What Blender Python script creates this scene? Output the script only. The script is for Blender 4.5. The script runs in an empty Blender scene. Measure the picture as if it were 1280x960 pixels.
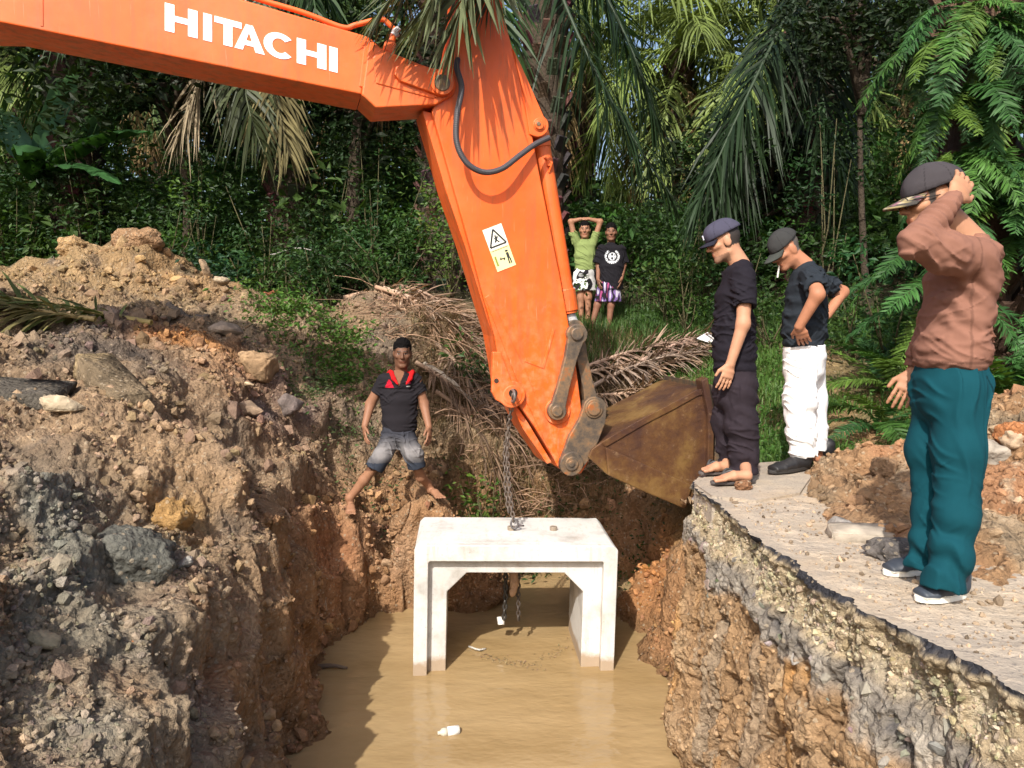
import bpy, math, random
import numpy as np
from mathutils import Vector, Matrix
rng = np.random.default_rng(11)
random.seed(5)
SC = bpy.context.scene
COL = SC.collection

# ------------------------------------------------------------------ camera
CAMZ = 1.12
TH = math.atan(0.1)
CT, ST = math.cos(TH), math.sin(TH)
CAM = np.array([0.0, 0.0, CAMZ])
FW = np.array([0.0, CT, -ST]); UP = np.array([0.0, ST, CT]); RT = np.array([1.0, 0.0, 0.0])
def ray(px, py):
    return FW + (px - 640) / 1000 * RT + (480 - py) / 1000 * UP
def P(px, py, d):
    return CAM + d * ray(px, py)
def G(px, py, z=0.0):
    r = ray(px, py)
    return CAM + r * ((z - CAMZ) / r[2])
cd = bpy.data.cameras.new('camera'); cam = bpy.data.objects.new('camera', cd); COL.objects.link(cam)
cam.location = CAM; cam.rotation_euler = (math.pi / 2 - TH, 0, 0)
cd.sensor_width = 36; cd.lens = 36 * 1000 / 1280; cd.clip_end = 600; cd.clip_start = 0.05
SC.camera = cam

# ------------------------------------------------------------------ small maths
def nz(v):
    v = np.asarray(v, float); return v / (np.linalg.norm(v) + 1e-12)
_perm = np.random.default_rng(3).permutation(256); _perm = np.concatenate([_perm, _perm, _perm])
_grad = np.random.default_rng(4).normal(size=(256, 3)); _grad /= np.linalg.norm(_grad, axis=1)[:, None]
def noise3(p):
    p = np.asarray(p, float); i = np.floor(p).astype(int); f = p - i
    i &= 255; u = f * f * f * (f * (f * 6 - 15) + 10)
    out = 0
    for dx in (0, 1):
        wx = u[:, 0] if dx else 1 - u[:, 0]
        for dy in (0, 1):
            wy = u[:, 1] if dy else 1 - u[:, 1]
            for dz in (0, 1):
                wz = u[:, 2] if dz else 1 - u[:, 2]
                h = _perm[_perm[_perm[(i[:, 0] + dx) & 255] + ((i[:, 1] + dy) & 255)] + ((i[:, 2] + dz) & 255)]
                g = _grad[h]
                out = out + wx * wy * wz * ((f[:, 0] - dx) * g[:, 0] + (f[:, 1] - dy) * g[:, 1] + (f[:, 2] - dz) * g[:, 2])
    return out * 1.5
def fbm(p, octv=4, gain=0.5):
    p = np.asarray(p, float); s = 0; a = 1.0
    for o in range(octv):
        s = s + a * noise3(p + 17.3 * o); p = p * 2.03; a *= gain
    return s
def sst(a, b, x):
    t = np.clip((x - a) / (b - a), 0, 1); return t * t * (3 - 2 * t)

# ------------------------------------------------------------------ meshes
def mk(name, V, F, mat, parent=None, smooth=True, col=None, slots=None, midx=None):
    V = np.asarray(V, np.float32).reshape(-1, 3)
    if isinstance(F, np.ndarray): F = [F]
    me = bpy.data.meshes.new(name)
    me.vertices.add(len(V)); me.vertices.foreach_set('co', V.ravel())
    nl = sum(f.size for f in F); npoly = sum(len(f) for f in F)
    me.loops.add(nl); me.polygons.add(npoly)
    me.loops.foreach_set('vertex_index', np.concatenate([f.ravel() for f in F]).astype(np.int32))
    tot = np.concatenate([np.full(len(f), f.shape[1]) for f in F]).astype(np.int32)
    st = np.concatenate([[0], np.cumsum(tot)[:-1]]).astype(np.int32)
    me.polygons.foreach_set('loop_start', st); me.polygons.foreach_set('loop_total', tot)
    me.polygons.foreach_set('use_smooth', np.full(npoly, bool(smooth)))
    if midx is not None:
        me.polygons.foreach_set('material_index', np.asarray(midx, np.int32))
    if col is not None:
        c = np.asarray(col, np.float32)
        if c.ndim == 1: c = np.tile(c, (len(V), 1))
        if c.shape[1] == 3: c = np.concatenate([c, np.ones((len(c), 1), np.float32)], 1)
        at = me.color_attributes.new('Col', 'FLOAT_COLOR', 'POINT'); at.data.foreach_set('color', c.astype(np.float32).ravel())
    me.update(calc_edges=True)
    for m in (slots or [mat]): me.materials.append(m)
    return link(name, me, parent)
def link(name, me, parent=None):
    o = bpy.data.objects.new(name, me); COL.objects.link(o)
    if parent is not None: o.parent = parent
    return o
def empty(name, loc=(0, 0, 0)):
    o = bpy.data.objects.new(name, None); COL.objects.link(o); o.location = loc; o.empty_display_size = 0.1
    return o
def tag(o, label=None, cat=None, group=None, kind=None):
    if label: o['label'] = label
    if cat: o['category'] = cat
    if group: o['group'] = group
    if kind: o['kind'] = kind
    return o
def setparent(o, par):
    # keeps world coordinates of meshes authored in world space
    o.parent = par; o.location = -Vector(par.location)
    return o

class MB:
    def __init__(s): s.V = []; s.F = {}; s.C = []; s.n = 0; s.col = (1, 1, 1)
    def add(s, V, F, col=None):
        V = np.asarray(V, float).reshape(-1, 3)
        for f in (F if isinstance(F, list) else [F]):
            f = np.asarray(f, int)
            if f.ndim == 1: f = f[None]
            s.F.setdefault(f.shape[1], []).append(f + s.n)
        s.V.append(V); s.n += len(V)
        c = np.asarray(col if col is not None else s.col, float)
        s.C.append(np.tile(c, (len(V), 1)) if c.ndim == 1 else c)
    def prism(s, front, off, col=None):
        """polygon (k,3) extruded by vector off"""
        A = np.asarray(front, float); k = len(A); B = A + np.asarray(off, float)
        n = np.cross(A[1] - A[0], A[2] - A[1])
        s.add(np.concatenate([A, B]), [np.arange(k)[None], np.arange(2 * k - 1, k - 1, -1)[None],
              np.array([[i, i + k, (i + 1) % k + k, (i + 1) % k] for i in range(k)])], col)
    def box(s, c, ex, ey, ez, col=None):
        c, ex, ey, ez = [np.asarray(v, float) for v in (c, ex, ey, ez)]
        s.prism([c - ex - ey - ez, c + ex - ey - ez, c + ex + ey - ez, c - ex + ey - ez], 2 * ez, col)
    def tube(s, pts, r, n=8, col=None, caps=True):
        pts = np.asarray(pts, float); m = len(pts); r = np.broadcast_to(np.asarray(r, float), (m,))
        T = np.gradient(pts, axis=0); T /= np.linalg.norm(T, axis=1)[:, None] + 1e-9
        a = np.array([0, 0, 1.0]) if abs(T[0][2]) < 0.9 else np.array([1.0, 0, 0])
        N = nz(np.cross(T[0], a)); V = []
        for i in range(m):
            N = nz(N - T[i] * np.dot(N, T[i])); Bn = np.cross(T[i], N)
            for j in range(n):
                t = 2 * math.pi * j / n
                V.append(pts[i] + r[i] * (math.cos(t) * N + math.sin(t) * Bn))
        F = np.array([[i * n + j, i * n + (j + 1) % n, (i + 1) * n + (j + 1) % n, (i + 1) * n + j] for i in range(m - 1) for j in range(n)])
        fs = [F]
        if caps: fs += [np.arange(n - 1, -1, -1)[None], (np.arange(n) + (m - 1) * n)[None]]
        s.add(np.array(V), fs, col)
    def disc_cyl(s, c, ax, r, h, n=24, col=None):
        c = np.asarray(c, float); ax = nz(ax)
        s.tube([c, c + ax * h], r, n, col)
    def torus(s, c, e1, e2, R, r, n=16, m=6, col=None, ell=1.0):
        c, e1, e2 = [np.asarray(v, float) for v in (c, e1, e2)]; e3 = np.cross(e1, e2); V = []
        for i in range(n):
            a = 2 * math.pi * i / n; d = math.cos(a) * e1 + math.sin(a) * e2
            base = c + R * (math.cos(a) * e1 + ell * math.sin(a) * e2)
            for j in range(m):
                b = 2 * math.pi * j / m; V.append(base + r * (math.cos(b) * d + math.sin(b) * e3))
        F = np.array([[i * m + j, ((i + 1) % n) * m + j, ((i + 1) % n) * m + (j + 1) % m, i * m + (j + 1) % m] for i in range(n) for j in range(m)])
        s.add(np.array(V), F, col)
    def build(s, name, mat, parent=None, smooth=False, bevel=0.0, seg=2):
        V = np.concatenate(s.V); C = np.concatenate(s.C)
        o = mk(name, V, [np.concatenate(f) for f in s.F.values()], mat, None, smooth, C)
        if parent is not None: setparent(o, parent)
        if bevel:
            b = o.modifiers.new('b', 'BEVEL'); b.width = bevel; b.segments = seg; b.limit_method = 'ANGLE'; b.angle_limit = 0.6
        return o
def smooth_path(pts, n):
    pts = np.asarray(pts, float); m = len(pts)
    Q = np.concatenate([[2 * pts[0] - pts[1]], pts, [2 * pts[-1] - pts[-2]]]); out = []
    for i in range(n):
        t = i / (n - 1) * (m - 1); k = min(int(t), m - 2); f = t - k
        a, b, c, d = Q[k], Q[k + 1], Q[k + 2], Q[k + 3]
        out.append(0.5 * (2 * b + (c - a) * f + (2 * a - 5 * b + 4 * c - d) * f * f + (3 * b - a - 3 * c + d) * f ** 3))
    return np.array(out)
def ico(sub=1):
    import bmesh
    bm = bmesh.new(); bmesh.ops.create_icosphere(bm, subdivisions=sub, radius=1.0)
    V = np.array([v.co[:] for v in bm.verts]); F = np.array([[v.index for v in f.verts] for f in bm.faces]); bm.free()
    return V, F
ICO1 = ico(1); ICO2 = ico(2); ICO3 = ico(3); ICO4 = ico(4)

# ------------------------------------------------------------------ materials
def newmat(name):
    m = bpy.data.materials.new(name); m.use_nodes = True; nt = m.node_tree
    b = nt.nodes['Principled BSDF']; return m, nt, b
def nd(nt, typ, **kw):
    n = nt.nodes.new(typ)
    for k, v in kw.items():
        if k in n.inputs: n.inputs[k].default_value = v
        else: setattr(n, k, v)
    return n
def noise_node(nt, scale, detail=4.0, rough=0.55, vec=None):
    n = nd(nt, 'ShaderNodeTexNoise'); n.inputs['Scale'].default_value = scale; n.inputs['Detail'].default_value = detail; n.inputs['Roughness'].default_value = rough
    if vec is not None: nt.links.new(vec, n.inputs['Vector'])
    return n
def ramp(nt, fac, stops):
    r = nd(nt, 'ShaderNodeValToRGB'); nt.links.new(fac, r.inputs['Fac']); el = r.color_ramp.elements
    while len(el) < len(stops): el.new(0.5)
    for e, (p, c) in zip(el, stops):
        e.position = p; e.color = (*c, 1) if len(c) == 3 else c
    return r
def mixc(nt, fac, a, b, mode='MIX'):
    m = nd(nt, 'ShaderNodeMix', data_type='RGBA', blend_type=mode)
    for key, v in ((0, fac), (6, a), (7, b)):
        if hasattr(v, 'is_output'): nt.links.new(v, m.inputs[key])
        elif key == 0: m.inputs[0].default_value = v
        else: m.inputs[key].default_value = (*v, 1)
    return m.outputs[2]
def mth(nt, op, a, b=0.0, c=0.0):
    m = nd(nt, 'ShaderNodeMath', operation=op)
    for i, v in enumerate((a, b, c)):
        if hasattr(v, 'is_output'): nt.links.new(v, m.inputs[i])
        else: m.inputs[i].default_value = v
    return m.outputs[0]
def geo_pos(nt):
    return nd(nt, 'ShaderNodeNewGeometry').outputs['Position']
def objco(nt):
    return nd(nt, 'ShaderNodeTexCoord').outputs['Object']
def bump(nt, b, h, strength=0.4, dist=0.02):
    bp = nd(nt, 'ShaderNodeBump'); bp.inputs['Strength'].default_value = strength; bp.inputs['Distance'].default_value = dist
    nt.links.new(h, bp.inputs['Height']); nt.links.new(bp.outputs[0], b.inputs['Normal'])
    return bp
def attr_mat(name, rough=0.8, var=0.35, vscale=8.0, bscale=60.0, bstr=0.3, bdist=0.01, spec=0.3, transl=0.0, objvar=0.0, sheen=0.0):
    m, nt, b = newmat(name)
    a = nd(nt, 'ShaderNodeVertexColor', layer_name='Col').outputs['Color']
    vec = objco(nt)
    n = noise_node(nt, vscale, 5.0, 0.6, vec)
    f = mth(nt, 'MULTIPLY_ADD', n.outputs['Fac'], 2 * var, 1 - var)
    if objvar:
        oi = nd(nt, 'ShaderNodeObjectInfo').outputs['Random']
        f = mth(nt, 'MULTIPLY', f, mth(nt, 'MULTIPLY_ADD', oi, 2 * objvar, 1 - objvar))
    cc = nd(nt, 'ShaderNodeCombineXYZ')
    for i in range(3): nt.links.new(f, cc.inputs[i])
    c = mixc(nt, 1.0, a, cc.outputs[0], 'MULTIPLY')
    nt.links.new(c, b.inputs['Base Color']); b.inputs['Roughness'].default_value = rough
    b.inputs['Specular IOR Level'].default_value = spec
    if sheen: b.inputs['Sheen Weight'].default_value = sheen
    if bstr:
        bump(nt, b, noise_node(nt, bscale, 4.0, 0.65, vec).outputs['Fac'], bstr, bdist)
    if transl:
        tr = nd(nt, 'ShaderNodeBsdfTranslucent')
        nt.links.new(mixc(nt, 1.0, c, (1.3, 1.25, 0.5), 'MULTIPLY'), tr.inputs['Color'])
        mx = nd(nt, 'ShaderNodeMixShader'); mx.inputs[0].default_value = transl
        nt.links.new(b.outputs[0], mx.inputs[1]); nt.links.new(tr.outputs[0], mx.inputs[2])
        nt.links.new(mx.outputs[0], nt.nodes['Material Output'].inputs['Surface'])
    return m
M = {}
def soil_mat():
    m, nt, b = newmat('soil'); v = objco(nt)
    a = nd(nt, 'ShaderNodeVertexColor', layer_name='Col').outputs['Color']
    n = noise_node(nt, 6.0, 8.0, 0.68, v); n2 = noise_node(nt, 45.0, 4.0, 0.65, v)
    f = mth(nt, 'MULTIPLY', mth(nt, 'MULTIPLY_ADD', n.outputs['Fac'], 1.3, 0.35), mth(nt, 'MULTIPLY_ADD', n2.outputs['Fac'], 0.9, 0.55))
    cc = nd(nt, 'ShaderNodeCombineXYZ')
    for i in range(3): nt.links.new(f, cc.inputs[i])
    c = mixc(nt, 1.0, a, cc.outputs[0], 'MULTIPLY')
    # pale stones and crumbs set in the soil
    v2 = nd(nt, 'ShaderNodeTexVoronoi'); v2.inputs['Scale'].default_value = 38.0; nt.links.new(v, v2.inputs['Vector'])
    v1 = nd(nt, 'ShaderNodeTexVoronoi'); v1.inputs['Scale'].default_value = 15.0
    ds = nd(nt, 'ShaderNodeVectorMath', operation='MULTIPLY_ADD'); nt.links.new(n.outputs['Color'], ds.inputs[0]); ds.inputs[1].default_value = (.18, .18, .18); nt.links.new(v, ds.inputs[2]); nt.links.new(ds.outputs[0], v1.inputs['Vector'])
    sp = nd(nt, 'ShaderNodeSeparateColor'); nt.links.new(v2.outputs['Color'], sp.inputs[0])
    k = mth(nt, 'MULTIPLY', mth(nt, 'GREATER_THAN', sp.outputs[0], 0.86), mth(nt, 'LESS_THAN', v2.outputs['Distance'], 0.42))
    c = mixc(nt, mth(nt, 'MULTIPLY', k, 0.55), c, (0.46, 0.37, 0.26))
    nt.links.new(c, b.inputs['Base Color']); b.inputs['Roughness'].default_value = 0.95; b.inputs['Specular IOR Level'].default_value = 0.12
    h = mth(nt, 'ADD', mth(nt, 'MULTIPLY', n2.outputs['Fac'], 0.9), mth(nt, 'MULTIPLY', v1.outputs['Distance'], -1.5))
    h = mth(nt, 'ADD', h, mth(nt, 'MULTIPLY', v2.outputs['Distance'], -0.7))
    bump(nt, b, h, 0.85, 0.032)
    return m
M['soil'] = soil_mat()
M['clod'] = attr_mat('clod', 0.95, 0.4, 14.0, 60.0, 0.8, 0.02, 0.15)
M['rock'] = attr_mat('rock', 0.85, 0.35, 7.0, 30.0, 0.6, 0.02, 0.3)
M['cloth'] = attr_mat('cloth', 0.9, 0.22, 9.0, 420.0, 0.25, 0.002, 0.12)
M['skin'] = attr_mat('skin', 0.58, 0.22, 16.0, 150.0, 0.12, 0.002, 0.3)
M['hair'] = attr_mat('hair', 0.85, 0.3, 60.0, 180.0, 0.8, 0.006, 0.08)
M['rubber'] = attr_mat('rubber', 0.55, 0.15, 20.0, 100.0, 0.15, 0.002, 0.45)
M['leaf'] = attr_mat('leaf', 0.52, 0.3, 1.5, 10.0, 0.0, 0.0, 0.3, transl=0.28, objvar=0.25)
M['shiny_leaf'] = attr_mat('shiny_leaf', 0.5, 0.3, 0.8, 10.0, 0.0, 0.0, 0.28, transl=0.25, objvar=0.2)
M['dry'] = attr_mat('dry', 0.85, 0.4, 3.0, 10.0, 0.0, 0.0, 0.2, transl=0.1, objvar=0.2)
M['bark'] = attr_mat('bark', 0.9, 0.45, 6.0, 25.0, 0.9, 0.03, 0.2)
M['steel'] = attr_mat('steel', 0.45, 0.3, 14.0, 60.0, 0.3, 0.004, 0.5)
M['letter'] = attr_mat('worn_letters', 0.55, 0.16, 5.0, 60.0, 0.0, 0.0, 0.3)
M['decal'] = attr_mat('decal', 0.5, 0.06, 20.0, 60.0, 0.0, 0.0, 0.4)

def paint_mat():
    m, nt, b = newmat('orange_paint'); v = objco(nt); p = geo_pos(nt)
    n1 = noise_node(nt, 2.2, 6.0, 0.65, v); n2 = noise_node(nt, 11.0, 6.0, 0.7, v)
    base = mixc(nt, ramp(nt, n1.outputs['Fac'], [(0.3, (0, 0, 0)), (0.75, (1, 1, 1))]).outputs[0], (0.80, 0.104, 0.009), (0.84, 0.14, 0.018))
    sep = nd(nt, 'ShaderNodeSeparateXYZ'); nt.links.new(p, sep.inputs[0])
    low = nd(nt, 'ShaderNodeMapRange'); nt.links.new(sep.outputs[2], low.inputs[0])
    for k, val in ((1, 1.5), (2, -0.4), (3, 0.0), (4, 1.0)): low.inputs[k].default_value = val
    w = mth(nt, 'MULTIPLY', low.outputs[0], ramp(nt, n2.outputs['Fac'], [(0.44, (0, 0, 0)), (0.66, (1, 1, 1))]).outputs[0])
    c = mixc(nt, mth(nt, 'MULTIPLY', w, 0.85), base, (0.62, 0.30, 0.155))
    chip = ramp(nt, noise_node(nt, 34.0, 3.0, 0.5, v).outputs['Fac'], [(0.66, (0, 0, 0)), (0.70, (1, 1, 1))]).outputs[0]
    c = mixc(nt, mth(nt, 'MULTIPLY', chip, mth(nt, 'MULTIPLY_ADD', low.outputs[0], 0.6, 0.12)), c, (0.30, 0.12, 0.06))
    # faint dirt streaks everywhere
    mp = nd(nt, 'ShaderNodeMapping'); mp.inputs['Scale'].default_value = (9, 9, 1.1); nt.links.new(v, mp.inputs[0])
    st = ramp(nt, noise_node(nt, 1.6, 5.0, 0.6, mp.outputs[0]).outputs['Fac'], [(0.46, (0, 0, 0)), (0.72, (1, 1, 1))]).outputs[0]
    c = mixc(nt, mth(nt, 'MULTIPLY', st, 0.75), c, (0.36, 0.095, 0.028))
    fade = ramp(nt, noise_node(nt, 0.9, 7.0, 0.7, v).outputs['Fac'], [(0.45, (0, 0, 0)), (0.75, (1, 1, 1))]).outputs[0]
    c = mixc(nt, mth(nt, 'MULTIPLY', fade, 0.55), c, (0.85, 0.225, 0.072))
    mp2 = nd(nt, 'ShaderNodeMapping'); mp2.inputs['Scale'].default_value = (40, 40, 2.0); mp2.inputs['Rotation'].default_value = (0, .5, 0); nt.links.new(v, mp2.inputs[0])
    scr = ramp(nt, noise_node(nt, 2.0, 2.0, 0.5, mp2.outputs[0]).outputs['Fac'], [(0.70, (0, 0, 0)), (0.73, (1, 1, 1))]).outputs[0]
    c = mixc(nt, mth(nt, 'MULTIPLY', scr, mth(nt, 'MULTIPLY_ADD', low.outputs[0], 0.5, 0.25)), c, (0.62, 0.36, 0.22))
    spl = ramp(nt, noise_node(nt, 7.0, 8.0, 0.8, v).outputs['Fac'], [(0.60, (0, 0, 0)), (0.66, (1, 1, 1))]).outputs[0]
    c = mixc(nt, mth(nt, 'MULTIPLY', spl, mth(nt, 'MULTIPLY_ADD', low.outputs[0], 0.55, 0.16)), c, (0.36, 0.20, 0.11))
    nt.links.new(c, b.inputs['Base Color'])
    nt.links.new(mth(nt, 'MULTIPLY_ADD', n2.outputs['Fac'], 0.5, 0.22), b.inputs['Roughness'])
    bump(nt, b, n1.outputs['Fac'], 0.12, 0.02)
    return m
M['paint'] = paint_mat()
def bucket_mat():
    m, nt, b = newmat('muddy_steel'); v = objco(nt)
    n1 = noise_node(nt, 1.7, 8.0, 0.68, v); n2 = noise_node(nt, 14.0, 6.0, 0.7, v)
    c = ramp(nt, n1.outputs['Fac'], [(0.38, (0.075, 0.036, 0.026)), (0.48, (0.13, 0.062, 0.028)), (0.57, (0.21, 0.118, 0.042)), (0.72, (0.27, 0.165, 0.065))]).outputs[0]
    c = mixc(nt, ramp(nt, n2.outputs['Fac'], [(0.60, (0, 0, 0)), (0.80, (1, 1, 1))]).outputs[0], c, (0.33, 0.21, 0.11))
    nt.links.new(c, b.inputs['Base Color']); nt.links.new(mth(nt, 'MULTIPLY_ADD', n2.outputs['Fac'], 0.6, 0.10), b.inputs['Roughness'])
    b.inputs['Metallic'].default_value = 0.25
    bump(nt, b, n2.outputs['Fac'], 0.5, 0.012)
    return m
M['bucket'] = bucket_mat()
def worn_steel():
    m, nt, b = newmat('worn_steel'); v = objco(nt)
    n2 = noise_node(nt, 9.0, 6.0, 0.7, v)
    c = ramp(nt, n2.outputs['Fac'], [(0.3, (0.06, 0.052, 0.048)), (0.46, (0.15, 0.115, 0.085)), (0.58, (0.27, 0.17, 0.095)), (0.68, (0.45, 0.14, 0.04))]).outputs[0]
    nt.links.new(c, b.inputs['Base Color']); b.inputs['Roughness'].default_value = 0.5; b.inputs['Metallic'].default_value = 0.4
    bump(nt, b, n2.outputs['Fac'], 0.4, 0.006)
    return m
M['worn'] = worn_steel()
def concrete_mat():
    m, nt, b = newmat('white_concrete'); v = objco(nt); p = geo_pos(nt)
    n1 = noise_node(nt, 3.0, 6.0, 0.65, v); n2 = noise_node(nt, 40.0, 4.0, 0.6, v)
    c = ramp(nt, n1.outputs['Fac'], [(0.3, (0.37, 0.35, 0.315)), (0.48, (0.57, 0.555, 0.525)), (0.8, (0.67, 0.66, 0.635))]).outputs[0]
    mp = nd(nt, 'ShaderNodeMapping'); mp.inputs['Scale'].default_value = (14, 4, 1.5); nt.links.new(v, mp.inputs[0])
    st = ramp(nt, noise_node(nt, 1.5, 6.0, 0.7, mp.outputs[0]).outputs['Fac'], [(0.55, (0, 0, 0)), (0.72, (1, 1, 1))]).outputs[0]
    c = mixc(nt, mth(nt, 'MULTIPLY', st, 0.5), c, (0.42, 0.32, 0.23))
    pits = ramp(nt, noise_node(nt, 55.0, 2.0, 0.5, v).outputs['Fac'], [(0.68, (0, 0, 0)), (0.72, (1, 1, 1))]).outputs[0]
    c = mixc(nt, mth(nt, 'MULTIPLY', pits, 0.55), c, (0.30, 0.27, 0.23))
    mudn = ramp(nt, noise_node(nt, 6.0, 7.0, 0.75, v).outputs['Fac'], [(0.58, (0, 0, 0)), (0.66, (1, 1, 1))]).outputs[0]
    c = mixc(nt, mth(nt, 'MULTIPLY', mudn, 0.35), c, (0.46, 0.35, 0.24))
    sep = nd(nt, 'ShaderNodeSeparateXYZ'); nt.links.new(p, sep.inputs[0])
    # old mud line left by the water
    wl = mth(nt, 'ADD', sep.outputs[2], mth(nt, 'ADD', mth(nt, 'MULTIPLY', n1.outputs['Fac'], 0.20), mth(nt, 'MULTIPLY', n2.outputs['Fac'], 0.03)))
    mr = nd(nt, 'ShaderNodeMapRange'); nt.links.new(wl, mr.inputs[0])
    for k, val in ((1, -1.43), (2, -1.475), (3, 0.0), (4, 1.0)): mr.inputs[k].default_value = val
    c = mixc(nt, mth(nt, 'MULTIPLY', mr.outputs[0], 0.9), c, (0.34, 0.245, 0.155))
    nt.links.new(c, b.inputs['Base Color']); b.inputs['Roughness'].default_value = 0.85
    bump(nt, b, n2.outputs['Fac'], 0.35, 0.006)
    return m
M['concrete'] = concrete_mat()
def water_mat():
    m, nt, b = newmat('muddy_water'); p = geo_pos(nt)
    mp = nd(nt, 'ShaderNodeMapping'); mp.inputs['Scale'].default_value = (1, 1.8, 1); nt.links.new(p, mp.inputs[0])
    n1 = noise_node(nt, 0.9, 4.0, 0.55, mp.outputs[0]); n2 = noise_node(nt, 3.2, 3.0, 0.5, mp.outputs[0])
    c = ramp(nt, n1.outputs['Fac'], [(0.3, (0.275, 0.185, 0.085)), (0.7, (0.37, 0.262, 0.135))]).outputs[0]
    nt.links.new(c, b.inputs['Base Color']); b.inputs['Roughness'].default_value = 0.09
    b.inputs['IOR'].default_value = 1.33; b.inputs['Specular IOR Level'].default_value = 0.5
    n3 = noise_node(nt, 11.0, 2.0, 0.5, mp.outputs[0])
    h = mth(nt, 'ADD', n2.outputs['Fac'], mth(nt, 'MULTIPLY', n3.outputs['Fac'], 0.22))
    bump(nt, b, h, 0.5, 0.035)
    return m
M['water'] = water_mat()
def road_mat():
    m, nt, b = newmat('dusty_asphalt'); p = geo_pos(nt)
    n1 = noise_node(nt, 1.6, 6.0, 0.65, p); n2 = noise_node(nt, 60.0, 3.0, 0.6, p); n3 = noise_node(nt, 9.0, 6.0, 0.7, p)
    c = ramp(nt, n1.outputs['Fac'], [(0.3, (0.27, 0.232, 0.19)), (0.5, (0.36, 0.30, 0.235)), (0.7, (0.42, 0.32, 0.215))]).outputs[0]
    c = mixc(nt, ramp(nt, n3.outputs['Fac'], [(0.5, (0, 0, 0)), (0.7, (1, 1, 1))]).outputs[0], c, (0.45, 0.365, 0.27))
    c = mixc(nt, mth(nt, 'MULTIPLY', ramp(nt, n2.outputs['Fac'], [(0.58, (0, 0, 0)), (0.68, (1, 1, 1))]).outputs[0], 0.6), c, (0.09, 0.085, 0.085))
    nt.links.new(c, b.inputs['Base Color']); b.inputs['Roughness'].default_value = 0.9
    bump(nt, b, mth(nt, 'ADD', n2.outputs['Fac'], mth(nt, 'MULTIPLY', n3.outputs['Fac'], 2.0)), 0.6, 0.012)
    return m
M['road'] = road_mat()
# ================================================================== TERRAIN
ZW = -1.67
ctl = [(-60,335,9),(0,335,9),(60,325,9.2),(110,310,9.3),(170,308,9.3),(215,320,9.4),(255,345,9.5),(280,370,9.6),(320,385,9.7),
 (60,400,7.6),(150,385,8),(200,400,7.6),(120,440,6.6),(0,440,6),(0,500,5),(100,500,5.6),(200,470,6.6),(260,430,7.4),(330,460,7.4),
 (300,520,6.4),(220,540,5.6),(400,530,7.6),(380,480,8.2),(450,470,8.6),(350,410,8.8),(420,420,9),(500,420,9.2),(560,440,9.4),(400,385,10),
 (500,365,10.3),(560,380,10.5),(100,600,4.3),(0,580,4.0),(50,700,3.4),(0,800,2.8),(0,960,2.3),(100,960,2.6),(150,860,3.2),(230,930,3.1),
 (285,950,3.55),(310,880,4.1),(345,800,4.9),(300,800,4.2),(250,720,4.1),(335,700,5.1),(320,620,5.5),(250,620,4.9),(372,740,5.8),(395,660,6.6),
 (370,580,6.7),(430,640,7.2),(436,700,7.1),(540,622,7.5),(500,640,7.4),(500,690,7.5),(560,660,7.9),(560,590,8.3),
 (600,560,8.6),(620,640,8.3),(700,640,8.4),(620,500,9.2),(700,520,9.2),(800,520,9.0),(760,600,8.6),(850,600,7.9),(830,650,7.4),(800,690,7.2),
 (700,470,9.8),(800,460,9.6),(860,450,9.2),(738,410,10.3),(765,415,10.2),(800,400,10.6),(700,380,11),
 (960,585,5.9),(960,500,7.2),(1000,450,8.2),(1060,500,7.2),(1080,560,6.2),(1100,470,7.6),(900,480,8.2),(900,420,9.8),(1000,410,9.6),
 (1150,480,7),(1280,500,6.5),(1200,560,5.8),(880,640,6.2),(930,610,6.0)]
CP = [P(*c) for c in ctl]
wedge = [(355,950),(372,905),(390,865),(408,815),(425,790),(440,772),(480,755),(520,742),(580,716),(640,712),(700,714),(780,730),(812,760),(838,800),(838,850)]
CP += [G(x, y, ZW - 0.02) for x, y in wedge]
CP += [np.array(p, float) for p in [(-1.28,4.3,ZW-.1),(-1.15,3.8,ZW-.1),(-.9,3.0,-1.75),(-.7,2.2,-1.5),(-.9,5,-2),(-.9,6,-2),(-.9,7,-1.95),(0,4,-2),(0,5,-2),(0,6,-2.05),(0,7,-2),(0,7.9,-1.85),(.8,4,-2),(.8,5,-2),
 (.8,6,-2),(.75,7,-1.85),(.95,6.4,-1.9),(0,2.6,-1.9),(.8,2.6,-1.9),(0,1.7,-1.6),(1.0,1.7,-1.6),(1.05,3,-1.95),(1.05,4.5,-1.95),(0,.8,-.6),(1,.8,-.6),(0,0,-.5),(-1,1,-.4),(-1,0,-.4),(-2,1.2,-.1),(-2.5,0,0),(1,0,-.4),
 (1.65,2,-.4),(1.65,3.2,-.4),(1.65,4.6,-.4),(3,2,-.35),(3,4,-.35),(5,3,-.35),(5,1,-.35),(6,5,-.3),(8,4,-.2),(2.4,5.6,-.2),(3.5,5.6,-.1),
 (-6,12.5,1.0),(-3.5,12.5,1.0),(-8,10,1.4),(-9,7,1.2),(-7,4,.6),(-5,2,.4),(-6,0,.2),(0,12.5,1.45),(3,12.5,1.6),(7,11,1.3),(9,8,.8),
 (-12,16,2),(-4,16,2.2),(2,16,2.4),(8,16,2.4),(14,14,2),(-16,25,3.4),(0,25,3.6),(16,25,3.6),(-30,60,6),(0,60,7),(30,60,6),(-60,120,9),(0,120,10),(60,120,9),(14,5,.4),(25,8,1),(-20,6,1.2),(-35,20,2),(35,20,2)]]
CP = np.array(CP)
def rbf_fit(C, lam=0.02):
    D = np.linalg.norm(C[:, None, :2] - C[None, :, :2], axis=2); n = len(C)
    A = np.zeros((n + 1, n + 1)); A[:n, :n] = -D + lam * np.eye(n) * 1.0; A[:n, n] = 1; A[n, :n] = 1
    return np.linalg.solve(A, np.concatenate([C[:, 2], [0]]))
W1 = rbf_fit(CP)
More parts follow.
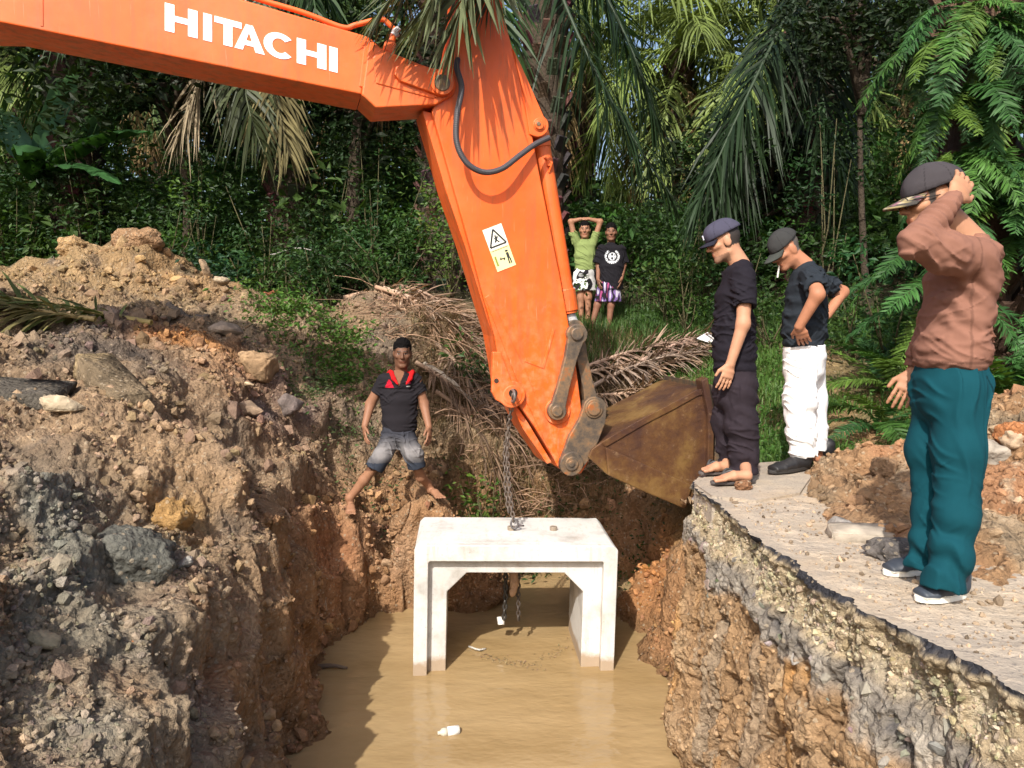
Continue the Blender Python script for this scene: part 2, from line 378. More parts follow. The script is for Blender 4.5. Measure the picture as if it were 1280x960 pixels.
def rbf_eval(C, W, X, Y):
    out = np.empty(X.size); X = X.ravel(); Y = Y.ravel()
    for i in range(0, X.size, 40000):
        D = np.hypot(X[i:i + 40000, None] - C[None, :, 0], Y[i:i + 40000, None] - C[None, :, 1])
        out[i:i + 40000] = -D @ W[:-1] + W[-1]
    return out
NA, NR = 720, 660
A0, A1 = math.radians(-56), math.radians(56)
R0, R1 = 0.5, 150.0
# radial spacing: fine in the visible foreground
_rk = np.concatenate([np.geomspace(0.5, 2.0, 40, endpoint=False), np.geomspace(2.0, 11.0, 500, endpoint=False), np.geomspace(11.0, 150, 120)])
ang = np.linspace(A0, A1, NA)
RR, AA = np.meshgrid(_rk, ang, indexing='ij')
TX = (RR * np.sin(AA)).ravel(); TY = (RR * np.cos(AA)).ravel()
TZ0 = rbf_eval(CP, W1, TX, TY)
Vt = np.stack([TX, TY, TZ0], 1)
def grid_normals(V, n, m):
    G3 = V.reshape(n, m, 3); a = np.gradient(G3, axis=0); b = np.gradient(G3, axis=1)
    N = np.cross(b, a); N /= np.linalg.norm(N, axis=2)[:, :, None] + 1e-12
    N[N[:, :, 2] < 0] *= -1
    return N.reshape(-1, 3)
Nt = grid_normals(Vt, NR, NA)
rad = np.hypot(TX, TY)
amp = 1 - 0.45 * sst(9.5, 12, rad)
steep = sst(0.9, 0.5, Nt[:, 2])
grassy = sst(1.35, 1.9, TX) * sst(5.4, 5.9, TY)
amp = amp * (1 - 0.75 * grassy)
heapm = sst(-.3, -1.2, TX) * sst(10.4, 9.6, TY)
d = 0.17 * fbm(Vt * 0.9, 2) + 0.10 * fbm(Vt * 2.3 + 5, 2)
lump = np.abs(fbm(Vt * 4.2 + 3, 3)); d += 0.075 * (0.55 - lump)
lump2 = np.abs(fbm(Vt * 10.5 + 9, 3)); d += 0.055 * (0.5 - lump2)
d += 0.034 * (0.4 - np.abs(fbm(Vt * 24.0, 2)))
big = 1 - np.abs(noise3(Vt * np.array([1.6, 1.6, 2.4]) + 40)); d += 0.10 * heapm * (big ** 3 - 0.4)
near0 = sst(0.3, 1.6, rad)
d *= amp * near0
under = (TZ0 < ZW - 0.06)
d[under] *= 0.3
Vt = Vt + Nt * d[:, None] * np.array([0.9, 0.9, 1.0])
# terraced slumps on the steep left flank of the trench
st_m = steep * sst(ZW + .05, ZW + .35, Vt[:, 2]) * sst(1.2, .3, TX)
Vt[:, 2] += st_m * 0.07 * np.sin(Vt[:, 2] * 14 + 3 * noise3(Vt * 1.5))
# keep it under the road block
blk = sst(1.2, 1.3, TX) * sst(5.35, 5.2, TY)
Vt[:, 2] = np.where(blk > 0.02, np.minimum(Vt[:, 2], -0.12), Vt[:, 2])
# firm footing where people stand on the earth
for (px, py, dd, r) in ((437, 630, 7.25, .30), (536, 613, 7.42, .30), (731, 404, 10.55, .3), (740, 411, 10.25, .25), (762, 413, 10.25, .3)):
    q = P(px, py, dd); w_ = np.exp(-(((Vt[:, 0] - q[0]) / r) ** 2 + ((Vt[:, 1] - q[1]) / r) ** 2) ** 1.5) * (Vt[:, 2] > ZW); Vt[:, 2] += w_ * np.clip(q[2] - .02 - Vt[:, 2], -.4, .6) * (.9 + .1 * fbm(Vt * 9, 2))
def gz(x, y):
    r = math.hypot(x, y); a = math.atan2(x, y)
    i = int(np.clip(np.searchsorted(_rk, r), 0, NR - 1)); j = int(np.clip(round((a - A0) / (A1 - A0) * (NA - 1)), 0, NA - 1))
    return float(Vt[i * NA + j, 2])
def ongr(px, py, d):
    """ground point seen near that pixel and depth"""
    p = P(px, py, d); return np.array([p[0], p[1], gz(p[0], p[1])])

# soil colours by place; the dark greys also paint the boom's shadow
def blob(cols, items):
    for (px, py, dd, r, c, k) in items:
        q = P(px, py, dd); w = np.exp(-(((Vt - q) / r) ** 2).sum(1)) * k
        w = np.clip(w * (0.7 + 1.1 * fbm(Vt * 3.0 + 31, 3)), 0, 1)[:, None]
        cols[:] = cols * (1 - w) + np.array(c) * w
base = np.tile(np.array([0.285, 0.195, 0.12]), (len(Vt), 1))
nA = fbm(Vt * 1.1 + 50, 4); nB = fbm(Vt * 4.0 + 70, 3)
def mixin(cols, w, c):
    w = np.clip(w, 0, 1)[:, None]; cols[:] = cols * (1 - w) + np.array(c) * w
mixin(base, sst(0.05, 0.7, nA), (0.335, 0.235, 0.145))
mixin(base, sst(-0.05, -0.7, nA), (0.19, 0.145, 0.105))
mixin(base, 0.8 * sst(0.25, 0.8, nB), (0.40, 0.28, 0.17))
red = sst(-.3, -.9, Vt[:, 2]) * sst(4.0, 5.5, TY)
mixin(base, 0.75 * red, (0.33, 0.165, 0.072))
mixin(base, 0.6 * red * sst(0.1, 0.6, nB), (0.42, 0.24, 0.12))
OR = (0.44, 0.20, 0.07); GB = (0.205, 0.18, 0.13); YT = (0.34, 0.23, 0.12); DK = (0.10, 0.085, 0.075); TN = (0.36, 0.26, 0.165)
blob(base, [(60,340,9,1.2,YT,1),(160,320,9.2,1.0,YT,1),(220,345,9.3,.8,(0.36,0.21,0.10),.9),(130,350,8.6,1.0,YT,.9),(0,350,8.6,1.0,YT,.9),
 (260,390,8.2,.9,(0.2,0.155,0.105),.9),(170,425,7.2,.55,DK,1),(60,455,6.2,.5,DK,.8),(110,420,7.2,.6,DK,.9),(230,440,7.2,.4,OR,1),(270,455,7.3,.35,OR,.9),(330,480,7,.5,OR,.8),
 (175,480,6.4,.35,DK,.9),(370,500,7.4,.5,(0.17,0.12,0.1),1),(330,500,7.0,.4,(0.19,0.14,0.12),.9),(240,600,5.2,.6,(0.38,0.25,0.14),.8),
 (160,740,3.9,.42,GB,1),(200,760,4.0,.3,(0.125,0.122,0.105),1),(60,640,3.6,.6,(0.19,0.175,0.14),.9),(20,740,3.0,.5,GB,.9),(110,700,3.6,.5,(0.21,0.195,0.155),.9),(70,880,2.8,.5,(0.25,0.215,0.165),.9),(130,930,3.0,.4,GB,.8),(220,900,3.5,.3,(0.17,0.16,0.14),.8),
 (210,665,4.6,.22,(0.50,0.30,0.11),1),(230,820,4.0,.3,OR,1),(200,830,3.8,.25,(0.40,0.16,0.06),1),(165,880,3.4,.16,(0.45,0.17,0.06),.9),(300,660,5.4,.5,(0.27,0.165,0.09),.8),(290,850,4.4,.5,(0.27,0.17,0.09),.8),(340,760,5.4,.6,(0.30,0.165,0.075),.8),
 (470,640,7.3,.6,(0.37,0.225,0.125),.9),(400,700,6.8,.5,(0.36,0.16,0.075),.9),(800,690,7.2,.5,(0.40,0.18,0.07),1),(500,680,7.5,.4,(0.36,0.23,0.14),.8)])
dead = sst(8.0, 8.8, TY) * sst(-1.6, -0.8, TX) * sst(1.9, 1.4, TX)
mixin(base, dead * (0.6 + 0.4 * nB), (0.22, 0.155, 0.085))
gr = sst(1.3, 1.8, TX) * sst(5.6, 6.0, TY)
mixin(base, gr * 0.75, (0.12, 0.12, 0.045))
blob(base, [(1080,500,7.3,.6,(0.33,0.2,0.1),1),(1040,440,8.3,.4,(0.34,0.23,0.12),.9),(1075,545,6.4,.4,(0.33,0.2,0.1),1)])
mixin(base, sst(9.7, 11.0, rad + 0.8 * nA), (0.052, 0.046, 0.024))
blob(base, [(60,330,9.1,1.0,YT,1),(150,312,9.3,.8,YT,1),(220,335,9.3,.7,(0.38,0.23,0.11),1),(0,340,9,1.2,YT,1)])
# wet rim along the water
mixin(base, 0.65 * sst(ZW + .16, ZW + .02, Vt[:, 2]), (0.17, 0.10, 0.05))
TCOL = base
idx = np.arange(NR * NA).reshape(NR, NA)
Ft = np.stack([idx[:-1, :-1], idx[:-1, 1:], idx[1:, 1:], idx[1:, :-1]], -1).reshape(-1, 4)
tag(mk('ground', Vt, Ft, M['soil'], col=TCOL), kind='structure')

# ------------------------------------------------------------------ water
gx, gy = np.meshgrid(np.linspace(-2.6, 1.35, 20), np.linspace(1.2, 9.2, 30))
Vw = np.stack([gx.ravel(), gy.ravel(), np.full(gx.size, ZW)], 1); iw = np.arange(gx.size).reshape(gx.shape)
Fw_ = np.stack([iw[:-1, :-1], iw[:-1, 1:], iw[1:, 1:], iw[1:, :-1]], -1).reshape(-1, 4)
tag(mk('water', Vw, Fw_, M['water']), kind='structure')

# ------------------------------------------------------------------ road block and its broken side
edge = [(1.75,-.4),(1.62,.6),(1.52,1.4),(1.50,2.0),(1.47,2.33),(1.36,2.62),(1.30,2.87),(1.24,3.3),(1.20,3.6),(1.17,4.0),(1.13,4.4),(1.11,4.8),(1.14,5.03),(1.28,5.2),(1.6,5.32),(2.2,5.36),(3,5.4),(4.2,5.45),(6,5.5),(9,5.6)]
NE = 900
EP = smooth_path([(x, y, 0) for x, y in edge], NE)
seg = np.linalg.norm(np.diff(EP, axis=0), axis=1); S = np.concatenate([[0], np.cumsum(seg)])
su = np.concatenate([np.linspace(0, 5.9, 760, endpoint=False), np.linspace(5.9, S[-1], 140)])
EP = np.stack([np.interp(su, S, EP[:, k]) for k in range(3)], 1)
Tn = np.gradient(EP, axis=0); Tn /= np.linalg.norm(Tn, axis=1)[:, None]
On = np.stack([-Tn[:, 1], Tn[:, 0], np.zeros(NE)], 1)     # outward, away from the road
jag = 0.05 * fbm(EP * np.array([1, 1, 1]) * 2.2 + 90, 3) + 0.026 * fbm(EP * 9.0 + 20, 3) + .012 * fbm(EP * 40.0, 2)
EQ = EP + On * jag[:, None]
zs = np.concatenate([[0.0, -0.010, -0.022, -0.034, -0.044], np.linspace(-0.054, -2.0, 210)])
ZZ, SS = np.meshgrid(zs, np.arange(NE), indexing='ij')
B0 = EQ[SS.ravel()]; O0 = On[SS.ravel()]; zf = ZZ.ravel()
yy = B0[:, 1]
Vr = B0 + np.stack([0 * zf, 0 * zf, zf], 1)
nn = fbm(Vr * 2.2 + 11, 3); nm = fbm(Vr * 7.0 + 13, 3); nf = fbm(Vr * 24.0 + 15, 2)
tb = 0.05; t1 = 0.25 + 0.10 * noise3(np.stack([yy * 1.7, yy * 0, yy * 0], 1)) + 0.05 * nn; t2 = t1 + 0.15 + 0.07 * nn
off = -0.03 * sst(0.036, 0.054, -zf) + 0.03 * sst(0.1, 0.25, -zf) + 0.05 * sst(t1 - .02, t1 + .03, -zf) * (0.5 + nm) + 0.10 * sst(0.4, 1.9, -zf)
cell = np.abs(nm); 
disp = off + sst(0.0, 0.05, -zf) * (0.07 * nn + 0.055 * (0.4 - cell) + 0.016 * nf) 
Vr = Vr + O0 * disp[:, None] + np.stack([0 * zf, 0 * zf, 0.012 * nf * sst(0.05, 0.1, -zf)], 1)
cr = np.tile(np.array([0.34, 0.215, 0.115]), (len(Vr), 1))
mixin(cr, sst(0.1, 0.6, nn), (0.40, 0.27, 0.155)); mixin(cr, sst(0.2, 0.6, -nm) * 0.8, (0.24, 0.15, 0.085))
mixin(cr, 0.8 * sst(0.25, 0.7, fbm(Vr * np.array([3, 3, .6]) + 44, 3)), (0.47, 0.25, 0.09))
g = 1 - sst(t2 - .03, t2 + .05, -zf); mixin(cr, g, (0.26, 0.228, 0.19)); mixin(cr, g * sst(0.0, 0.5, nm), (0.39, 0.345, 0.285)); mixin(cr, g * sst(0.1, 0.5, -nm), (0.13, 0.12, 0.115))
w = 1 - sst(t1 - .02, t1 + .03, -zf); mixin(cr, w, (0.39, 0.305, 0.195)); mixin(cr, w * sst(0.1, 0.6, nm), (0.49, 0.41, 0.285)); mixin(cr, w * 0.7 * sst(0.2, 0.6, -nn), (0.38, 0.33, 0.26))
th = .055 * np.clip(.55 + 1.3 * noise3(np.stack([yy * 2.3, yy * 0 + 5, yy * 0], 1)), .12, 1.2); a = 1 - sst(th - .012, th + .004, -zf + 0.03 * nm); mixin(cr, a, (0.045, 0.045, 0.052)); mixin(cr, a * sst(0.2, 0.6, nm), (0.10, 0.10, 0.11))
scr = sst(0.30, 0.55, fbm(np.stack([yy * 5, yy * 0 + 3, zf * 0.45], 1), 3)) * sst(t2, t2 + .15, -zf) * sst(3.2, 3.8, yy); mixin(cr, 0.6 * scr, (0.31, 0.255, 0.19))
mixin(cr, 0.6 * sst(ZW + .2, ZW + .02, zf), (0.20, 0.12, 0.06))
ir = np.arange(len(Vr)).reshape(ZZ.shape)
Fr = np.stack([ir[:-1, :-1], ir[1:, :-1], ir[1:, 1:], ir[:-1, 1:]], -1).reshape(-1, 4)
tag(mk('trench_side', Vr, Fr[:, ::-1], M['soil'], col=cr), kind='structure')
ctr = np.array([7.0, 1.2, 0.0])
ts = np.concatenate([np.linspace(0, .06, 14, endpoint=False), np.linspace(.06, .5, 70, endpoint=False), np.linspace(.5, .985, 24)])
Tm, Sm = np.meshgrid(ts, np.arange(NE), indexing='ij'); Tm = Tm.ravel()[:, None]
Vd = EQ[Sm.ravel()] * (1 - Tm) + ctr * Tm
Vd[:, 2] = sst(0, .02, Tm[:, 0]) * (0.014 * fbm(Vd * 1.4, 3) + 0.009 * fbm(Vd * 9, 2) + .005 * fbm(Vd * 28, 2))
idr = np.arange(len(Vd)).reshape(len(ts), NE)
Fd = np.stack([idr[:-1, :-1], idr[:-1, 1:], idr[1:, 1:], idr[1:, :-1]], -1).reshape(-1, 4)
tag(mk('road', Vd, Fd, M['road']), kind='structure')
# dug-out soil thrown on the road
c2 = [P(*c) for c in [(1030,585,5.05),(1060,572,5.2),(1100,580,4.9),(1060,610,4.75),(1230,508,5.2),(1290,500,5.0),(1290,600,4.2),(1210,620,4.2),(1255,670,3.65),(1340,500,5.2),(1460,470,5.5),(1190,540,5.3),(1160,620,4.2)]]
c2 += [np.array([*G(x, y)[:2], -0.05]) for x, y in [(1000,590),(1003,612),(1012,640),(1050,666),(1100,690),(1150,695),(1200,705),(1250,735),(1300,760),(1400,800)]]
c2 += [np.array(p) for p in [(2.05,5.35,-.05),(1.7,5.25,-.2),(1.7,4.9,-.25),(1.4,4.3,-.3),(1.5,3.6,-.35),(1.8,3.0,-.35),(2.3,2.6,-.4),(3.5,2.6,-.3),(5,3,.0),(6,4,.5),(6,6,.4),(4,6.6,-.2),(3,6.2,-.25),(2.4,6,-.3),(7,5,.3)]]
c2 = np.array(c2); W2 = rbf_fit(c2)
hx, hy = np.meshgrid(np.linspace(1.35, 5.2, 300), np.linspace(2.7, 6.3, 260), indexing='ij')
Vh = np.stack([hx.ravel(), hy.ravel(), rbf_eval(c2, W2, hx, hy)], 1)
Nh = grid_normals(Vh, 300, 260)
dh = 0.10 * fbm(Vh * 2.4 + 7, 2) + 0.075 * (0.5 - np.abs(fbm(Vh * 5 + 1, 3))) + 0.035 * (0.5 - np.abs(fbm(Vh * 13 + 1, 2)))
Vh = Vh + Nh * dh[:, None]
ch = np.tile(np.array([0.32, 0.19, 0.10]), (len(Vh), 1)); q1 = fbm(Vh * 1.6 + 3, 3); q2 = fbm(Vh * 5 + 3, 3)
mixin(ch, sst(0.0, .5, q1), (0.36, 0.19, 0.10)); mixin(ch, sst(0.1, .6, -q1), (0.30, 0.22, 0.14)); mixin(ch, 0.8 * sst(.25, .7, q2), (0.44, 0.33, 0.22))
mixin(ch, 0.6 * sst(2.2, 1.6, Vh[:, 0]), (0.29, 0.19, 0.11))
ih = np.arange(len(Vh)).reshape(300, 260)
Fh = np.stack([ih[:-1, :-1], ih[1:, :-1], ih[1:, 1:], ih[:-1, 1:]], -1).reshape(-1, 4)
tag(mk('soil_mound', Vh, Fh, M['soil'], col=ch), kind='structure')
def hz(x, y):
    i = int(np.clip(round((x - 1.35) / 3.85 * 299), 0, 299)); j = int(np.clip(round((y - 2.7) / 3.6 * 259), 0, 259)); return float(Vh[i * 260 + j, 2])

# ------------------------------------------------------------------ clods, crumbs and gravel nobody could count
def scatter(name, pts, nrm, rads, cols, mat, sub=ICO1, flat=0.75, jit=0.3, sink=0.25, smooth=False):
    V0, F0 = sub; n = len(pts); k = len(V0)
    a = rng.normal(size=(n, 3, 3)); Q, _ = np.linalg.qr(a)
    sc = rads[:, None] * (1 + 0.35 * rng.uniform(-1, 1, (n, 3))) * np.array([1, 1, flat])
    ru = 1 + jit * rng.uniform(-1, 1, (n, k))
    V = (V0[None] * ru[:, :, None]) * sc[:, None, :]
    V = np.einsum('nij,nkj->nki', Q, V) + (pts + nrm * (rads * (0.5 - sink))[:, None])[:, None, :]
    F = (F0[None] + (np.arange(n) * k)[:, None, None]).reshape(-1, 3)
    C = np.repeat(cols, k, 0)
    return tag(mk(name, V.reshape(-1, 3), F, mat, smooth=smooth, col=C), kind='stuff')
vis = np.where((rad > 2.0) & (rad < 10.3) & (Vt[:, 2] > ZW + .02) & (np.abs(AA.ravel()) < .62) & (blk < .02) & (grassy < .3) & (dead < .6))[0]
clump = fbm(Vt[vis] * 2.0 + 8, 2)
pv = np.clip(0.35 + clump, 0.02, None); pv /= pv.sum()
pick = rng.choice(vis, 17000, replace=True, p=pv)
Nn = grid_normals(Vt, NR, NA)
rr = 0.0075 * (1 - rng.uniform(0, .985, len(pick))) ** -0.48 * (0.30 + rad[pick] / 7.5)
rr = np.clip(rr, 0.004, 0.08)
cc = np.clip(TCOL[pick] * rng.uniform(0.7, 1.35, (len(pick), 1)) + rng.normal(0, .006, (len(pick), 3)), 0.03, .6)
scatter('soil_clods', Vt[pick] + rng.normal(0, .01, (len(pick), 3)) * [1, 1, 0], Nn[pick], rr, cc, M['clod'])
# gravel in the broken road base, rocks in the band under it
Nr = O0
gsel = np.where((-zf > .07) & (-zf < t1) & (yy > 1.9) & (yy < 5.1) & (B0[:, 0] < 1.7))[0]; gp = rng.choice(gsel, 2600)
r1 = np.clip(0.0048 * (1 - rng.uniform(0, .98, len(gp))) ** -0.4, .004, .022)
gc = np.array([0.56, 0.47, 0.32]) * rng.uniform(.55, 1.25, (len(gp), 1)) + rng.normal(0, .02, (len(gp), 3))
scatter('road_gravel', Vr[gp], Nr[gp], r1, np.clip(gc * .78, .05, .75), M['clod'], sink=.75)
gsel = np.where((-zf > t1 - .03) & (-zf < t2 + .05) & (yy > 1.9) & (yy < 5.1) & (B0[:, 0] < 1.7))[0]; gp = rng.choice(gsel, 60)
r1 = np.clip(0.016 * (1 - rng.uniform(0, .97, len(gp))) ** -0.4, .010, .045)
gc = np.array([0.21, 0.185, 0.155]) * rng.uniform(.5, 1.5, (len(gp), 1)) + rng.normal(0, .015, (len(gp), 3))
scatter('bedding_rubble', Vr[gp], Nr[gp], r1, np.clip(gc, .05, .7), M['rock'], sub=ICO1, jit=.28, sink=.95, flat=.7)
gsel = np.where((-zf > t2) & (zf > ZW) & (yy > 1.9) & (yy < 5.1) & (B0[:, 0] < 1.7))[0]; gp = rng.choice(gsel, 1100)
r1 = np.clip(0.006 * (1 - rng.uniform(0, .98, len(gp))) ** -0.42, .005, .035)
scatter('side_crumbs', Vr[gp], Nr[gp], r1, np.clip(cr[gp] * rng.uniform(.75, 1.45, (len(gp), 1)), .04, .6), M['clod'], sink=.45)
hsel = np.where((Vh[:, 2] > 0.0))[0]; hp = rng.choice(hsel, 2600)
r1 = np.clip(0.010 * (1 - rng.uniform(0, .98, len(hp))) ** -0.45, .008, .07)
scatter('mound_clods', Vh[hp], Nh[hp], r1, np.clip(ch[hp] * rng.uniform(.65, 1.35, (len(hp), 1)), .03, .6), M['clod'])
dsel = np.where((Tm[:, 0] > .012) & (Tm[:, 0] < .5) & (Vd[:, 1] > 2.1) & (Vd[:, 0] < 3.2))[0]; dp = rng.choice(dsel, 2200)
r1 = np.clip(0.004 * (1 - rng.uniform(0, .98, len(dp))) ** -0.45, .003, .03)
dc = np.array([0.33, 0.245, 0.165]) * rng.uniform(.3, 1.5, (len(dp), 1))
scatter('road_crumbs', Vd[dp], np.tile([0, 0, 1.0], (len(dp), 1)), r1, np.clip(dc, .03, .6), M['rock'])
# ================================================================== EXCAVATOR
PSI = math.radians(15)
E1 = np.array([math.cos(PSI), math.sin(PSI), 0.0]); E3 = np.array([0, 0, 1.0]); NF = np.array([math.sin(PSI), -math.cos(PSI), 0.0])
Q0 = P(640, 495, 6.15)                    # a point of the arm's near side plate
def pl(px, py, off=0.0):
    """point of the digger's side plane (pushed off metres towards the camera)"""
    r = ray(px, py); q = Q0 + NF * off
    return CAM + r * (np.dot(q - CAM, NF) / np.dot(r, NF))
def pls(pts, off=0.0): return [pl(x, y, off) for x, y in pts]
def arc(cx, cy, r, a0, a1, n=10):
    return [(cx + r * math.cos(math.radians(a0 + (a1 - a0) * i / n)), cy + r * math.sin(math.radians(a0 + (a1 - a0) * i / n))) for i in range(n + 1)]
exc = empty('excavator', tuple(P(640, 300, 6.3)))
tag(exc, 'orange excavator reaching over the trench with its arm and muddy bucket', 'excavator')
def part(mb, name, mat, parent=exc, bevel=0.006, smooth=False, seg=2):
    o = mb.build(name, mat, None, smooth, bevel, seg)
    # parts are authored in world space; keep them there under their parents
    off = np.zeros(3); p = parent
    while p is not None: off += np.array(p.location); p = p.parent
    o.parent = parent; o.location = tuple(-off)
    return o
# --- boom
BT = 0.50
b = MB()
low = lambda x: 28 + (118 - 28) * (x / 452.0)
upp = lambda x: (x - 305) * 0.325
poly = [(452, 118), (462, 46), (300, upp(300)), (0, upp(0)), (-420, -170), (-900, 80), (-1000, 260), (-880, 300), (-760, 200), (-420, 20), (0, 28)]
b.prism(pls(poly[::-1]), -NF * BT)
# flared end of the boom with its two lugs
poly2 = [(452, 118.4), (462, 46.4), (476, 60), (520, 78), (560, 92), (573, 103), (566, 119), (545, 131), (470, 135)]
b.prism(pls(poly2[::-1], 0.035), -NF * 0.16); b.prism(pls(poly2[::-1], -0.36), -NF * 0.16)
part(b, 'boom', M['paint'], bevel=0.012, seg=3)
boom = exc.children[-1]
b = MB(); b.prism(pls([(452, 118.6), (470, 135.5), (545, 131.5), (540, 131.0), (500, 118), (470, 112)][::-1], -0.02), -NF * 0.44); part(b, 'end_plate', M['paint'], boom, bevel=0.004)
b = MB(); b.prism(pls([(495, 83), (505, 78)] + arc(553, 103, 16.5, -62, 120, 10) + [(500, 101), (493, 93)], 0.072)[::-1], -NF * 0.038); part(b, 'boss_plate', M['paint'], boom, bevel=0.008, seg=3)
b = MB(); b.prism(pls([(449, 108), (456, 50), (463, 51), (457, 109)][::-1], 0.008), -NF * 0.02); part(b, 'weld_strip', M['paint'], boom, bevel=0.004)
b = MB(); b.prism(pls([(50, -95), (53.5, -95), (54, 33), (50.5, 32.4)], 0.004), -NF * 0.01); part(b, 'weld_strip', M['paint'], boom, bevel=0.002)
b = MB(); b.prism(pls([(466, 72), (475, 62), (520, 82), (560, 94), (560, 118), (540, 123), (470, 104)], 0.043)[::-1], -NF * 0.012); part(b, 'lug_plate', M['paint'], boom, bevel=0.006)
b = MB(); b.disc_cyl(pl(553, 103, 0.098), -NF, 0.058, 0.62, 28); part(b, 'boom_pin', M['worn'], bevel=0.006)
b = MB()
for z0, z1, rr in ((0.0, 0.035, 0.085),): b.disc_cyl(pl(553, 103, 0.09), -NF, rr, 0.03, 28)
part(b, 'pin_ring', M['paint'], boom, bevel=0.004)
# lettering
b = MB()
def LP(lx, ly): return (206 + lx, 38 + 0.245 * lx - ly * (1 - 0.0006 * lx))
def stroke(pts): b.prism(pls([LP(*q) for q in pts], 0.004)[::-1], -NF * 0.003, (1, 1, 1))
Hh = 35.0
def bar(x0, x1, y0, y1): stroke([(x0, y0), (x1, y0), (x1, y1), (x0, y1)])
def letH(x, w, s): bar(x, x + s, 0, Hh); bar(x + w - s, x + w, 0, Hh); bar(x + s, x + w - s, 14, 21.5)
letH(0, 41, 12); bar(48, 59, 0, Hh)
bar(62, 96, 27, Hh); bar(73.5, 84.5, 0, 27)
stroke([(87, 0), (97.5, 0), (108.5, Hh), (101.5, Hh)]); stroke([(101.8, Hh), (113.5, 0), (125, 0), (110, Hh)]); bar(95, 116, 7, 13.5)
# C as a ring sector
cx, cy = 143.5, 17.5; A = [math.radians(a) for a in np.linspace(42, 318, 24)]
for a0, a1 in zip(A[:-1], A[1:]):
    stroke([(cx + 20 * math.cos(a0), cy + 17.5 * math.sin(a0)), (cx + 20 * math.cos(a1), cy + 17.5 * math.sin(a1)), (cx + 9.2 * math.cos(a1), cy + 10.0 * math.sin(a1)), (cx + 9.2 * math.cos(a0), cy + 10.0 * math.sin(a0))])
letH(165, 37, 11.5); bar(205.5, 216, 0, Hh)
part(b, 'lettering', M['letter'], boom, bevel=0)
# pipes along the boom
b = MB(); pz = [pl(x, y, -0.10) for x, y in [(200, -40), (320, -2), (380, 16), (428, 34), (445, 31), (476, 24), (486, 30), (496, 40)]]
b.tube(smooth_path(pz, 40), 0.019, 8)
b.tube(smooth_path([pl(x, y, -0.06) for x, y in [(200, -22), (330, 14), (400, 36), (463, 52)]], 20), 0.014, 8)
part(b, 'hydraulic_pipe', M['paint'], boom, bevel=0, smooth=True)
b = MB(); b.tube([pl(493, 36, -.1), pl(497, 41, -.1)], 0.034, 12, (0.55, 0.55, 0.56)); b.tube([pl(497, 41, -.1), pl(491, 45, -.1)], 0.026, 12, (0.6, 0.6, 0.62)); part(b, 'hose_coupling', M['steel'], boom, bevel=0.003)
b = MB(); b.tube([pl(491, 44, -.1), pl(488, 58, -.1)], 0.028, 10); b.disc_cyl(pl(488, 57, -.05), -NF, 0.045, 0.1, 14); part(b, 'hose_bracket', M['paint'], boom, bevel=0.003)
# --- arm
AT = 0.40
arm_poly = [(540, 140), (556, 96), (566, 40), (575, -40), (585, -130), (560, -190), (600, -235), (640, -170), (634, -60), (628, 12), (640, 58), (650, 92), (661, 145), (673, 210), (685, 270), (700, 345), (710, 400), (720, 455), (728, 520), (737, 575), (727, 592), (712, 594), (699, 584), (668, 533), (648, 505), (640, 500), (627, 470), (618, 420), (606, 378), (588, 310), (566, 232)]
b = MB(); b.prism(pls(arm_poly[::-1]), -NF * AT)
part(b, 'arm', M['paint'], bevel=0.010, seg=3); arm = exc.children[-1]
# edge flange along the lower plate
b = MB(); b.prism(pls([(528, 138), (541, 141), (567, 232), (589, 310), (607, 378), (619, 420), (628, 470), (641, 500), (660, 528), (690, 578), (684, 580), (655, 538), (626, 480), (616, 420), (601, 372), (582, 310), (558, 240)][::-1], -0.05), -NF * 0.33); part(b, 'lower_plate', M['paint'], arm, bevel=0.006)
# ear carrying the cylinder
b = MB(); b.prism(pls([(641, 60), (652, 82)] + arc(672, 157, 14, -55, 95, 10) + [(662, 168), (655, 120)], 0.014)[::-1], -NF * 0.05); b.prism(pls([(641, 60), (652, 82)] + arc(672, 157, 14, -55, 95, 10) + [(662, 168), (655, 120)], -0.30)[::-1], -NF * 0.05); part(b, 'cylinder_ear', M['paint'], arm, bevel=0.006)
b = MB(); b.disc_cyl(pl(674.5, 155.5, 0.034), -NF, 0.036, 0.36, 18); b.disc_cyl(pl(674.5, 155.5, 0.022), -NF, 0.05, 0.02, 18); part(b, 'ear_pin', M['paint'], arm, bevel=0.006)
b = MB(); b.disc_cyl(pl(673.5, 154.5, 0.04), -NF, 0.017, 0.03, 12); part(b, 'bolt_head', M['worn'], arm, bevel=0.003)
# side stiffener weld and lower cover plate
b = MB(); b.prism(pls([(656, 452), (680, 461), (694, 412), (691, 411), (678.5, 456), (657, 448.5)], 0.006)[::-1], -NF * 0.012); part(b, 'weld_strip', M['paint'], arm, bevel=0.002)
b = MB(); b.prism(pls([(606, 372), (612, 368), (660, 470), (702, 578), (697, 583), (652, 490)], 0.010)[::-1], -NF * 0.02); part(b, 'lower_strip', M['paint'], arm, bevel=0.004)
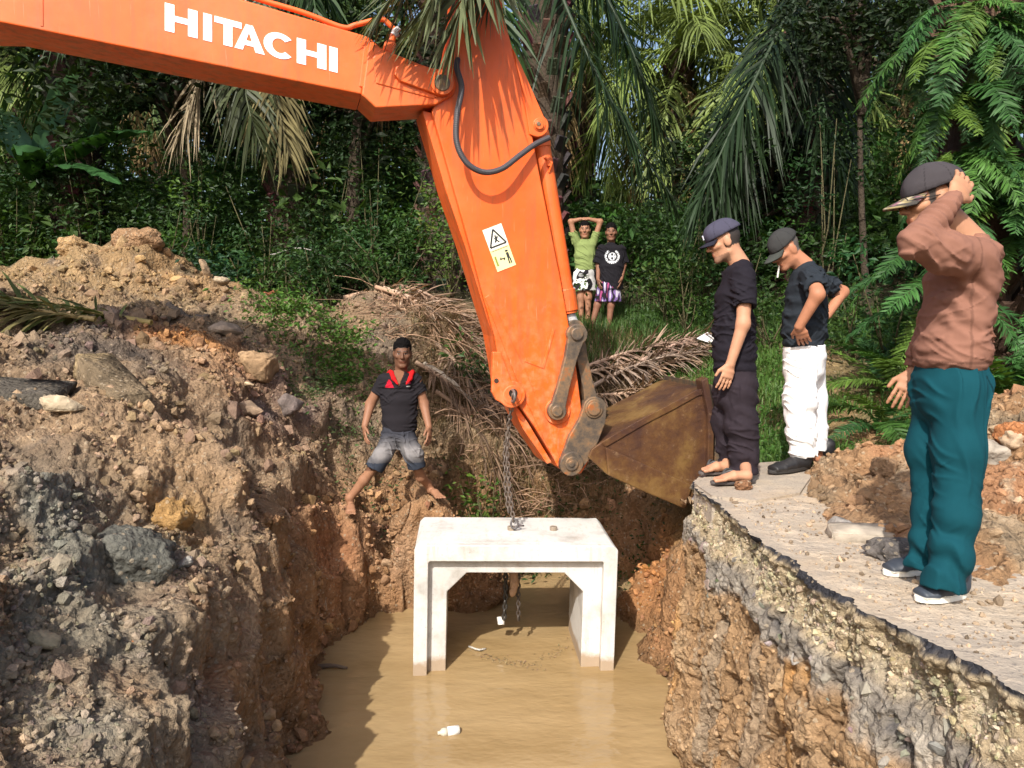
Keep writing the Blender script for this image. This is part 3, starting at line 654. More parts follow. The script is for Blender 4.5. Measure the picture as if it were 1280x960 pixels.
# lifting eye at the lower plate
b = MB()
ring = arc(640, 493, 17, 0, 360, 28)[:-1]
b.prism(pls([(616, 440), (626, 440), (640, 476)] + arc(640, 493, 17, -85, 140, 14) + [(620, 500), (615, 490)], 0.045)[::-1], -NF * 0.05); part(b, 'lifting_lug', M['paint'], arm, bevel=0.008)
b = MB(); b.disc_cyl(pl(641, 494, 0.05), -NF, 0.078, 0.03, 24); part(b, 'eye_collar', M['paint'], arm, bevel=0.008)
b = MB(); b.disc_cyl(pl(641.5, 491.5, 0.054), -NF, 0.034, 0.02, 20, (0.02, 0.015, 0.012)); part(b, 'dark_eye_disc', M['steel'], arm, bevel=0.0)  # near-black discs paint the darkness inside the lug holes
b = MB(); b.disc_cyl(pl(620.5, 476, 0.049), -NF, 0.018, 0.02, 14, (0.05, 0.03, 0.02)); part(b, 'dark_eye_disc', M['steel'], arm, bevel=0.0)
# sticker
b = MB(); ST = [(603, 288), (626.5, 279), (645, 331), (622, 340)]
def SP(u, v):
    a = np.array(ST, float); return tuple(a[0] * (1 - u) * (1 - v) + a[1] * u * (1 - v) + a[2] * u * v + a[3] * (1 - u) * v)
def quad(pts, off, c): b.prism(pls([SP(*q) for q in pts], off)[::-1], -NF * 0.003, c)
quad([(0, 0), (1, 0), (1, .5), (0, .5)], .004, (0.85, 0.82, 0.70)); quad([(0, .5), (1, .5), (1, 1), (0, 1)], .004, (0.86, 0.78, 0.38))
def sline(p, q, wd, off=.006, c=(.03, .03, .03)):
    p, q = np.array(p, float), np.array(q, float); dd = (q - p); L = math.hypot(dd[0] * 25, dd[1] * 55) + 1e-6; n = np.array([-dd[1] * 55 / 25, dd[0] * 25 / 55]); n = n / (math.hypot(n[0] * 25, n[1] * 55) + 1e-6) * wd
    quad([p - n, q - n, q + n, p + n], off, c)
sline((.5, .06), (.08, .44), 1.0); sline((.5, .06), (.92, .44), 1.0); sline((.08, .44), (.92, .44), 1.0)
sline((.4, .36), (.6, .24), .9); sline((.42, .26), (.6, .38), .7); sline((.5, .2), (.5, .27), .9)
sline((.06, .53), (.94, .53), .25); sline((.78, .6), (.78, .64), 1.7); sline((.78, .66), (.78, .80), 1.7); sline((.74, .80), (.74, .92), .8); sline((.84, .80), (.84, .92), .8); sline((.34, .76), (.6, .76), .6); sline((.34, .76), (.42, .72), .6); sline((.6, .76), (.52, .80), .6); sline((.14, .66), (.14, .88), 1.2, c=(.25, .28, .05))
part(b, 'warning_sticker', M['decal'], arm, bevel=0)
# bucket cylinder
b = MB(); c0, c1 = pl(674, 165, -.17), pl(711, 392, -.12)
ax = nz(c1 - c0)
b.tube([c0, c0 + ax * 0.12, c0 + ax * 0.121, c1 - ax * .19, c1 - ax * .189, c1 - ax * .02, c1 - ax * .019, c1], [.075, .075, .068, .068, .080, .080, .07, .07], 24)
part(b, 'bucket_cylinder', M['paint'], bevel=0.006); cyl = exc.children[-1]
b = MB(); b.tube([c1, pl(718, 408, -.12)], 0.045, 16, (0.5, 0.5, 0.5)); part(b, 'piston_rod', M['steel'], cyl, bevel=0.003)
b = MB(); b.disc_cyl(pl(719, 413, -.06), -NF, 0.085, 0.14, 20); part(b, 'rod_eye', M['worn'], cyl, bevel=0.006)
b = MB(); b.box(pl(686, 205, -.10), E1 * .02, NF * .03, E3 * .02); b.tube([pl(680, 196, -.09), pl(690, 204, -.07), pl(686, 216, -.09)], .01, 6); part(b, 'port_block', M['paint'], cyl, bevel=0.003)
# links
def link_bar(a, bb, ra, rb, off, th, name):
    A = np.array(a, float); B = np.array(bb, float); dv = B - A; an = math.degrees(math.atan2(dv[1], dv[0]))
    m = MB(); pv = np.array([-dv[1], dv[0]]) / np.linalg.norm(dv); mid = lambda t, s: tuple(A + dv * t + pv * s * (ra + rb) / 2 * .62)
    pts = arc(A[0], A[1], ra, an + 50, an + 310, 16) + [mid(.3, -1), mid(.7, -1)] + arc(B[0], B[1], rb, an - 130, an + 130, 16) + [mid(.7, 1), mid(.3, 1)]
    m.prism(pls(pts, off)[::-1], -NF * th)
    return part(m, name, M['worn'], bevel=0.008, seg=3)
link_bar((697, 514), (722, 418), 11.5, 13, 0.075, 0.055, 'rocker_link'); link_bar((697, 514), (722, 418), 11.5, 13, -0.42, 0.055, 'rocker_link')
b = MB(); b.disc_cyl(pl(697, 514, .095), -NF, .045, .62, 20); part(b, 'link_pin', M['worn'], bevel=.008)
b = MB(); b.disc_cyl(pl(722, 417.5, .095), -NF, .05, .62, 20); part(b, 'link_pin', M['worn'], bevel=.008)
b = MB(); b.disc_cyl(pl(697, 514, .022), -NF, .105, .03, 26); part(b, 'link_boss', M['paint'], arm, bevel=.006)
link_bar((722, 420), (742, 512), 11, 12, -0.06, 0.26, 'bucket_link')
# --- bucket
bk = empty('bucket', (0, 0, 0)); bk.parent = exc; bk.location = tuple(-np.array(exc.location))
BN = NF                                      # the bucket hangs in the arm's plane
BW = 0.80
shell_px = [(716, 578), (732, 548), (748, 524), (775, 521), (800, 509), (828, 500), (858, 484), (880, 470)]
rim = [(880, 470), (892, 500), (893, 550), (889, 583), (874, 612), (857, 636), (800, 612), (760, 594), (728, 572)]
side = [(736, 572), (740, 562), (752, 553), (772, 541), (795, 528), (815, 517), (835, 507), (856, 496), (870, 488), (882, 485), (889, 500), (891, 545), (887, 583), (873, 608), (857, 636), (800, 612), (760, 594)]
O0b = 0.09
b = MB(); b.prism(pls(side[::-1], O0b), -BN * 0.03); part(b, 'side_plate', M['bucket'], bk, bevel=.004)
b = MB(); b.prism(pls(side[::-1], O0b - BW + .03), -BN * 0.03); part(b, 'side_plate', M['bucket'], bk, bevel=.004)
# shell: swept sheet between the side plates
def sheet(pts, o0, o1, th, name, mat, bev=.004):
    A = np.array(pls(pts, o0)); Bq = np.array(pls(pts, o0)) - BN * (o0 - o1)
    m = len(A); T = np.gradient(A, axis=0); nrm = np.cross(T, BN); nrm /= np.linalg.norm(nrm, axis=1)[:, None]
    mb = MB(); V = np.concatenate([A, Bq, A + nrm * th, Bq + nrm * th]); F = []
    for i in range(m - 1):
        F += [[i, i + 1, m + i + 1, m + i], [2 * m + i, 3 * m + i, 3 * m + i + 1, 2 * m + i + 1], [i, 2 * m + i, 2 * m + i + 1, i + 1], [m + i, m + i + 1, 3 * m + i + 1, 3 * m + i]]
    F += [[0, m, 3 * m, 2 * m], [m - 1, 3 * m - 1, 4 * m - 1, 2 * m - 1]]
    mb.add(V, [np.array(F)]); return part(mb, name, mat, bk, bevel=bev)
sheet([(736, 572), (740, 562), (752, 553), (772, 541), (795, 528), (815, 517), (835, 507), (856, 496), (870, 488), (882, 485)], O0b - .031, O0b - BW + .031, .03, 'shell', M['bucket'])
sheet([(882, 485), (889, 500), (890, 545), (886, 583), (872, 606), (857, 636)], O0b - .031, O0b - BW + .031, .03, 'floor_plate', M['bucket'])
# wear bars on the near side
b = MB(); b.prism(pls([(757, 559), (866, 607), (857, 636.5), (800, 612.5), (761, 594.5)], O0b + .035)[::-1], -BN * .034); part(b, 'wear_plate', M['bucket'], bk, bevel=.010)
b = MB(); b.prism(pls([(877, 476), (885, 472), (893, 520), (892, 578), (885, 584), (886, 520)], O0b + .05)[::-1], -BN * .11); part(b, 'lip_bar', M['bucket'], bk, bevel=.006)
b = MB(); b.prism(pls([(889, 480), (902, 492), (905, 545), (898, 580), (893, 580), (895, 520)], O0b - .05)[::-1], -BN * .9); part(b, 'cutting_edge', M['worn'], bk, bevel=.006)
b = MB(); b.prism(pls([(752, 553), (772, 541), (795, 528), (815, 517), (835, 507), (856, 496), (870, 488), (882, 485), (884, 492), (872, 495), (858, 503), (838, 514), (818, 524), (798, 535), (776, 548), (757, 559)], O0b + .012)[::-1], -BN * .011); part(b, 'edge_strip', M['bucket'], bk, bevel=.003)
for k in range(4):
    o = O0b - .12 - .25 * k
    b = MB(); b.prism(pls([(897, 500), (914, 520), (916, 538), (898, 545)], o)[::-1], -BN * .09); part(b, 'tooth', M['worn'], bk, bevel=.008)
# ears with the two pins
for o in (0.055, -.40):
    b = MB(); b.prism(pls(arc(715, 580, 15, 60, 215, 12) + [(712, 545), (724, 525)] + arc(744, 511, 15, 180, 350, 12) + [(757, 528), (748, 552), (735, 577)], o)[::-1], -NF * .05); part(b, 'bucket_ear', M['worn'], bk, bevel=.006)
b = MB(); b.disc_cyl(pl(715, 580, .10), -NF, .095, .05, 28); b.disc_cyl(pl(715, 580, .115), -NF, .055, .7, 22); b.disc_cyl(pl(715, 580, .124), -NF, .028, .02, 16); part(b, 'bucket_pin', M['worn'], bk, bevel=.006)
b = MB(); b.disc_cyl(pl(743, 511, .085), -NF, .055, .62, 22); b.disc_cyl(pl(743, 511, .07), -NF, .075, .02, 22); part(b, 'bucket_pin', M['worn'], bk, bevel=.006)
# --- hose on the arm
b = MB(); hp_ = smooth_path([pl(x, y, o) for x, y, o in [(573, 70, -.05), (571, 85, .06), (577, 110, .12), (571, 145, .16), (571, 178, .17), (583, 203, .17), (604, 215, .16), (627, 211, .14), (650, 194, .10), (668, 181, .06), (686, 172, .02)]], 260)
rr_ = 0.0205 + 0.0016 * (np.arange(260) % 2); b.tube(hp_, rr_, 10, (0.055, 0.05, 0.055)); part(b, 'hydraulic_hose', M['rubber'], bevel=0, smooth=False)

# ================================================================== LIFTING CHAIN
def chain(mb, pts, ll=0.054, r=0.0065, col=(0.13, 0.10, 0.08)):
    path = np.asarray(pts, float); L = np.concatenate([[0], np.cumsum(np.linalg.norm(np.diff(path, axis=0), axis=1))])
    n = int(L[-1] / (ll * 0.74)); pr = np.stack([np.interp(np.linspace(0, L[-1], n + 1), L, path[:, k]) for k in range(3)], 1)
    for i in range(n):
        c = (pr[i] + pr[i + 1]) / 2; t = nz(pr[i + 1] - pr[i]); s = nz(np.cross(t, [0.3, 1, 0.2])); s2 = np.cross(t, s); a = s if i % 2 else s2
        mb.torus(c, a, t, ll * 0.27, r, 12, 5, col, 1.75)
BOXC = P(648, 690, 6.0)
top_hook = P(642, 655, 6.36)
b = MB()
eye = pl(641, 497, .0) - NF * .02
chain(b, [pl(641, 492, .06), pl(640, 505, .03), P(636, 530, 6.25), P(634, 570, 6.3), P(637, 615, 6.33), P(642, 652, 6.36)])
chain(b, [P(638, 522, 6.27), P(631, 560, 6.36), P(632, 610, 6.4), P(636, 640, 6.42)])
b.torus(pl(641, 495, .07), E3, NF, .045, .012, 16, 6, (0.12, 0.10, 0.09), 1.3)
co = b.build('lifting_chain', M['steel'], None, True)
tag(co, 'rusty steel chain from the arm eye down to the white culvert', 'chain')
b = MB(); b.torus(P(643, 655, 6.36), RT, UP, .028, .008, 14, 6, (0.10, 0.09, 0.09), 1.3); b.tube([P(643, 658, 6.36), P(655, 657, 6.4)], .007, 6, (.12, .1, .1))
hk = b.build('chain_hook', M['steel'], None, True); hk.parent = co

# ================================================================== BOX CULVERT
YAW = math.radians(3.5); ROLL = math.radians(-1.3)
bx = np.array([math.cos(YAW) * math.cos(ROLL), math.sin(YAW) * math.cos(ROLL), math.sin(ROLL)]); by = nz([-math.sin(YAW), math.cos(YAW), 0.0]); bz = np.cross(bx, by)
BO = P(646.5, 682, 5.98)                      # middle of the front top edge
def B3(x, y, z): return BO + bx * x + by * y + bz * z
Wd, Ht, Ln = 0.765, 1.42, 0.80
def ring_mesh(mb, outer, inner, y0, y1, yf_in=None):
    n = len(outer); Vf = [B3(x, y0, z) for x, z in outer] + [B3(x, y0, z) for x, z in inner] + [B3(x, y1, z) for x, z in outer] + [B3(x, y1, z) for x, z in inner]
    F = []
    for i in range(n):
        j = (i + 1) % n
        F += [[i, j, n + j, n + i], [2 * n + i, 3 * n + i, 3 * n + j, 2 * n + j], [i, 2 * n + i, 2 * n + j, j], [n + i, n + j, 3 * n + j, 3 * n + i]]
    mb.add(np.array(Vf), [np.array(F)])
def octo(hw, zt, zb, ch): return [(-hw + ch, zt), (hw - ch, zt), (hw, zt - ch), (hw, zb + ch), (hw - ch, zb), (-hw + ch, zb), (-hw, zb + ch), (-hw, zt - ch)]
cb = empty('box_culvert', tuple(BO)); tag(cb, 'white precast concrete box culvert section standing in the muddy water', 'box culvert')
b = MB(); ring_mesh(b, octo(Wd, 0, -Ht, .035), octo(Wd - .105, -.125, -Ht + .1, .012), 0.0, 0.075)
o = b.build('rim', M['concrete'], None, False, .008, 3); o.parent = cb; o.location = tuple(-BO)
b = MB(); ring_mesh(b, octo(Wd - .001, -.001, -Ht + .001, .036), octo(.52, -.235, -Ht + .2, .15), 0.0745, Ln)
o = b.build('barrel', M['concrete'], None, False, .008, 3); o.parent = cb; o.location = tuple(-BO)
for x in (-.02, .32):
    b = MB(); b.tube([B3(x, .42, -.005), B3(x, .42, .03)], .03, 12, (0.25, 0.2, 0.15)); o = b.build('lifting_point', M['steel'], cb, False, .004); o.location = tuple(-BO)
# chains and a piece of wood hanging inside
b = MB(); chain(b, [P(632, 712, 6.5), P(632, 745, 6.5), P(630, 774, 6.5)], .05, .011, (.03, .026, .022)); o = tag(b.build('chain', M['steel'], None, True), 'dark chain hanging inside the culvert opening, ending at the white cup', 'chain')
b = MB(); chain(b, [P(648, 712, 6.5), P(648, 775, 6.5)], .05, .008, (.06, .045, .035)); o = tag(b.build('chain', M['steel'], None, True), 'thinner chain right of the wood piece inside the culvert opening', 'chain')
b = MB(); b.tube(smooth_path([P(641, 713, 6.46), P(643, 728, 6.45), P(641, 740, 6.45), P(639, 746, 6.45)], 12), [.03, .036, .034, .036, .038, .034, .03, .03, .028, .024, .018, .008], 8, (0.42, 0.27, 0.17))
o = tag(b.build('wood_piece', M['bark'], None, True), 'pale reddish wood piece hanging between chain strands inside the culvert', 'wood')
b = MB(); b.tube([P(626, 771, 6.62), P(626.5, 781, 6.6)], [.034, .026], 16, (0.75, 0.73, 0.68)); o = tag(b.build('plastic_cup', M['decal'], None, False, .003), 'small white cup at the chain end inside the culvert', 'cup')
# ================================================================== PEOPLE
def surface_nets(F, org, h):
    S_ = F < 0; nx, ny, nz_ = F.shape
    cnt = np.zeros((nx - 1, ny - 1, nz_ - 1), np.int8)
    for i in (0, 1):
        for j in (0, 1):
            for k in (0, 1): cnt += S_[i:nx - 1 + i, j:ny - 1 + j, k:nz_ - 1 + k]
    act = (cnt > 0) & (cnt < 8); I, J, K = np.nonzero(act)
    vid = np.full(act.shape, -1, np.int64); vid[I, J, K] = np.arange(len(I))
    acc = np.zeros((len(I), 3)); n = np.zeros(len(I))
    cs = [(a, b, c) for a in (0, 1) for b in (0, 1) for c in (0, 1)]
    for p in cs:
        for ax in range(3):
            if p[ax]: continue
            q = list(p); q[ax] = 1
            f0 = F[I + p[0], J + p[1], K + p[2]]; f1 = F[I + q[0], J + q[1], K + q[2]]
            m = (f0 < 0) != (f1 < 0); t = np.where(m, f0 / (f0 - f1 + 1e-12 * (f0 == f1)), 0)
            pos = np.stack([np.full(len(I), p[0], float), np.full(len(I), p[1], float), np.full(len(I), p[2], float)], 1); pos[:, ax] = t
            acc += pos * m[:, None]; n += m
    V = org + h * (np.stack([I, J, K], 1) + acc / np.maximum(n, 1)[:, None]); Q = []
    for ax in range(3):
        sl0 = [slice(None)] * 3; sl1 = [slice(None)] * 3; sl0[ax] = slice(0, -1); sl1[ax] = slice(1, None)
        a, b2 = S_[tuple(sl0)], S_[tuple(sl1)]; ch = a != b2
        o1, o2 = [(1, 2), (2, 0), (0, 1)][ax]
        i = np.array(np.nonzero(ch)).T; ok = (i[:, o1] > 0) & (i[:, o2] > 0) & (i[:, o1] < F.shape[o1] - 1) & (i[:, o2] < F.shape[o2] - 1); i = i[ok]
        d1 = np.zeros(3, int); d1[o1] = 1; d2 = np.zeros(3, int); d2[o2] = 1
        g = lambda v: vid[v[:, 0], v[:, 1], v[:, 2]]
        q = np.stack([g(i - d1 - d2), g(i - d2), g(i), g(i - d1)], 1)
        fl = a[i[:, 0], i[:, 1], i[:, 2]]; q[~fl] = q[~fl][:, ::-1]; Q.append(q)
    Q = np.concatenate(Q); Q = Q[(Q >= 0).all(1)]
    return V, Q

class Sdf:
    def __init__(s, h): s.h = h; s.pr = []; s.cut = []; s.fold = []; s.rings = []
    holes = ()
    def flat(s, a, b, ra, rb, k=.02, hole=.021):
        a, b = np.asarray(a, float), np.asarray(b, float); ax = nz(b - a); s.pr.append(('f', a, b, ra, rb, k))
        if hole: s.holes = tuple(s.holes) + ((b - ax * .0, b + ax * .08, rb - hole),)
        return s
    def cap(s, a, b, ra, rb=None, k=.02): s.pr.append(('c', np.asarray(a, float), np.asarray(b, float), ra, rb if rb is not None else ra, k)); return s
    def ell(s, c, ax, dims, k=.02):
        A = np.array([nz(v) for v in ax]); s.pr.append(('e', np.asarray(c, float), A, np.asarray(dims, float), None, k)); return s
    def tor(s, secs, lat, k=.03):
        """secs: (centre, half lateral, half fore-aft)"""
        for (c0, l0, f0), (c1, l1, f1) in zip(secs[:-1], secs[1:]): s.pr.append(('t', np.asarray(c0, float), np.asarray(c1, float), (l0, f0, l1, f1), nz(lat), k))
        return s
    def bounds(s):
        lo, hi = np.full(3, 1e9), np.full(3, -1e9)
        for p in s.pr:
            if p[0] in 'cf': r = max(p[3], p[4]); pts = (p[1], p[2])
            elif p[0] == 'e': r = max(p[3]); pts = (p[1],)
            else: r = max(p[3]); pts = (p[1], p[2])
            for q in pts: lo = np.minimum(lo, q - r); hi = np.maximum(hi, q + r)
        return lo - .03, hi + .03
    def evalp(s, X, p):
        if p[0] in 'cf':
            a, b, ra, rb = p[1:5]; ab = b - a; t = np.clip(((X - a) @ ab) / (ab @ ab + 1e-12), 0, 1)
            if p[0] == 'f': return np.maximum(np.linalg.norm(X - a - t[:, None] * ab, axis=1) - (ra + (rb - ra) * t), (X - b) @ (ab / np.linalg.norm(ab)))
            return np.linalg.norm(X - a - t[:, None] * ab, axis=1) - (ra + (rb - ra) * t)
        if p[0] == 'e':
            q = (X - p[1]) @ p[2].T / p[3]; n = np.linalg.norm(q, axis=1); n2 = np.linalg.norm(q / p[3], axis=1)
            return n * (n - 1) / (n2 + 1e-9)
        a, b, (l0, f0, l1, f1), lat = p[1:5]; ab = b - a; L = np.linalg.norm(ab); ax = ab / L
        la = nz(lat - ax * (lat @ ax)); fo = np.cross(ax, la)
        w = X - a; t0 = w @ ax; t = np.clip(t0 / L, 0, 1); qa = t0 - t * L
        l = l0 + (l1 - l0) * t; f = f0 + (f1 - f0) * t; m = np.minimum(l, f)
        x, y, z = (w @ la) / l, (w @ fo) / f, qa / (0.55 * m)
        n = np.sqrt(x * x + y * y + z * z); n2 = np.sqrt((x / l) ** 2 + (y / f) ** 2 + (z / (0.55 * m)) ** 2)
        return n * (n - 1) / (n2 + 1e-9)
    def mesh(s, iters=1):
        lo, hi = s.bounds(); h = s.h; dims = np.ceil((hi - lo) / h).astype(int) + 1
        F = np.full(dims, 0.5)
        gx_ = [lo[i] + h * np.arange(dims[i]) for i in range(3)]
        for p in s.pr:
            if p[0] in 'cf': r = max(p[3], p[4]); pts = np.array([p[1], p[2]])
            elif p[0] == 'e': r = max(p[3]); pts = np.array([p[1]])
            else: r = max(p[3]); pts = np.array([p[1], p[2]])
            mg = r + .045
            i0 = np.clip(np.floor((pts.min(0) - mg - lo) / h).astype(int), 0, dims); i1 = np.clip(np.ceil((pts.max(0) + mg - lo) / h).astype(int) + 1, 0, dims)
            sl = tuple(slice(a, b) for a, b in zip(i0, i1))
            A = np.meshgrid(*[gx_[i][sl[i]] for i in range(3)], indexing='ij'); X = np.stack([a.ravel() for a in A], 1)
            dd = s.evalp(X, p).reshape(A[0].shape); k = p[5]; cur = F[sl]
            hh = np.maximum(k - np.abs(cur - dd), 0) / max(k, 1e-6); F[sl] = np.minimum(cur, dd) - hh * hh * k * .25
        if s.fold or s.rings:
            nb = np.abs(F) < .03; ii = np.array(np.nonzero(nb)).T; X = lo + h * ii; add = np.zeros(len(X))
            for fd in s.fold:
                if len(fd) == 3:
                    amp_, sc, off = fd; n_ = noise3((X + off) * np.asarray(sc)); add += amp_ * (1 - 2.2 * np.abs(n_)) * 0.5
                else:       # creases running across axis ax
                    amp_, ax, fl, fh, off = fd; ax = nz(ax); W_ = X + off + .05 * np.stack([noise3(X * 5 + 3 + off), noise3(X * 5 + 31 + off), noise3(X * 5 + 57 + off)], 1)
                    n_ = noise3(W_ * fl + (W_ @ ax)[:, None] * ax * (fh - fl)); mk_ = sst(-.25, .35, noise3(X * 4.5 + 11 + off))
                    add += amp_ * mk_ * (np.exp(-(n_ / .16) ** 2) - .35)
            for c, r, ax, fr, amp_ in s.rings:      # folds bunched round a place, running across axis ax
                dl = X - c; wg = np.exp(-(np.linalg.norm(dl, axis=1) / r) ** 2)
                add += amp_ * wg * np.sin((dl @ nz(ax)) * fr + 2.5 * noise3(X * 9))
            F[nb] -= add
        for (a, b, r) in s.holes:
            A = np.meshgrid(*gx_, indexing='ij'); X = np.stack([q.ravel() for q in A], 1); sel = (np.abs(X - (a + b) / 2) < np.abs(b - a) / 2 + r + .03).all(1); dd = s.evalp(X[sel], ('c', a, b, r, r, 0)); Fr_ = F.reshape(-1); Fr_[sel] = np.maximum(Fr_[sel], -dd); F = Fr_.reshape(dims)
        for c, n_ in s.cut:
            A = np.meshgrid(*gx_, indexing='ij', sparse=True); pd = (A[0] - c[0]) * n_[0] + (A[1] - c[1]) * n_[1] + (A[2] - c[2]) * n_[2]
            F = np.maximum(F, pd)
        V, Q = surface_nets(F, lo, h)
        return V, Q
    def build(s, name, mat, parent, colf):
        V, Q = s.mesh()
        c = colf(V) if callable(colf) else np.tile(np.asarray(colf, float), (len(V), 1))
        o = mk(name, V, Q, mat, None, True, c)
        off = np.zeros(3); p = parent
        while p is not None: off += np.array(p.location); p = p.parent
        o.parent = parent; o.location = tuple(-off)
        return o

UPZ = np.array([0, 0, 1.0])
def head_prims(S, c, f, u, s=1.0):
    f = nz(f); l = nz(np.cross(u, f)); u = np.cross(f, l)
    q = lambda a, b, d: c + s * (a * f + b * l + d * u)
    S.ell(q(-.012, 0, .025), (f, l, u), np.array([.098, .076, .092]) * s, .01)
    S.ell(q(.022, 0, -.045), (f, l, u), np.array([.074, .058, .082]) * s, .03)
    S.cap(q(.078, -.012, -.108), q(.078, .012, -.108), .020 * s, None, .025)
    S.cap(q(.0, -.052, -.075), q(.062, -.022, -.102), .016 * s, .016 * s, .02); S.cap(q(.0, .052, -.075), q(.062, .022, -.102), .016 * s, .016 * s, .02)
    S.cap(q(.094, 0, .012), q(.113, 0, -.026), .008 * s, .0125 * s, .012)
    S.cap(q(.101, -.011, -.030), q(.101, .011, -.030), .009 * s, None, .008)
    S.cap(q(.080, -.032, .024), q(.083, .032, .024), .012 * s, None, .015)
    for sg in (-1, 1):
        S.cap(q(.068, sg * .046, -.022), q(.05, sg * .058, -.02), .016 * s, .014 * s, .02)
        S.ell(q(-.012, sg * .078, -.012), (f + .5 * sg * l, l, u), np.array([.021, .010, .034]) * s, .006)
    S.cap(q(.090, -.018, -.062), q(.090, .018, -.062), .0085 * s, None, .008); S.cap(q(.088, -.014, -.074), q(.088, .014, -.074), .009 * s, None, .006)
    return l, u
def hand_prims(S, wrist, dr, palm, thumb, s=1.0, curl=.35, spread=.09):
    """dr: wrist to knuckles, palm: the way the palm looks, thumb: side the thumb leaves from"""
    dr = nz(dr); palm = nz(palm - dr * np.dot(palm, dr)); th = nz(np.cross(palm, dr)); th = th if np.dot(th, thumb) > 0 else -th
    k = wrist + dr * .082 * s
    S.tor([(wrist, .027 * s, .019 * s), (wrist + dr * .045 * s, .038 * s, .015 * s), (k, .040 * s, .012 * s)], th, .012)
    for i, (off, ln) in enumerate(((.030, .92), (.010, 1.0), (-.010, .94), (-.029, .76))):
        p = k + th * off * s - dr * .012 * s; d0 = nz(dr + th * off / .03 * spread); r = .0088 * s * (0.93 if i == 3 else 1)
        for j, L in enumerate((.046, .028, .022)):
            d1 = nz(d0 * math.cos(curl * (.7 if j == 0 else 1.0)) + palm * math.sin(curl * (.7 if j == 0 else 1.0))); n = p + d1 * L * ln * s
            S.cap(p, n, r, r * .93, .004); p = n; d0 = nz(d1 - palm * 0); r *= .93
            palm_ = nz(palm - d0 * np.dot(palm, d0)); palm = palm if j == 2 else palm
            d0 = nz(d1)
            dr_ = d0
            if j < 2: palm_t = palm_
        # the next finger starts from the same palm direction again
    b = wrist + dr * .022 * s + th * .026 * s; m = b + nz(dr * .72 + th * .6 + palm * .25) * .044 * s; e = m + nz(dr * .93 + th * .22 + palm * .3) * .034 * s
    S.cap(b, m, .0135 * s, .0105 * s, .010); S.cap(m, e, .0103 * s, .0085 * s, .004)
def face_cols(V, C, c, f, u, s, skin, brow=(.03, .02, .015), lip=None, stubble=0.0):
    f = nz(f); l = nz(np.cross(u, f)); u = np.cross(f, l); D = (V - c) / s; a, b, d = D @ f, D @ l, D @ u
    def w(m, col, k=1.0): C[m] = C[m] * (1 - k) + np.array(col) * k
    fr = a > .05
    w(fr & (np.abs(d + .068) < .011) & (np.abs(b) < .026), lip or (skin[0] * .8, skin[1] * .55, skin[2] * .55), .8)
    for sg in (-1, 1):
        bb = b - sg * .031
        w(fr & (np.abs(d - .029 - .05 * np.abs(bb) * -1) < .0055) & (np.abs(bb) < .019), brow, .85)
        w(fr & ((bb / .0145) ** 2 + ((d - .006) / .0065) ** 2 < 1), (.34, .29, .26), .8)
        w(fr & ((bb / .0065) ** 2 + ((d - .006) / .0065) ** 2 < 1), (.02, .015, .012), 1)
    w(fr & (np.abs(d + .036) < .004) & (np.abs(np.abs(b) - .007) < .004), (skin[0] * .35, skin[1] * .3, skin[2] * .3), .9)
    if stubble:
        w((a > .0) & (d < -.055) & (d > -.135) & (np.abs(d + .068) > .012), (.07, .05, .04), stubble); w((a > .07) & (np.abs(d + .05) < .008) & (np.abs(b) < .03), (.06, .045, .035), stubble * 1.3)
def limb(S, pts, rs, k=.025):
    for (a, b, ra, rb) in zip(pts[:-1], pts[1:], rs[:-1], rs[1:]): S.cap(a, b, ra, rb, k)
def hair_mesh(name, parent, c, f, u, s, h, line=.045, thick=.012, col=(.016, .013, .012), back=-.07, cutn=None):
    f = nz(f); l = nz(np.cross(u, f)); u = np.cross(f, l); S = Sdf(h)
    S.ell(c + s * (-.026 * f + .044 * u), (f, l, u), np.array([.098, .077, .087]) * s, .0)
    S.ell(c + s * (.006 * f + .086 * u), (f, l, u), np.array([.058, .056, .040]) * s, .02)
    S.ell(c + s * (-.048 * f - .005 * u), (f, l, u), np.array([.064, .074, .075]) * s, .02)
    S.fold = [(.012 * s, (46, 46, 46), 0), (.012 * s, (22, 22, 22), 3)]
    S.cut = [(c - s * .06 * u, -u)]
    return S.build(name, M['hair'], parent, col)
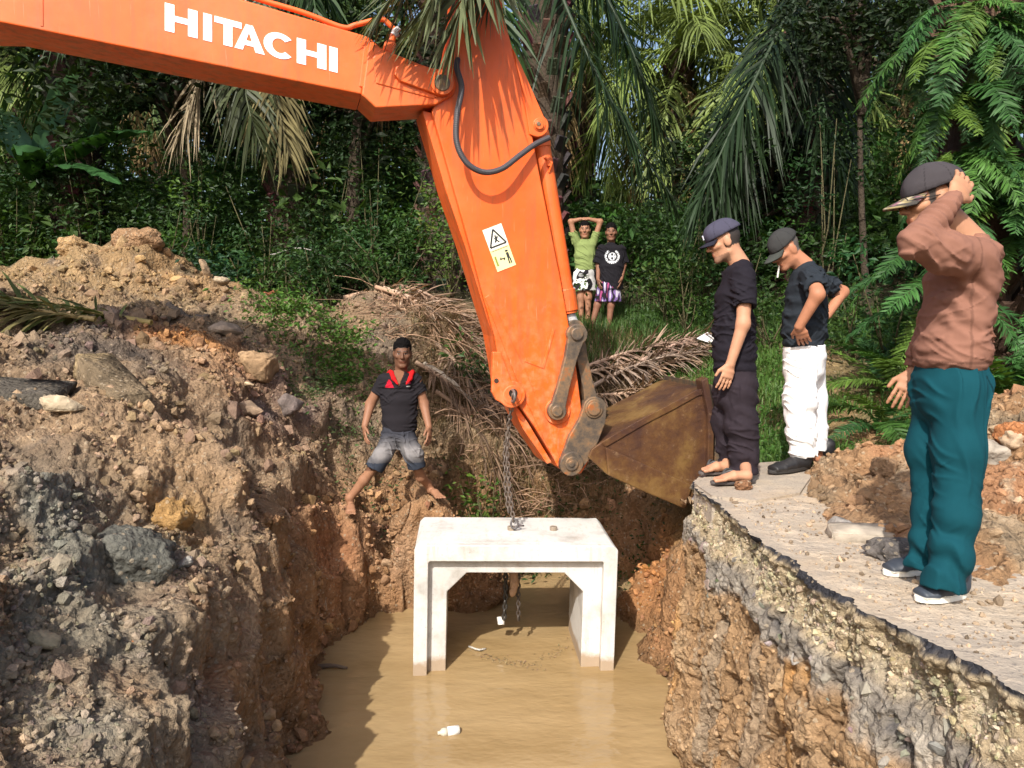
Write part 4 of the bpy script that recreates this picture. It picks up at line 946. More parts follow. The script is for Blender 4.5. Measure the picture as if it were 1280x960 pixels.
def cap_mesh(parent, c, f, u, s, h, col, bcol, brim_len=.075, tilt=-.25, label=None, flat=False):
    f = nz(f); l = nz(np.cross(u, f)); u = np.cross(f, l); S = Sdf(h)
    S.ell(c + s * (-.012 * f + .032 * u), (f, l, u), np.array([.113, .090, .102]) * s, .0)
    if flat: S.ell(c + s * (.045 * f + .062 * u), (f, l, u), np.array([.06, .075, .055]) * s, .03)
    S.fold = [(.004 * s, (16, 16, 16), 3)]
    S.cut = [(c + s * (.0 * f + .036 * u), nz(-u - .16 * f))]
    def cf(V):
        D = (V - c - s * .03 * u) / s; an = np.arctan2(D @ l, D @ f); seam = np.abs((an / (math.pi / 3)) % 1 - .5) > .485
        C = np.tile(np.asarray(col, float), (len(V), 1)); C[seam] *= .55; e = (V - c) @ u / s; C[(e < .048 - .16 * ((V - c) @ f / s)) ] *= .8
        return C
    o = S.build('cap', M['cloth'], parent, cf)
    # stiff curved peak
    mb = MB(); nu, nv = 9, 13; top = []; 
    for i in range(nu):
        for j in range(nv):
            a = (j / (nv - 1) * 2 - 1) * 1.15; r = i / (nu - 1)
            rim = np.array([.100 * math.cos(a), .080 * math.sin(a)]); ext = brim_len * r * math.cos(a) ** .7
            x = rim[0] + ext; y = rim[1] * (1 - .05 * r); z = .024 + tilt * ext - 4.2 * y * y * (r * .9) - .0 * r
            top.append(c + s * (x * f + y * l + z * u))
    top = np.array(top); bot = top - u * .006 * s; ix = np.arange(nu * nv).reshape(nu, nv); n = nu * nv
    q = np.stack([ix[:-1, :-1], ix[1:, :-1], ix[1:, 1:], ix[:-1, 1:]], -1).reshape(-1, 4)
    bd = np.concatenate([ix[0], ix[1:, -1], ix[-1, ::-1][1:], ix[::-1, 0][1:-1]]); e = np.stack([bd, np.roll(bd, -1), np.roll(bd, -1) + n, bd + n], 1)
    mb.add(np.concatenate([top, bot]), [np.concatenate([q, q[:, ::-1] + n, e])], bcol if np.ndim(bcol) == 1 else None)
    br = mb.build('peak', M['cloth'], None, True)
    off = np.zeros(3); p = o
    while p is not None: off += np.array(p.location); p = p.parent
    br.parent = o; br.location = tuple(-off)
    if callable(bcol): 
        at = br.data.color_attributes['Col']; C = bcol(np.concatenate([top, bot])); at.data.foreach_set('color', np.concatenate([C, np.ones((len(C), 1))], 1).astype(np.float32).ravel())
    return o
def attach(o, parent):
    off = np.zeros(3); p = parent
    while p is not None: off += np.array(p.location); p = p.parent
    o.parent = parent; o.location = tuple(-off); return o
def shoe(parent, heel, toe, s, col, sole, name='shoe', high=.0, h=.005):
    d = nz(toe - heel); L = np.linalg.norm(toe - heel); lat = np.cross(UPZ, d); S = Sdf(h)
    q = lambda t, z: heel + d * L * t + UPZ * z
    S.tor([(q(.10, .045), .034 * s, .040 * s), (q(.45, .042), .040 * s, .036 * s), (q(.72, .032), .047 * s, .026 * s), (q(.90, .027), .040 * s, .022 * s)], lat, .02)
    S.cap(q(.15, .06), q(.16, .085 + high), .042 * s, .045 * s, .02)
    S.cut = [(heel + UPZ * .014, -UPZ)]
    def cf(V):
        C = np.tile(np.asarray(col, float), (len(V), 1)); z = V[:, 2] - heel[2] - ((V - heel) @ d) * 0; C[z < .026] = sole; return C
    o = S.build(name, M['rubber'], parent, cf)
    mb = MB(); n = 20; V = []
    for z in (0.0, .022):
        for i in range(n):
            a = 2 * math.pi * i / n; t = .5 + .5 * math.cos(a); wd = (.038 + .012 * sst(.3, .75, t)) * s * math.sin(a) * (1.0)
            V.append(heel + d * (t * L * 1.02 - .005) + lat * wd + UPZ * z)
    ii = np.arange(n); mb.add(np.array(V), [np.stack([ii, (ii + 1) % n, (ii + 1) % n + n, ii + n], 1), ii[::-1][None], (ii + n)[None]], sole)
    so = mb.build('sole', M['rubber'], None, False, .004); attach(so, o)
    return o
def sandal(parent, heel, toe, s, col):
    d = nz(toe - heel); L = np.linalg.norm(toe - heel); lat = np.cross(UPZ, d); mb = MB(); n = 24; V = []
    for z in (0.0, .018):
        for i in range(n):
            a = 2 * math.pi * i / n; t = .5 + .5 * math.cos(a); wd = (.040 + .010 * sst(.3, .75, t)) * s * math.sin(a)
            V.append(heel + d * (t * L * 1.04 - .006) + lat * wd + UPZ * z)
    ii = np.arange(n); mb.add(np.array(V), [np.stack([ii, (ii + 1) % n, (ii + 1) % n + n, ii + n], 1), ii[::-1][None], (ii + n)[None]], col)
    so = mb.build('sandal', M['rubber'], None, False, .004); attach(so, parent)
    mb = MB()
    for sg in (-1, 1): mb.tube(smooth_path([heel + d * L * .76 + UPZ * .055, heel + d * L * .62 + lat * .025 * sg + UPZ * .082, heel + d * L * .42 + lat * .050 * sg + UPZ * .06, heel + d * L * .34 + lat * .046 * sg + UPZ * .016], 14), .0075, 8, (.05, .05, .05))
    attach(mb.build('strap', M['rubber'], None, True), so)
    return so
def bare_foot(S, ankle, heel, toe, s):
    d = nz(toe - heel); L = np.linalg.norm(toe - heel); lat = np.cross(UPZ, d); q = lambda t, z, y=0: heel + d * L * t + UPZ * z + lat * y
    S.cap(ankle, q(.16, .03), .036 * s, .03 * s, .02); S.tor([(q(.12, .03), .030 * s, .028 * s), (q(.5, .032), .034 * s, .028 * s), (q(.76, .02), .043 * s, .017 * s)], lat, .02)
    for i, y in enumerate((-.034, -.017, 0, .016, .031)):
        ln = (.90, .95, .98, .97, 1.0)[i] if i else .9; S.cap(q(.76, .016, y * s), q(ln, .012, y * 1.1 * s), .010 * s, (.0085 if i < 4 else .011) * s, .006)

SKIN = (0.40, 0.20, 0.115); DARKSKIN = (0.165, 0.078, 0.045)
# ---------------- 1: man in the brown jersey, hand behind his head
def man_brown():
    d0 = 3.08; J = lambda x, y, dd=0.0: P(x, y, d0 + dd)
    par = empty('person', tuple(G(1175, 735, .006))); tag(par, 'person in brown long-sleeved jersey, dark cap and teal trousers, hand behind head', 'person')
    f = nz([-.97, .12, -.20]); u = nz([-.22, .03, .97]); c = J(1165, 249)
    S = Sdf(.005); lat = np.array([-.1, -1.0, 0.0])
    l_, u_ = head_prims(S, c, f, u, 1.0)
    S.cap(J(1175, 266, .0), J(1212, 306, .0), .060, .066, .03)
    S.tor([(J(1214, 318), .14, .055), (J(1206, 360), .13, .065), (J(1196, 410), .12, .07), (J(1187, 450), .12, .08)], lat, .04)
    wr = J(1192, 248, -.15); el = J(1143, 304, -.26); sh = J(1216, 322, -.175)
    limb(S, [sh, el], [.05, .042]); limb(S, [el, wr], [.040, .028])
    hand_prims(S, wr, J(1206, 226, -.115) - wr, np.array([-.1, .95, -.1]), np.array([.8, .1, -.5]), 1.10, .36, .07)
    limb(S, [J(1208, 322, .17), J(1170, 400, .24), J(1142, 466, .2)], [.05, .042, .029])
    hand_prims(S, J(1142, 466, .2), J(1130, 490, .19) - J(1142, 466, .2), np.array([.3, .6, 0]), np.array([-1, -.4, .3]), 1.0, .3)
    for dd, hx, kx, ky, ax_, ay_ in ((-.09, 1192, 1190, 610, 1187, 725), (.09, 1180, 1166, 600, 1148, 700)):
        limb(S, [J(hx, 480, dd), J(kx, ky, dd), J(ax_, ay_, dd)], [.055, .042, .036])
    def cf(V):
        C = np.tile(np.array(SKIN), (len(V), 1)); face_cols(V, C, c, f, u, 1.0, SKIN)
        hr = ((V - c) @ f < .035) & ((V - c) @ u_ > -.055) & ((V - c) @ f > -.2) & (np.abs((V - c) @ l_) < .074) & (np.linalg.norm(V - c, axis=1) < .13); C[hr] = (.05, .04, .035); return C
    body = S.build('body', M['skin'], par, cf)
    # jersey
    T = Sdf(.0055)
    T.tor([(J(1217, 302), .085, .050), (J(1214, 318), .160, .078), (J(1202, 352), .190, .112), (J(1195, 395), .175, .107), (J(1190, 430), .170, .117), (J(1188, 446), .166, .117), (J(1187, 456), .164, .114)], lat, .035)
    limb(T, [J(1217, 324, -.15), J(1180, 315, -.22), el], [.080, .070, .056], .03); limb(T, [el, el + .5 * (wr - el), wr - .04 * (wr - el)], [.054, .046, .038], .02)
    limb(T, [J(1206, 322, .15), J(1170, 400, .24), J(1143, 463, .2)], [.085, .065, .05], .03)
    a_f = nz(wr - el)
    T.cut = [(J(1188, 462), -UPZ)]
    T.fold = [(.009, (.6, 0, .8), 3.5, 20, 0), (.006, (-.45, 0, .9), 5, 26, 5), (.005, (.3, 0, 1), 5, 28, 9), (.002, (20, 20, 26), 9)]
    T.rings = [(J(1172, 272, -.2), .09, a_f, 165, .009), (J(1205, 372, -.12), .13, np.array([.7, 0, .7]), 95, .009), (J(1222, 410, -.1), .10, np.array([.6, 0, .75]), 90, .007), (J(1222, 442, -.05), .08, UPZ, 100, .005), (J(1150, 440, -.05), .07, UPZ, 120, .006)]
    def jc(V):
        C = np.tile(np.array((0.222, 0.108, 0.076)), (len(V), 1)); z = V[:, 2] - J(1188, 462)[2]; C[(z < .036)] *= .86; C[np.abs(z - .038) < .004] *= .6
        sd = np.abs((V - J(1188, 430)) @ nz([1, -.1, 0])) < .004; C[sd & (V[:, 1] < J(1188, 430)[1])] *= .7; return C
    T.build('jersey', M['cloth'], par, jc)
    # trousers
    Q = Sdf(.0055)
    Q.tor([(J(1189, 454), .155, .112), (J(1188, 480), .162, .122), (J(1186, 508), .155, .114)], lat, .03)
    limb(Q, [J(1199, 495, -.08), J(1198, 560, -.085), J(1196, 640, -.09), J(1189, 690, -.09)], [.094, .088, .074, .072], .04); Q.flat(J(1189, 688, -.09), J(1180, 736, -.09), .072, .076, .03)
    limb(Q, [J(1174, 495, .08), J(1163, 560, .085), J(1165, 640, .085), J(1160, 680, .085)], [.094, .082, .068, .066], .04); Q.flat(J(1160, 678, .085), J(1154, 710, .085), .066, .068, .03)
    Q.cut = [(J(1188, 456), UPZ)]
    Q.fold = [(.010, (1, .3, .05), 1.6, 14, 2), (.006, (.5, 0, .85), 4, 18, 7), (.004, (.8, .2, -.4), 5, 26, 4)]
    Q.rings = [(J(1188, 700, -.14), .13, np.array([.5, 0, 1]), 52, .013), (J(1160, 690, .05), .10, np.array([.4, 0, 1]), 60, .011), (J(1150, 500, -.05), .10, np.array([1, 0, .3]), 75, .007)]
    def tq(V):
        C = np.tile(np.array((0.0045, 0.050, 0.066)), (len(V), 1)); X = V[:, 0] - J(1222, 500)[0]; z = V[:, 2]; nr = V[:, 1] < J(1190, 500)[1] - .04
        C[nr & (np.abs(X + .45 * (z - J(0, 500)[2])) < .0045) & (z > J(0, 530)[2]) & (z < J(0, 466)[2])] *= .45; C[nr & (np.abs(V[:, 0] - J(1200, 560)[0]) < .003)] *= .75; return C
    Q.build('trousers', M['cloth'], par, tq)
    g = lambda x, y: G(x, y, .006)
    shoe(par, g(1206, 746), g(1144, 752), 1.0, (.035, .045, .06), (.72, .70, .64)); shoe(par, g(1168, 714), g(1104, 719), 1.0, (.035, .042, .055), (.70, .68, .62))
    def bc(V):
        n = noise3(V * 45); C = np.tile(np.array([.06, .055, .05]), (len(V), 1)); C[n > .05] = (.30, .24, .12); C[n > .35] = (.42, .36, .26); C[n < -.3] = (.25, .12, .15); return C
    cap_mesh(par, c, f, u, 1.04, .005, (.052, .046, .050), bc, .075, -.30)
    mb = MB()
    for sg in (-1, 1): mb.torus(c + .106 * f + .032 * sg * l_ + .002 * u_, l_, u_, .024, .0022, 20, 5, (.02, .02, .02), .8); mb.tube([c + .100 * f + .055 * sg * l_ + .008 * u_, c + .08 * f + .075 * sg * l_ + .01 * u_, c - .01 * f + .083 * sg * l_ + .006 * u_], .002, 5, (.02, .02, .02))
    mb.tube([c + .11 * f + .01 * l_ + .008 * u_, c + .11 * f - .01 * l_ + .008 * u_], .002, 5, (.02, .02, .02)); attach(mb.build('glasses', M['rubber'], None, True), par)
man_brown()
# ---------------- 2: man all in black on the concrete lip
def man_black():
    d0 = 5.16; J = lambda x, y, dd=0.0: P(x, y, d0 + dd)
    par = empty('person', tuple(G(915, 598, .03))); tag(par, 'person in black t-shirt, dark trousers, flip-flops and navy cap with straight arms', 'person')
    f = nz([-.93, .16, -.34]); u = nz([-.34, .05, .94]); c = J(905, 301); lat = np.array([-.12, -1, 0.0])
    S = Sdf(.006); l_, u_ = head_prims(S, c, f, u, 1.0); S.cap(J(911, 308), J(926, 332), .057, .062, .03)
    S.tor([(J(922, 345), .15, .075), (J(917, 380), .15, .10), (J(918, 430), .125, .085), (J(920, 455), .12, .08)], lat, .04)
    nw = J(913, 455, -.20); limb(S, [J(931, 348, -.175), J(929, 405, -.22), nw], [.05, .041, .028]); hand_prims(S, nw, J(908, 474, -.2) - nw, np.array([-.2, .9, 0]), np.array([-1, 0, 0]), 1.05, .22)
    fw = J(905, 452, .2); limb(S, [J(918, 345, .175), J(916, 400, .22), fw], [.05, .041, .028]); hand_prims(S, fw, J(902, 470, .2) - fw, np.array([.2, -.9, 0]), np.array([-1, 0, 0]), 1.0, .3)
    G2 = lambda x, y: G(x, y, .045)
    for dd, hx, kx, ax_, ay_, hl, to in ((-.09, 924, 925, 931, 578, (941, 600), (892, 602)), (.09, 915, 906, 913, 570, (912, 588), (878, 590))):
        limb(S, [J(hx, 470, dd), J(kx, 525, dd), J(ax_, ay_, dd)], [.05, .04, .036]); bare_foot(S, J(ax_, ay_, dd), G2(*hl), G2(*to), 1.05)
    def cf(V):
        C = np.tile(np.array((.44, .225, .135)), (len(V), 1)); face_cols(V, C, c, f, u, 1.0, SKIN, stubble=.55)
        hr = ((V - c) @ f < .012) & ((V - c) @ u_ > -.045) & ((V - c) @ u_ < .06) & (np.linalg.norm(V - c, axis=1) < .13) & (np.abs((V - c) @ l_) < .073); C[hr] = (.035, .028, .025); return C
    S.build('body', M['skin'], par, cf)
    T = Sdf(.0065); T.tor([(J(928, 331), .08, .065), (J(923, 346), .18, .09), (J(918, 372), .185, .116), (J(917, 410), .17, .126), (J(918, 440), .165, .131), (J(918, 462), .16, .130)], lat, .035)
    T.flat(J(929, 347, -.155), J(931, 384, -.215), .078, .072, .03); T.flat(J(919, 346, .155), J(918, 384, .215), .078, .072, .03)
    T.cut = [(J(917, 468), -UPZ)]; T.fold = [(.008, (8, 8, 13), 0), (.005, (16, 16, 20), 5)]; T.rings = [(J(925, 450), .15, UPZ, 85, .010), (J(935, 400, -.05), .12, np.array([.5, 0, .8]), 70, .008)]
    T.cut.append((J(932, 381, -.21), nz(J(932, 381, -.21) - J(930, 348, -.16))))
    # sleeve ends: cut only the sleeve, so build it apart from the trunk
    T.cut = T.cut[:1]; T.fold = [(.013, (.5, 0, .85), 4, 22, 0), (.010, (-.4, 0, .9), 5, 30, 5), (.004, (24, 24, 30), 9)]
    T.build('t_shirt', M['cloth'], par, (.014, .012, .017))
    Q = Sdf(.0065); Q.tor([(J(919, 456), .152, .124), (J(919, 478), .160, .132), (J(919, 500), .155, .128)], lat, .03)
    limb(Q, [J(924, 490, -.078), J(927, 530, -.085), J(930, 560, -.085)], [.106, .098, .088], .05); Q.flat(J(930, 558, -.085), J(930, 592, -.085), .088, .086, .03); limb(Q, [J(912, 490, .078), J(909, 530, .085), J(912, 558, .085)], [.104, .09, .078], .05); Q.flat(J(912, 556, .085), J(914, 583, .085), .078, .075, .03)
    Q.cut = [(J(919, 459), UPZ)]; Q.fold = [(.012, (1, .3, .1), 2.5, 16, 2), (.012, (.4, 0, .9), 4, 20, 7), (.004, (26, 26, 26), 3)]; Q.rings = [(J(932, 500, -.1), .12, np.array([.5, 0, .9]), 55, .012), (J(925, 545, -.1), .15, np.array([.3, 0, 1]), 48, .010), (J(930, 575, -.1), .10, UPZ, 60, .010)]
    Q.build('trousers', M['cloth'], par, (.024, .018, .023))
    G3 = lambda x, y: G(x, y, .024)
    sandal(par, G3(944, 602), G3(889, 605), 1.1, (.07, .062, .06)); sandal(par, G3(915, 590), G3(874, 593), 1.1, (.09, .075, .07))
    cap_mesh(par, c, f, u, 1.05, .006, (.058, .056, .085), (.022, .022, .034), .055, -.25, flat=True)
    mb = MB(); cc_ = c + f * .118 + u_ * .062; mb.box(cc_, l_ * .016, u_ * .016, f * .004, (.5, .52, .6)); attach(mb.build('badge', M['cloth'], None, False, .003), par)
man_black()
# ---------------- 3: smoker with white trousers
def man_white():
    d0 = 5.45; J = lambda x, y, dd=0.0: P(x, y, d0 + dd)
    par = empty('person', tuple(G(1000, 586, .0))); tag(par, 'person in white trousers and black boots smoking a cigarette, hand on hip', 'person')
    f = nz([-.80, -.16, -.58]); u = nz([-.56, -.10, .82]); c = J(981, 311); lat = np.array([-.05, -1, 0.0])
    S = Sdf(.006); l_, u_ = head_prims(S, c, f, u, 1.0); S.cap(J(987, 316), J(1006, 333), .058, .064, .03)
    S.tor([(J(1008, 345), .15, .08), (J(1010, 370), .16, .11), (J(1008, 405), .13, .09), (J(1006, 425), .12, .08)], lat, .04)
    w1 = J(999, 408, -.27); limb(S, [J(1016, 345, -.18), J(1022, 368, -.36), w1], [.052, .044, .030]); hand_prims(S, w1, J(1004, 424, -.22) - w1, np.array([.4, .8, 0.2]), np.array([-.6, .3, .8]), 1.08, .25)
    w2 = J(1034, 394, .17); limb(S, [J(1014, 345, .17), J(1053, 365, .30), w2], [.05, .042, .03]); hand_prims(S, w2, J(1024, 402, .14) - w2, np.array([-.3, -.3, .5]), np.array([0, 0, 1.0]), 1.0, .3)
    for dd, hx, kx, ax_ in ((-.09, 1000, 998, 1003), (.09, 1012, 1016, 1022)): limb(S, [J(hx, 440, dd), J(kx, 505, dd), J(ax_, 572, dd)], [.05, .04, .036])
    def cf(V):
        C = np.tile(np.array((.40, .175, .098)), (len(V), 1)); face_cols(V, C, c, f, u, 1.0, SKIN, stubble=.25)
        hr = ((V - c) @ f < .0) & ((V - c) @ u_ > -.05) & ((V - c) @ u_ < .06) & (np.linalg.norm(V - c, axis=1) < .13) & (np.abs((V - c) @ l_) < .073); C[hr] = (.10, .085, .075); return C
    S.build('body', M['skin'], par, cf)
    T = Sdf(.0065); T.tor([(J(1006, 333), .08, .065), (J(1009, 345), .17, .10), (J(1008, 366), .18, .126), (J(1006, 395), .17, .136), (J(1005, 415), .16, .138), (J(1005, 430), .155, .134)], lat, .035)
    T.flat(J(1015, 346, -.155), J(1021, 363, -.31), .082, .076, .03); T.flat(J(1012, 347, .15), J(1040, 360, .265), .08, .074, .03)
    T.cut = [(J(1005, 436), nz([-.1, 0, -1]))]; T.fold = [(.013, (.6, 0, .8), 4, 22, 1), (.010, (-.4, 0, .9), 5, 30, 5), (.004, (24, 24, 30), 9)]; T.rings = [(J(1000, 420), .15, UPZ, 85, .010), (J(1000, 385, -.1), .14, np.array([.5, 0, .8]), 70, .010)]
    T.build('t_shirt', M['cloth'], par, (.020, .025, .032))
    Q = Sdf(.0065); Q.tor([(J(1006, 424), .15, .122), (J(1006, 445), .16, .130), (J(1005, 465), .155, .126)], lat, .03)
    limb(Q, [J(1001, 455, -.075), J(1000, 500, -.085), J(1001, 545, -.085)], [.104, .100, .090], .05); Q.flat(J(1001, 543, -.085), J(1004, 571, -.085), .090, .084, .03); limb(Q, [J(1012, 455, .075), J(1015, 500, .085), J(1018, 540, .085)], [.10, .092, .082], .05); Q.flat(J(1018, 538, .085), J(1019, 563, .085), .082, .078, .03)
    Q.cut = [(J(1006, 430), UPZ)]; Q.fold = [(.011, (1, .3, .1), 2.5, 15, 2), (.011, (.4, 0, .9), 4, 18, 7), (.004, (26, 26, 26), 3)]; Q.rings = [(J(1003, 550, -.1), .13, UPZ, 55, .012), (J(1000, 505, -.1), .15, np.array([.4, 0, 1]), 45, .008)]
    Q.build('trousers', M['cloth'], par, (.80, .79, .78))
    g = lambda x, y: G(x, y, .022)
    shoe(par, g(1012, 585), g(961, 592), 1.2, (.016, .015, .016), (.03, .027, .025), 'boot', .0); shoe(par, g(1040, 570), g(1004, 576), 1.15, (.016, .015, .016), (.03, .027, .025), 'boot', .0)
    cap_mesh(par, c, f, u, 1.02, .006, (.040, .040, .040), (.05, .055, .05), .075, -.30)
    mo = c + f * .094 - u_ * .068; mb = MB(); mb.tube([mo, mo + nz(f * .6 - u_ * .8 - .2 * l_) * .085], .0058, 8, (.85, .83, .78)); ci = mb.build('cigarette', M['cloth'], None, False); attach(ci, par)
man_white()
# ---------------- 4: barefoot man on the bank
def man_bank():
    d0 = 7.3; J = lambda x, y, dd=0.0: P(x, y, d0 + dd)
    par = empty('person', tuple(J(490, 635))); tag(par, 'barefoot person in black polo with red collar standing astride on the clay bank', 'person')
    f = nz([.12, -.97, -.12]); u = nz([.02, -.10, 1]); c = J(503, 441); lat = np.array([1, .12, 0.0])
    S = Sdf(.006); l_, u_ = head_prims(S, c, f, u, 1.0); S.cap(J(502, 450, .02), J(501, 470, .03), .054, .06, .03)
    S.tor([(J(499, 476), .17, .08), (J(499, 500), .14, .085), (J(498, 525), .12, .075), (J(498, 540), .12, .075)], lat, .04)
    a1 = J(456, 533, -.06); limb(S, [J(478, 477, .0), J(463, 505, .03), a1], [.052, .044, .03]); hand_prims(S, a1, J(456, 546, -.1) - a1, np.array([.8, .3, 0]), np.array([.5, -1, 0]), 1.1, .3)
    a2 = J(536, 534, -.06); limb(S, [J(521, 477, .0), J(530, 505, .03), a2], [.052, .044, .03]); hand_prims(S, a2, J(537, 547, -.1) - a2, np.array([-.8, .3, 0]), np.array([-.3, -1, 0]), 1.1, .3)
    gl = J(437, 628, -.05); gr = J(535, 612, .12)
    fl = np.array([gl[0], gl[1], gz(gl[0], gl[1]) + .05]) ; frr = np.array([gr[0], gr[1], gz(gr[0], gr[1]) + .05])
    limb(S, [J(488, 543), J(472, 578, -.12), J(455, 600, -.08), fl + UPZ * .05], [.055, .042, .046, .034]); bare_foot(S, fl + UPZ * .06, fl + np.array([-.0, .05, -.035]), fl + np.array([.05, -.20, -.05]), 1.05)
    limb(S, [J(508, 543), J(519, 578, -.1), J(526, 596, .02), frr + UPZ * .05], [.055, .042, .046, .034]); bare_foot(S, frr + UPZ * .06, frr + np.array([-.0, .05, -.035]), frr + np.array([.14, -.17, -.05]), 1.05)
    def cf(V):
        C = np.tile(np.array(DARKSKIN) * .85, (len(V), 1)); D_ = V - c; C[(D_ @ u_ > .058) | ((D_ @ f < -.005) & (D_ @ u_ > -.045) & (np.linalg.norm(D_, axis=1) < .13) & (np.abs(D_ @ l_) < .0745))] = (.008, .007, .006); C[V[:, 2] < J(0, 585)[2]] = (.30, .15, .085); C[(np.abs(V[:, 0] - c[0]) > .16)] = np.where((V[(np.abs(V[:, 0] - c[0]) > .16)][:, 2] > J(0, 560)[2])[:, None], np.array([.26, .125, .072]), C[(np.abs(V[:, 0] - c[0]) > .16)]); face_cols(V, C, c, f, u, 1.0, DARKSKIN); return C
    S.build('body', M['skin'], par, cf)
    hair_mesh('hair', par, c, f, u, 1.0, .0055, .078, .013, back=-.03, col=(.006, .005, .005))
    T = Sdf(.0065); T.tor([(J(501, 467), .075, .06), (J(499, 475), .172, .088), (J(499, 500), .165, .108), (J(499, 525), .152, .104), (J(500, 537), .152, .108)], lat, .035)
    T.flat(J(481, 476), J(472, 492, .02), .070, .068, .03); T.flat(J(518, 476), J(525, 491, .02), .070, .068, .03)
    T.cut = [(J(499, 541), -UPZ)]; T.fold = [(.012, (.5, 0, .85), 4, 20, 1), (.009, (-.5, 0, .8), 5, 26, 5)]
    def tc(V):
        C = np.tile(np.array((.017, .015, .018)), (len(V), 1)); X = (V - J(499, 500)) @ nz(lat); Z = V[:, 2]; z0 = J(0, 482)[2]; fr_ = V[:, 1] < J(499, 500)[1] + .02
        tri = fr_ & (Z > z0 - .01) & (Z < z0 + .065) & (np.abs(X + .085) < .042 * (1 - (Z - z0 + .01) / .09)); C[tri] = (.45, .012, .03)
        C[fr_ & (np.abs(Z - z0 - .035) < .012) & (np.abs(X - .085) < .02)] = (.3, .03, .08); C[fr_ & (np.abs(Z - z0) < .006) & (np.abs(X - .085) < .02)] = (.6, .6, .6)
        C[(np.abs(Z - (z0 - .018)) < .006) & (np.abs(X) < .15)] *= .35
        vneck = fr_ & (np.abs(X) < .045 * np.clip((Z - z0 + .0) / .11, 0, 1)) & (Z > z0); C[vneck] = (.20, .095, .055)
        return C
    T.build('polo_shirt', M['cloth'], par, tc)
    K = Sdf(.005); K.cap(J(489.5, 466, -.05), J(492, 473, -.10), .020, .020, .012); K.cap(J(492, 473, -.10), J(497, 480, -.125), .020, .008, .012); K.cap(J(515, 466, -.05), J(513, 473, -.10), .020, .020, .012); K.cap(J(513, 473, -.10), J(508, 480, -.125), .020, .008, .012)
    K.cap(J(489.5, 466, -.05), J(488, 465, .02), .020, .022, .01); K.cap(J(515, 466, -.05), J(516, 465, .02), .020, .022, .01); K.cap(J(486, 467, .03), J(517, 467, .03), .022, None, .01)
    K.build('collar', M['cloth'], par, (.50, .012, .014))
    Q = Sdf(.0065); Q.tor([(J(499, 532), .145, .098), (J(498, 548), .155, .108)], lat, .03)
    limb(Q, [J(490, 548), J(478, 570, -.1)], [.096, .084], .03); Q.flat(J(478, 569, -.1), J(468, 586, -.11), .084, .082, .02); limb(Q, [J(507, 548), J(517, 568, -.09)], [.096, .085], .03); Q.flat(J(517, 567, -.09), J(521, 584, -.06), .085, .083, .02)
    Q.cut = [(J(499, 530), UPZ)]; Q.fold = [(.013, (.9, .2, .3), 4, 20, 2), (.010, (.2, 0, 1), 5, 24, 7)]
    def qc(V):
        fr_ = np.clip((J(498, 548)[1] - V[:, 1]) / .16, 0, 1); n = fbm(V * 9, 3); zc = np.exp(-((V[:, 2] - J(0, 560)[2]) / .09) ** 2); w_ = np.clip(fr_ * zc * (1 + .6 * n), 0, 1)[:, None]
        C = np.array((.030, .032, .042)) * (1 - w_) + np.array((.20, .19, .19)) * w_; z = V[:, 2] - J(0, 583)[2]; C[(z < .065)] = (.030, .036, .050); return C
    Q.build('denim_shorts', M['cloth'], par, qc)
man_bank()
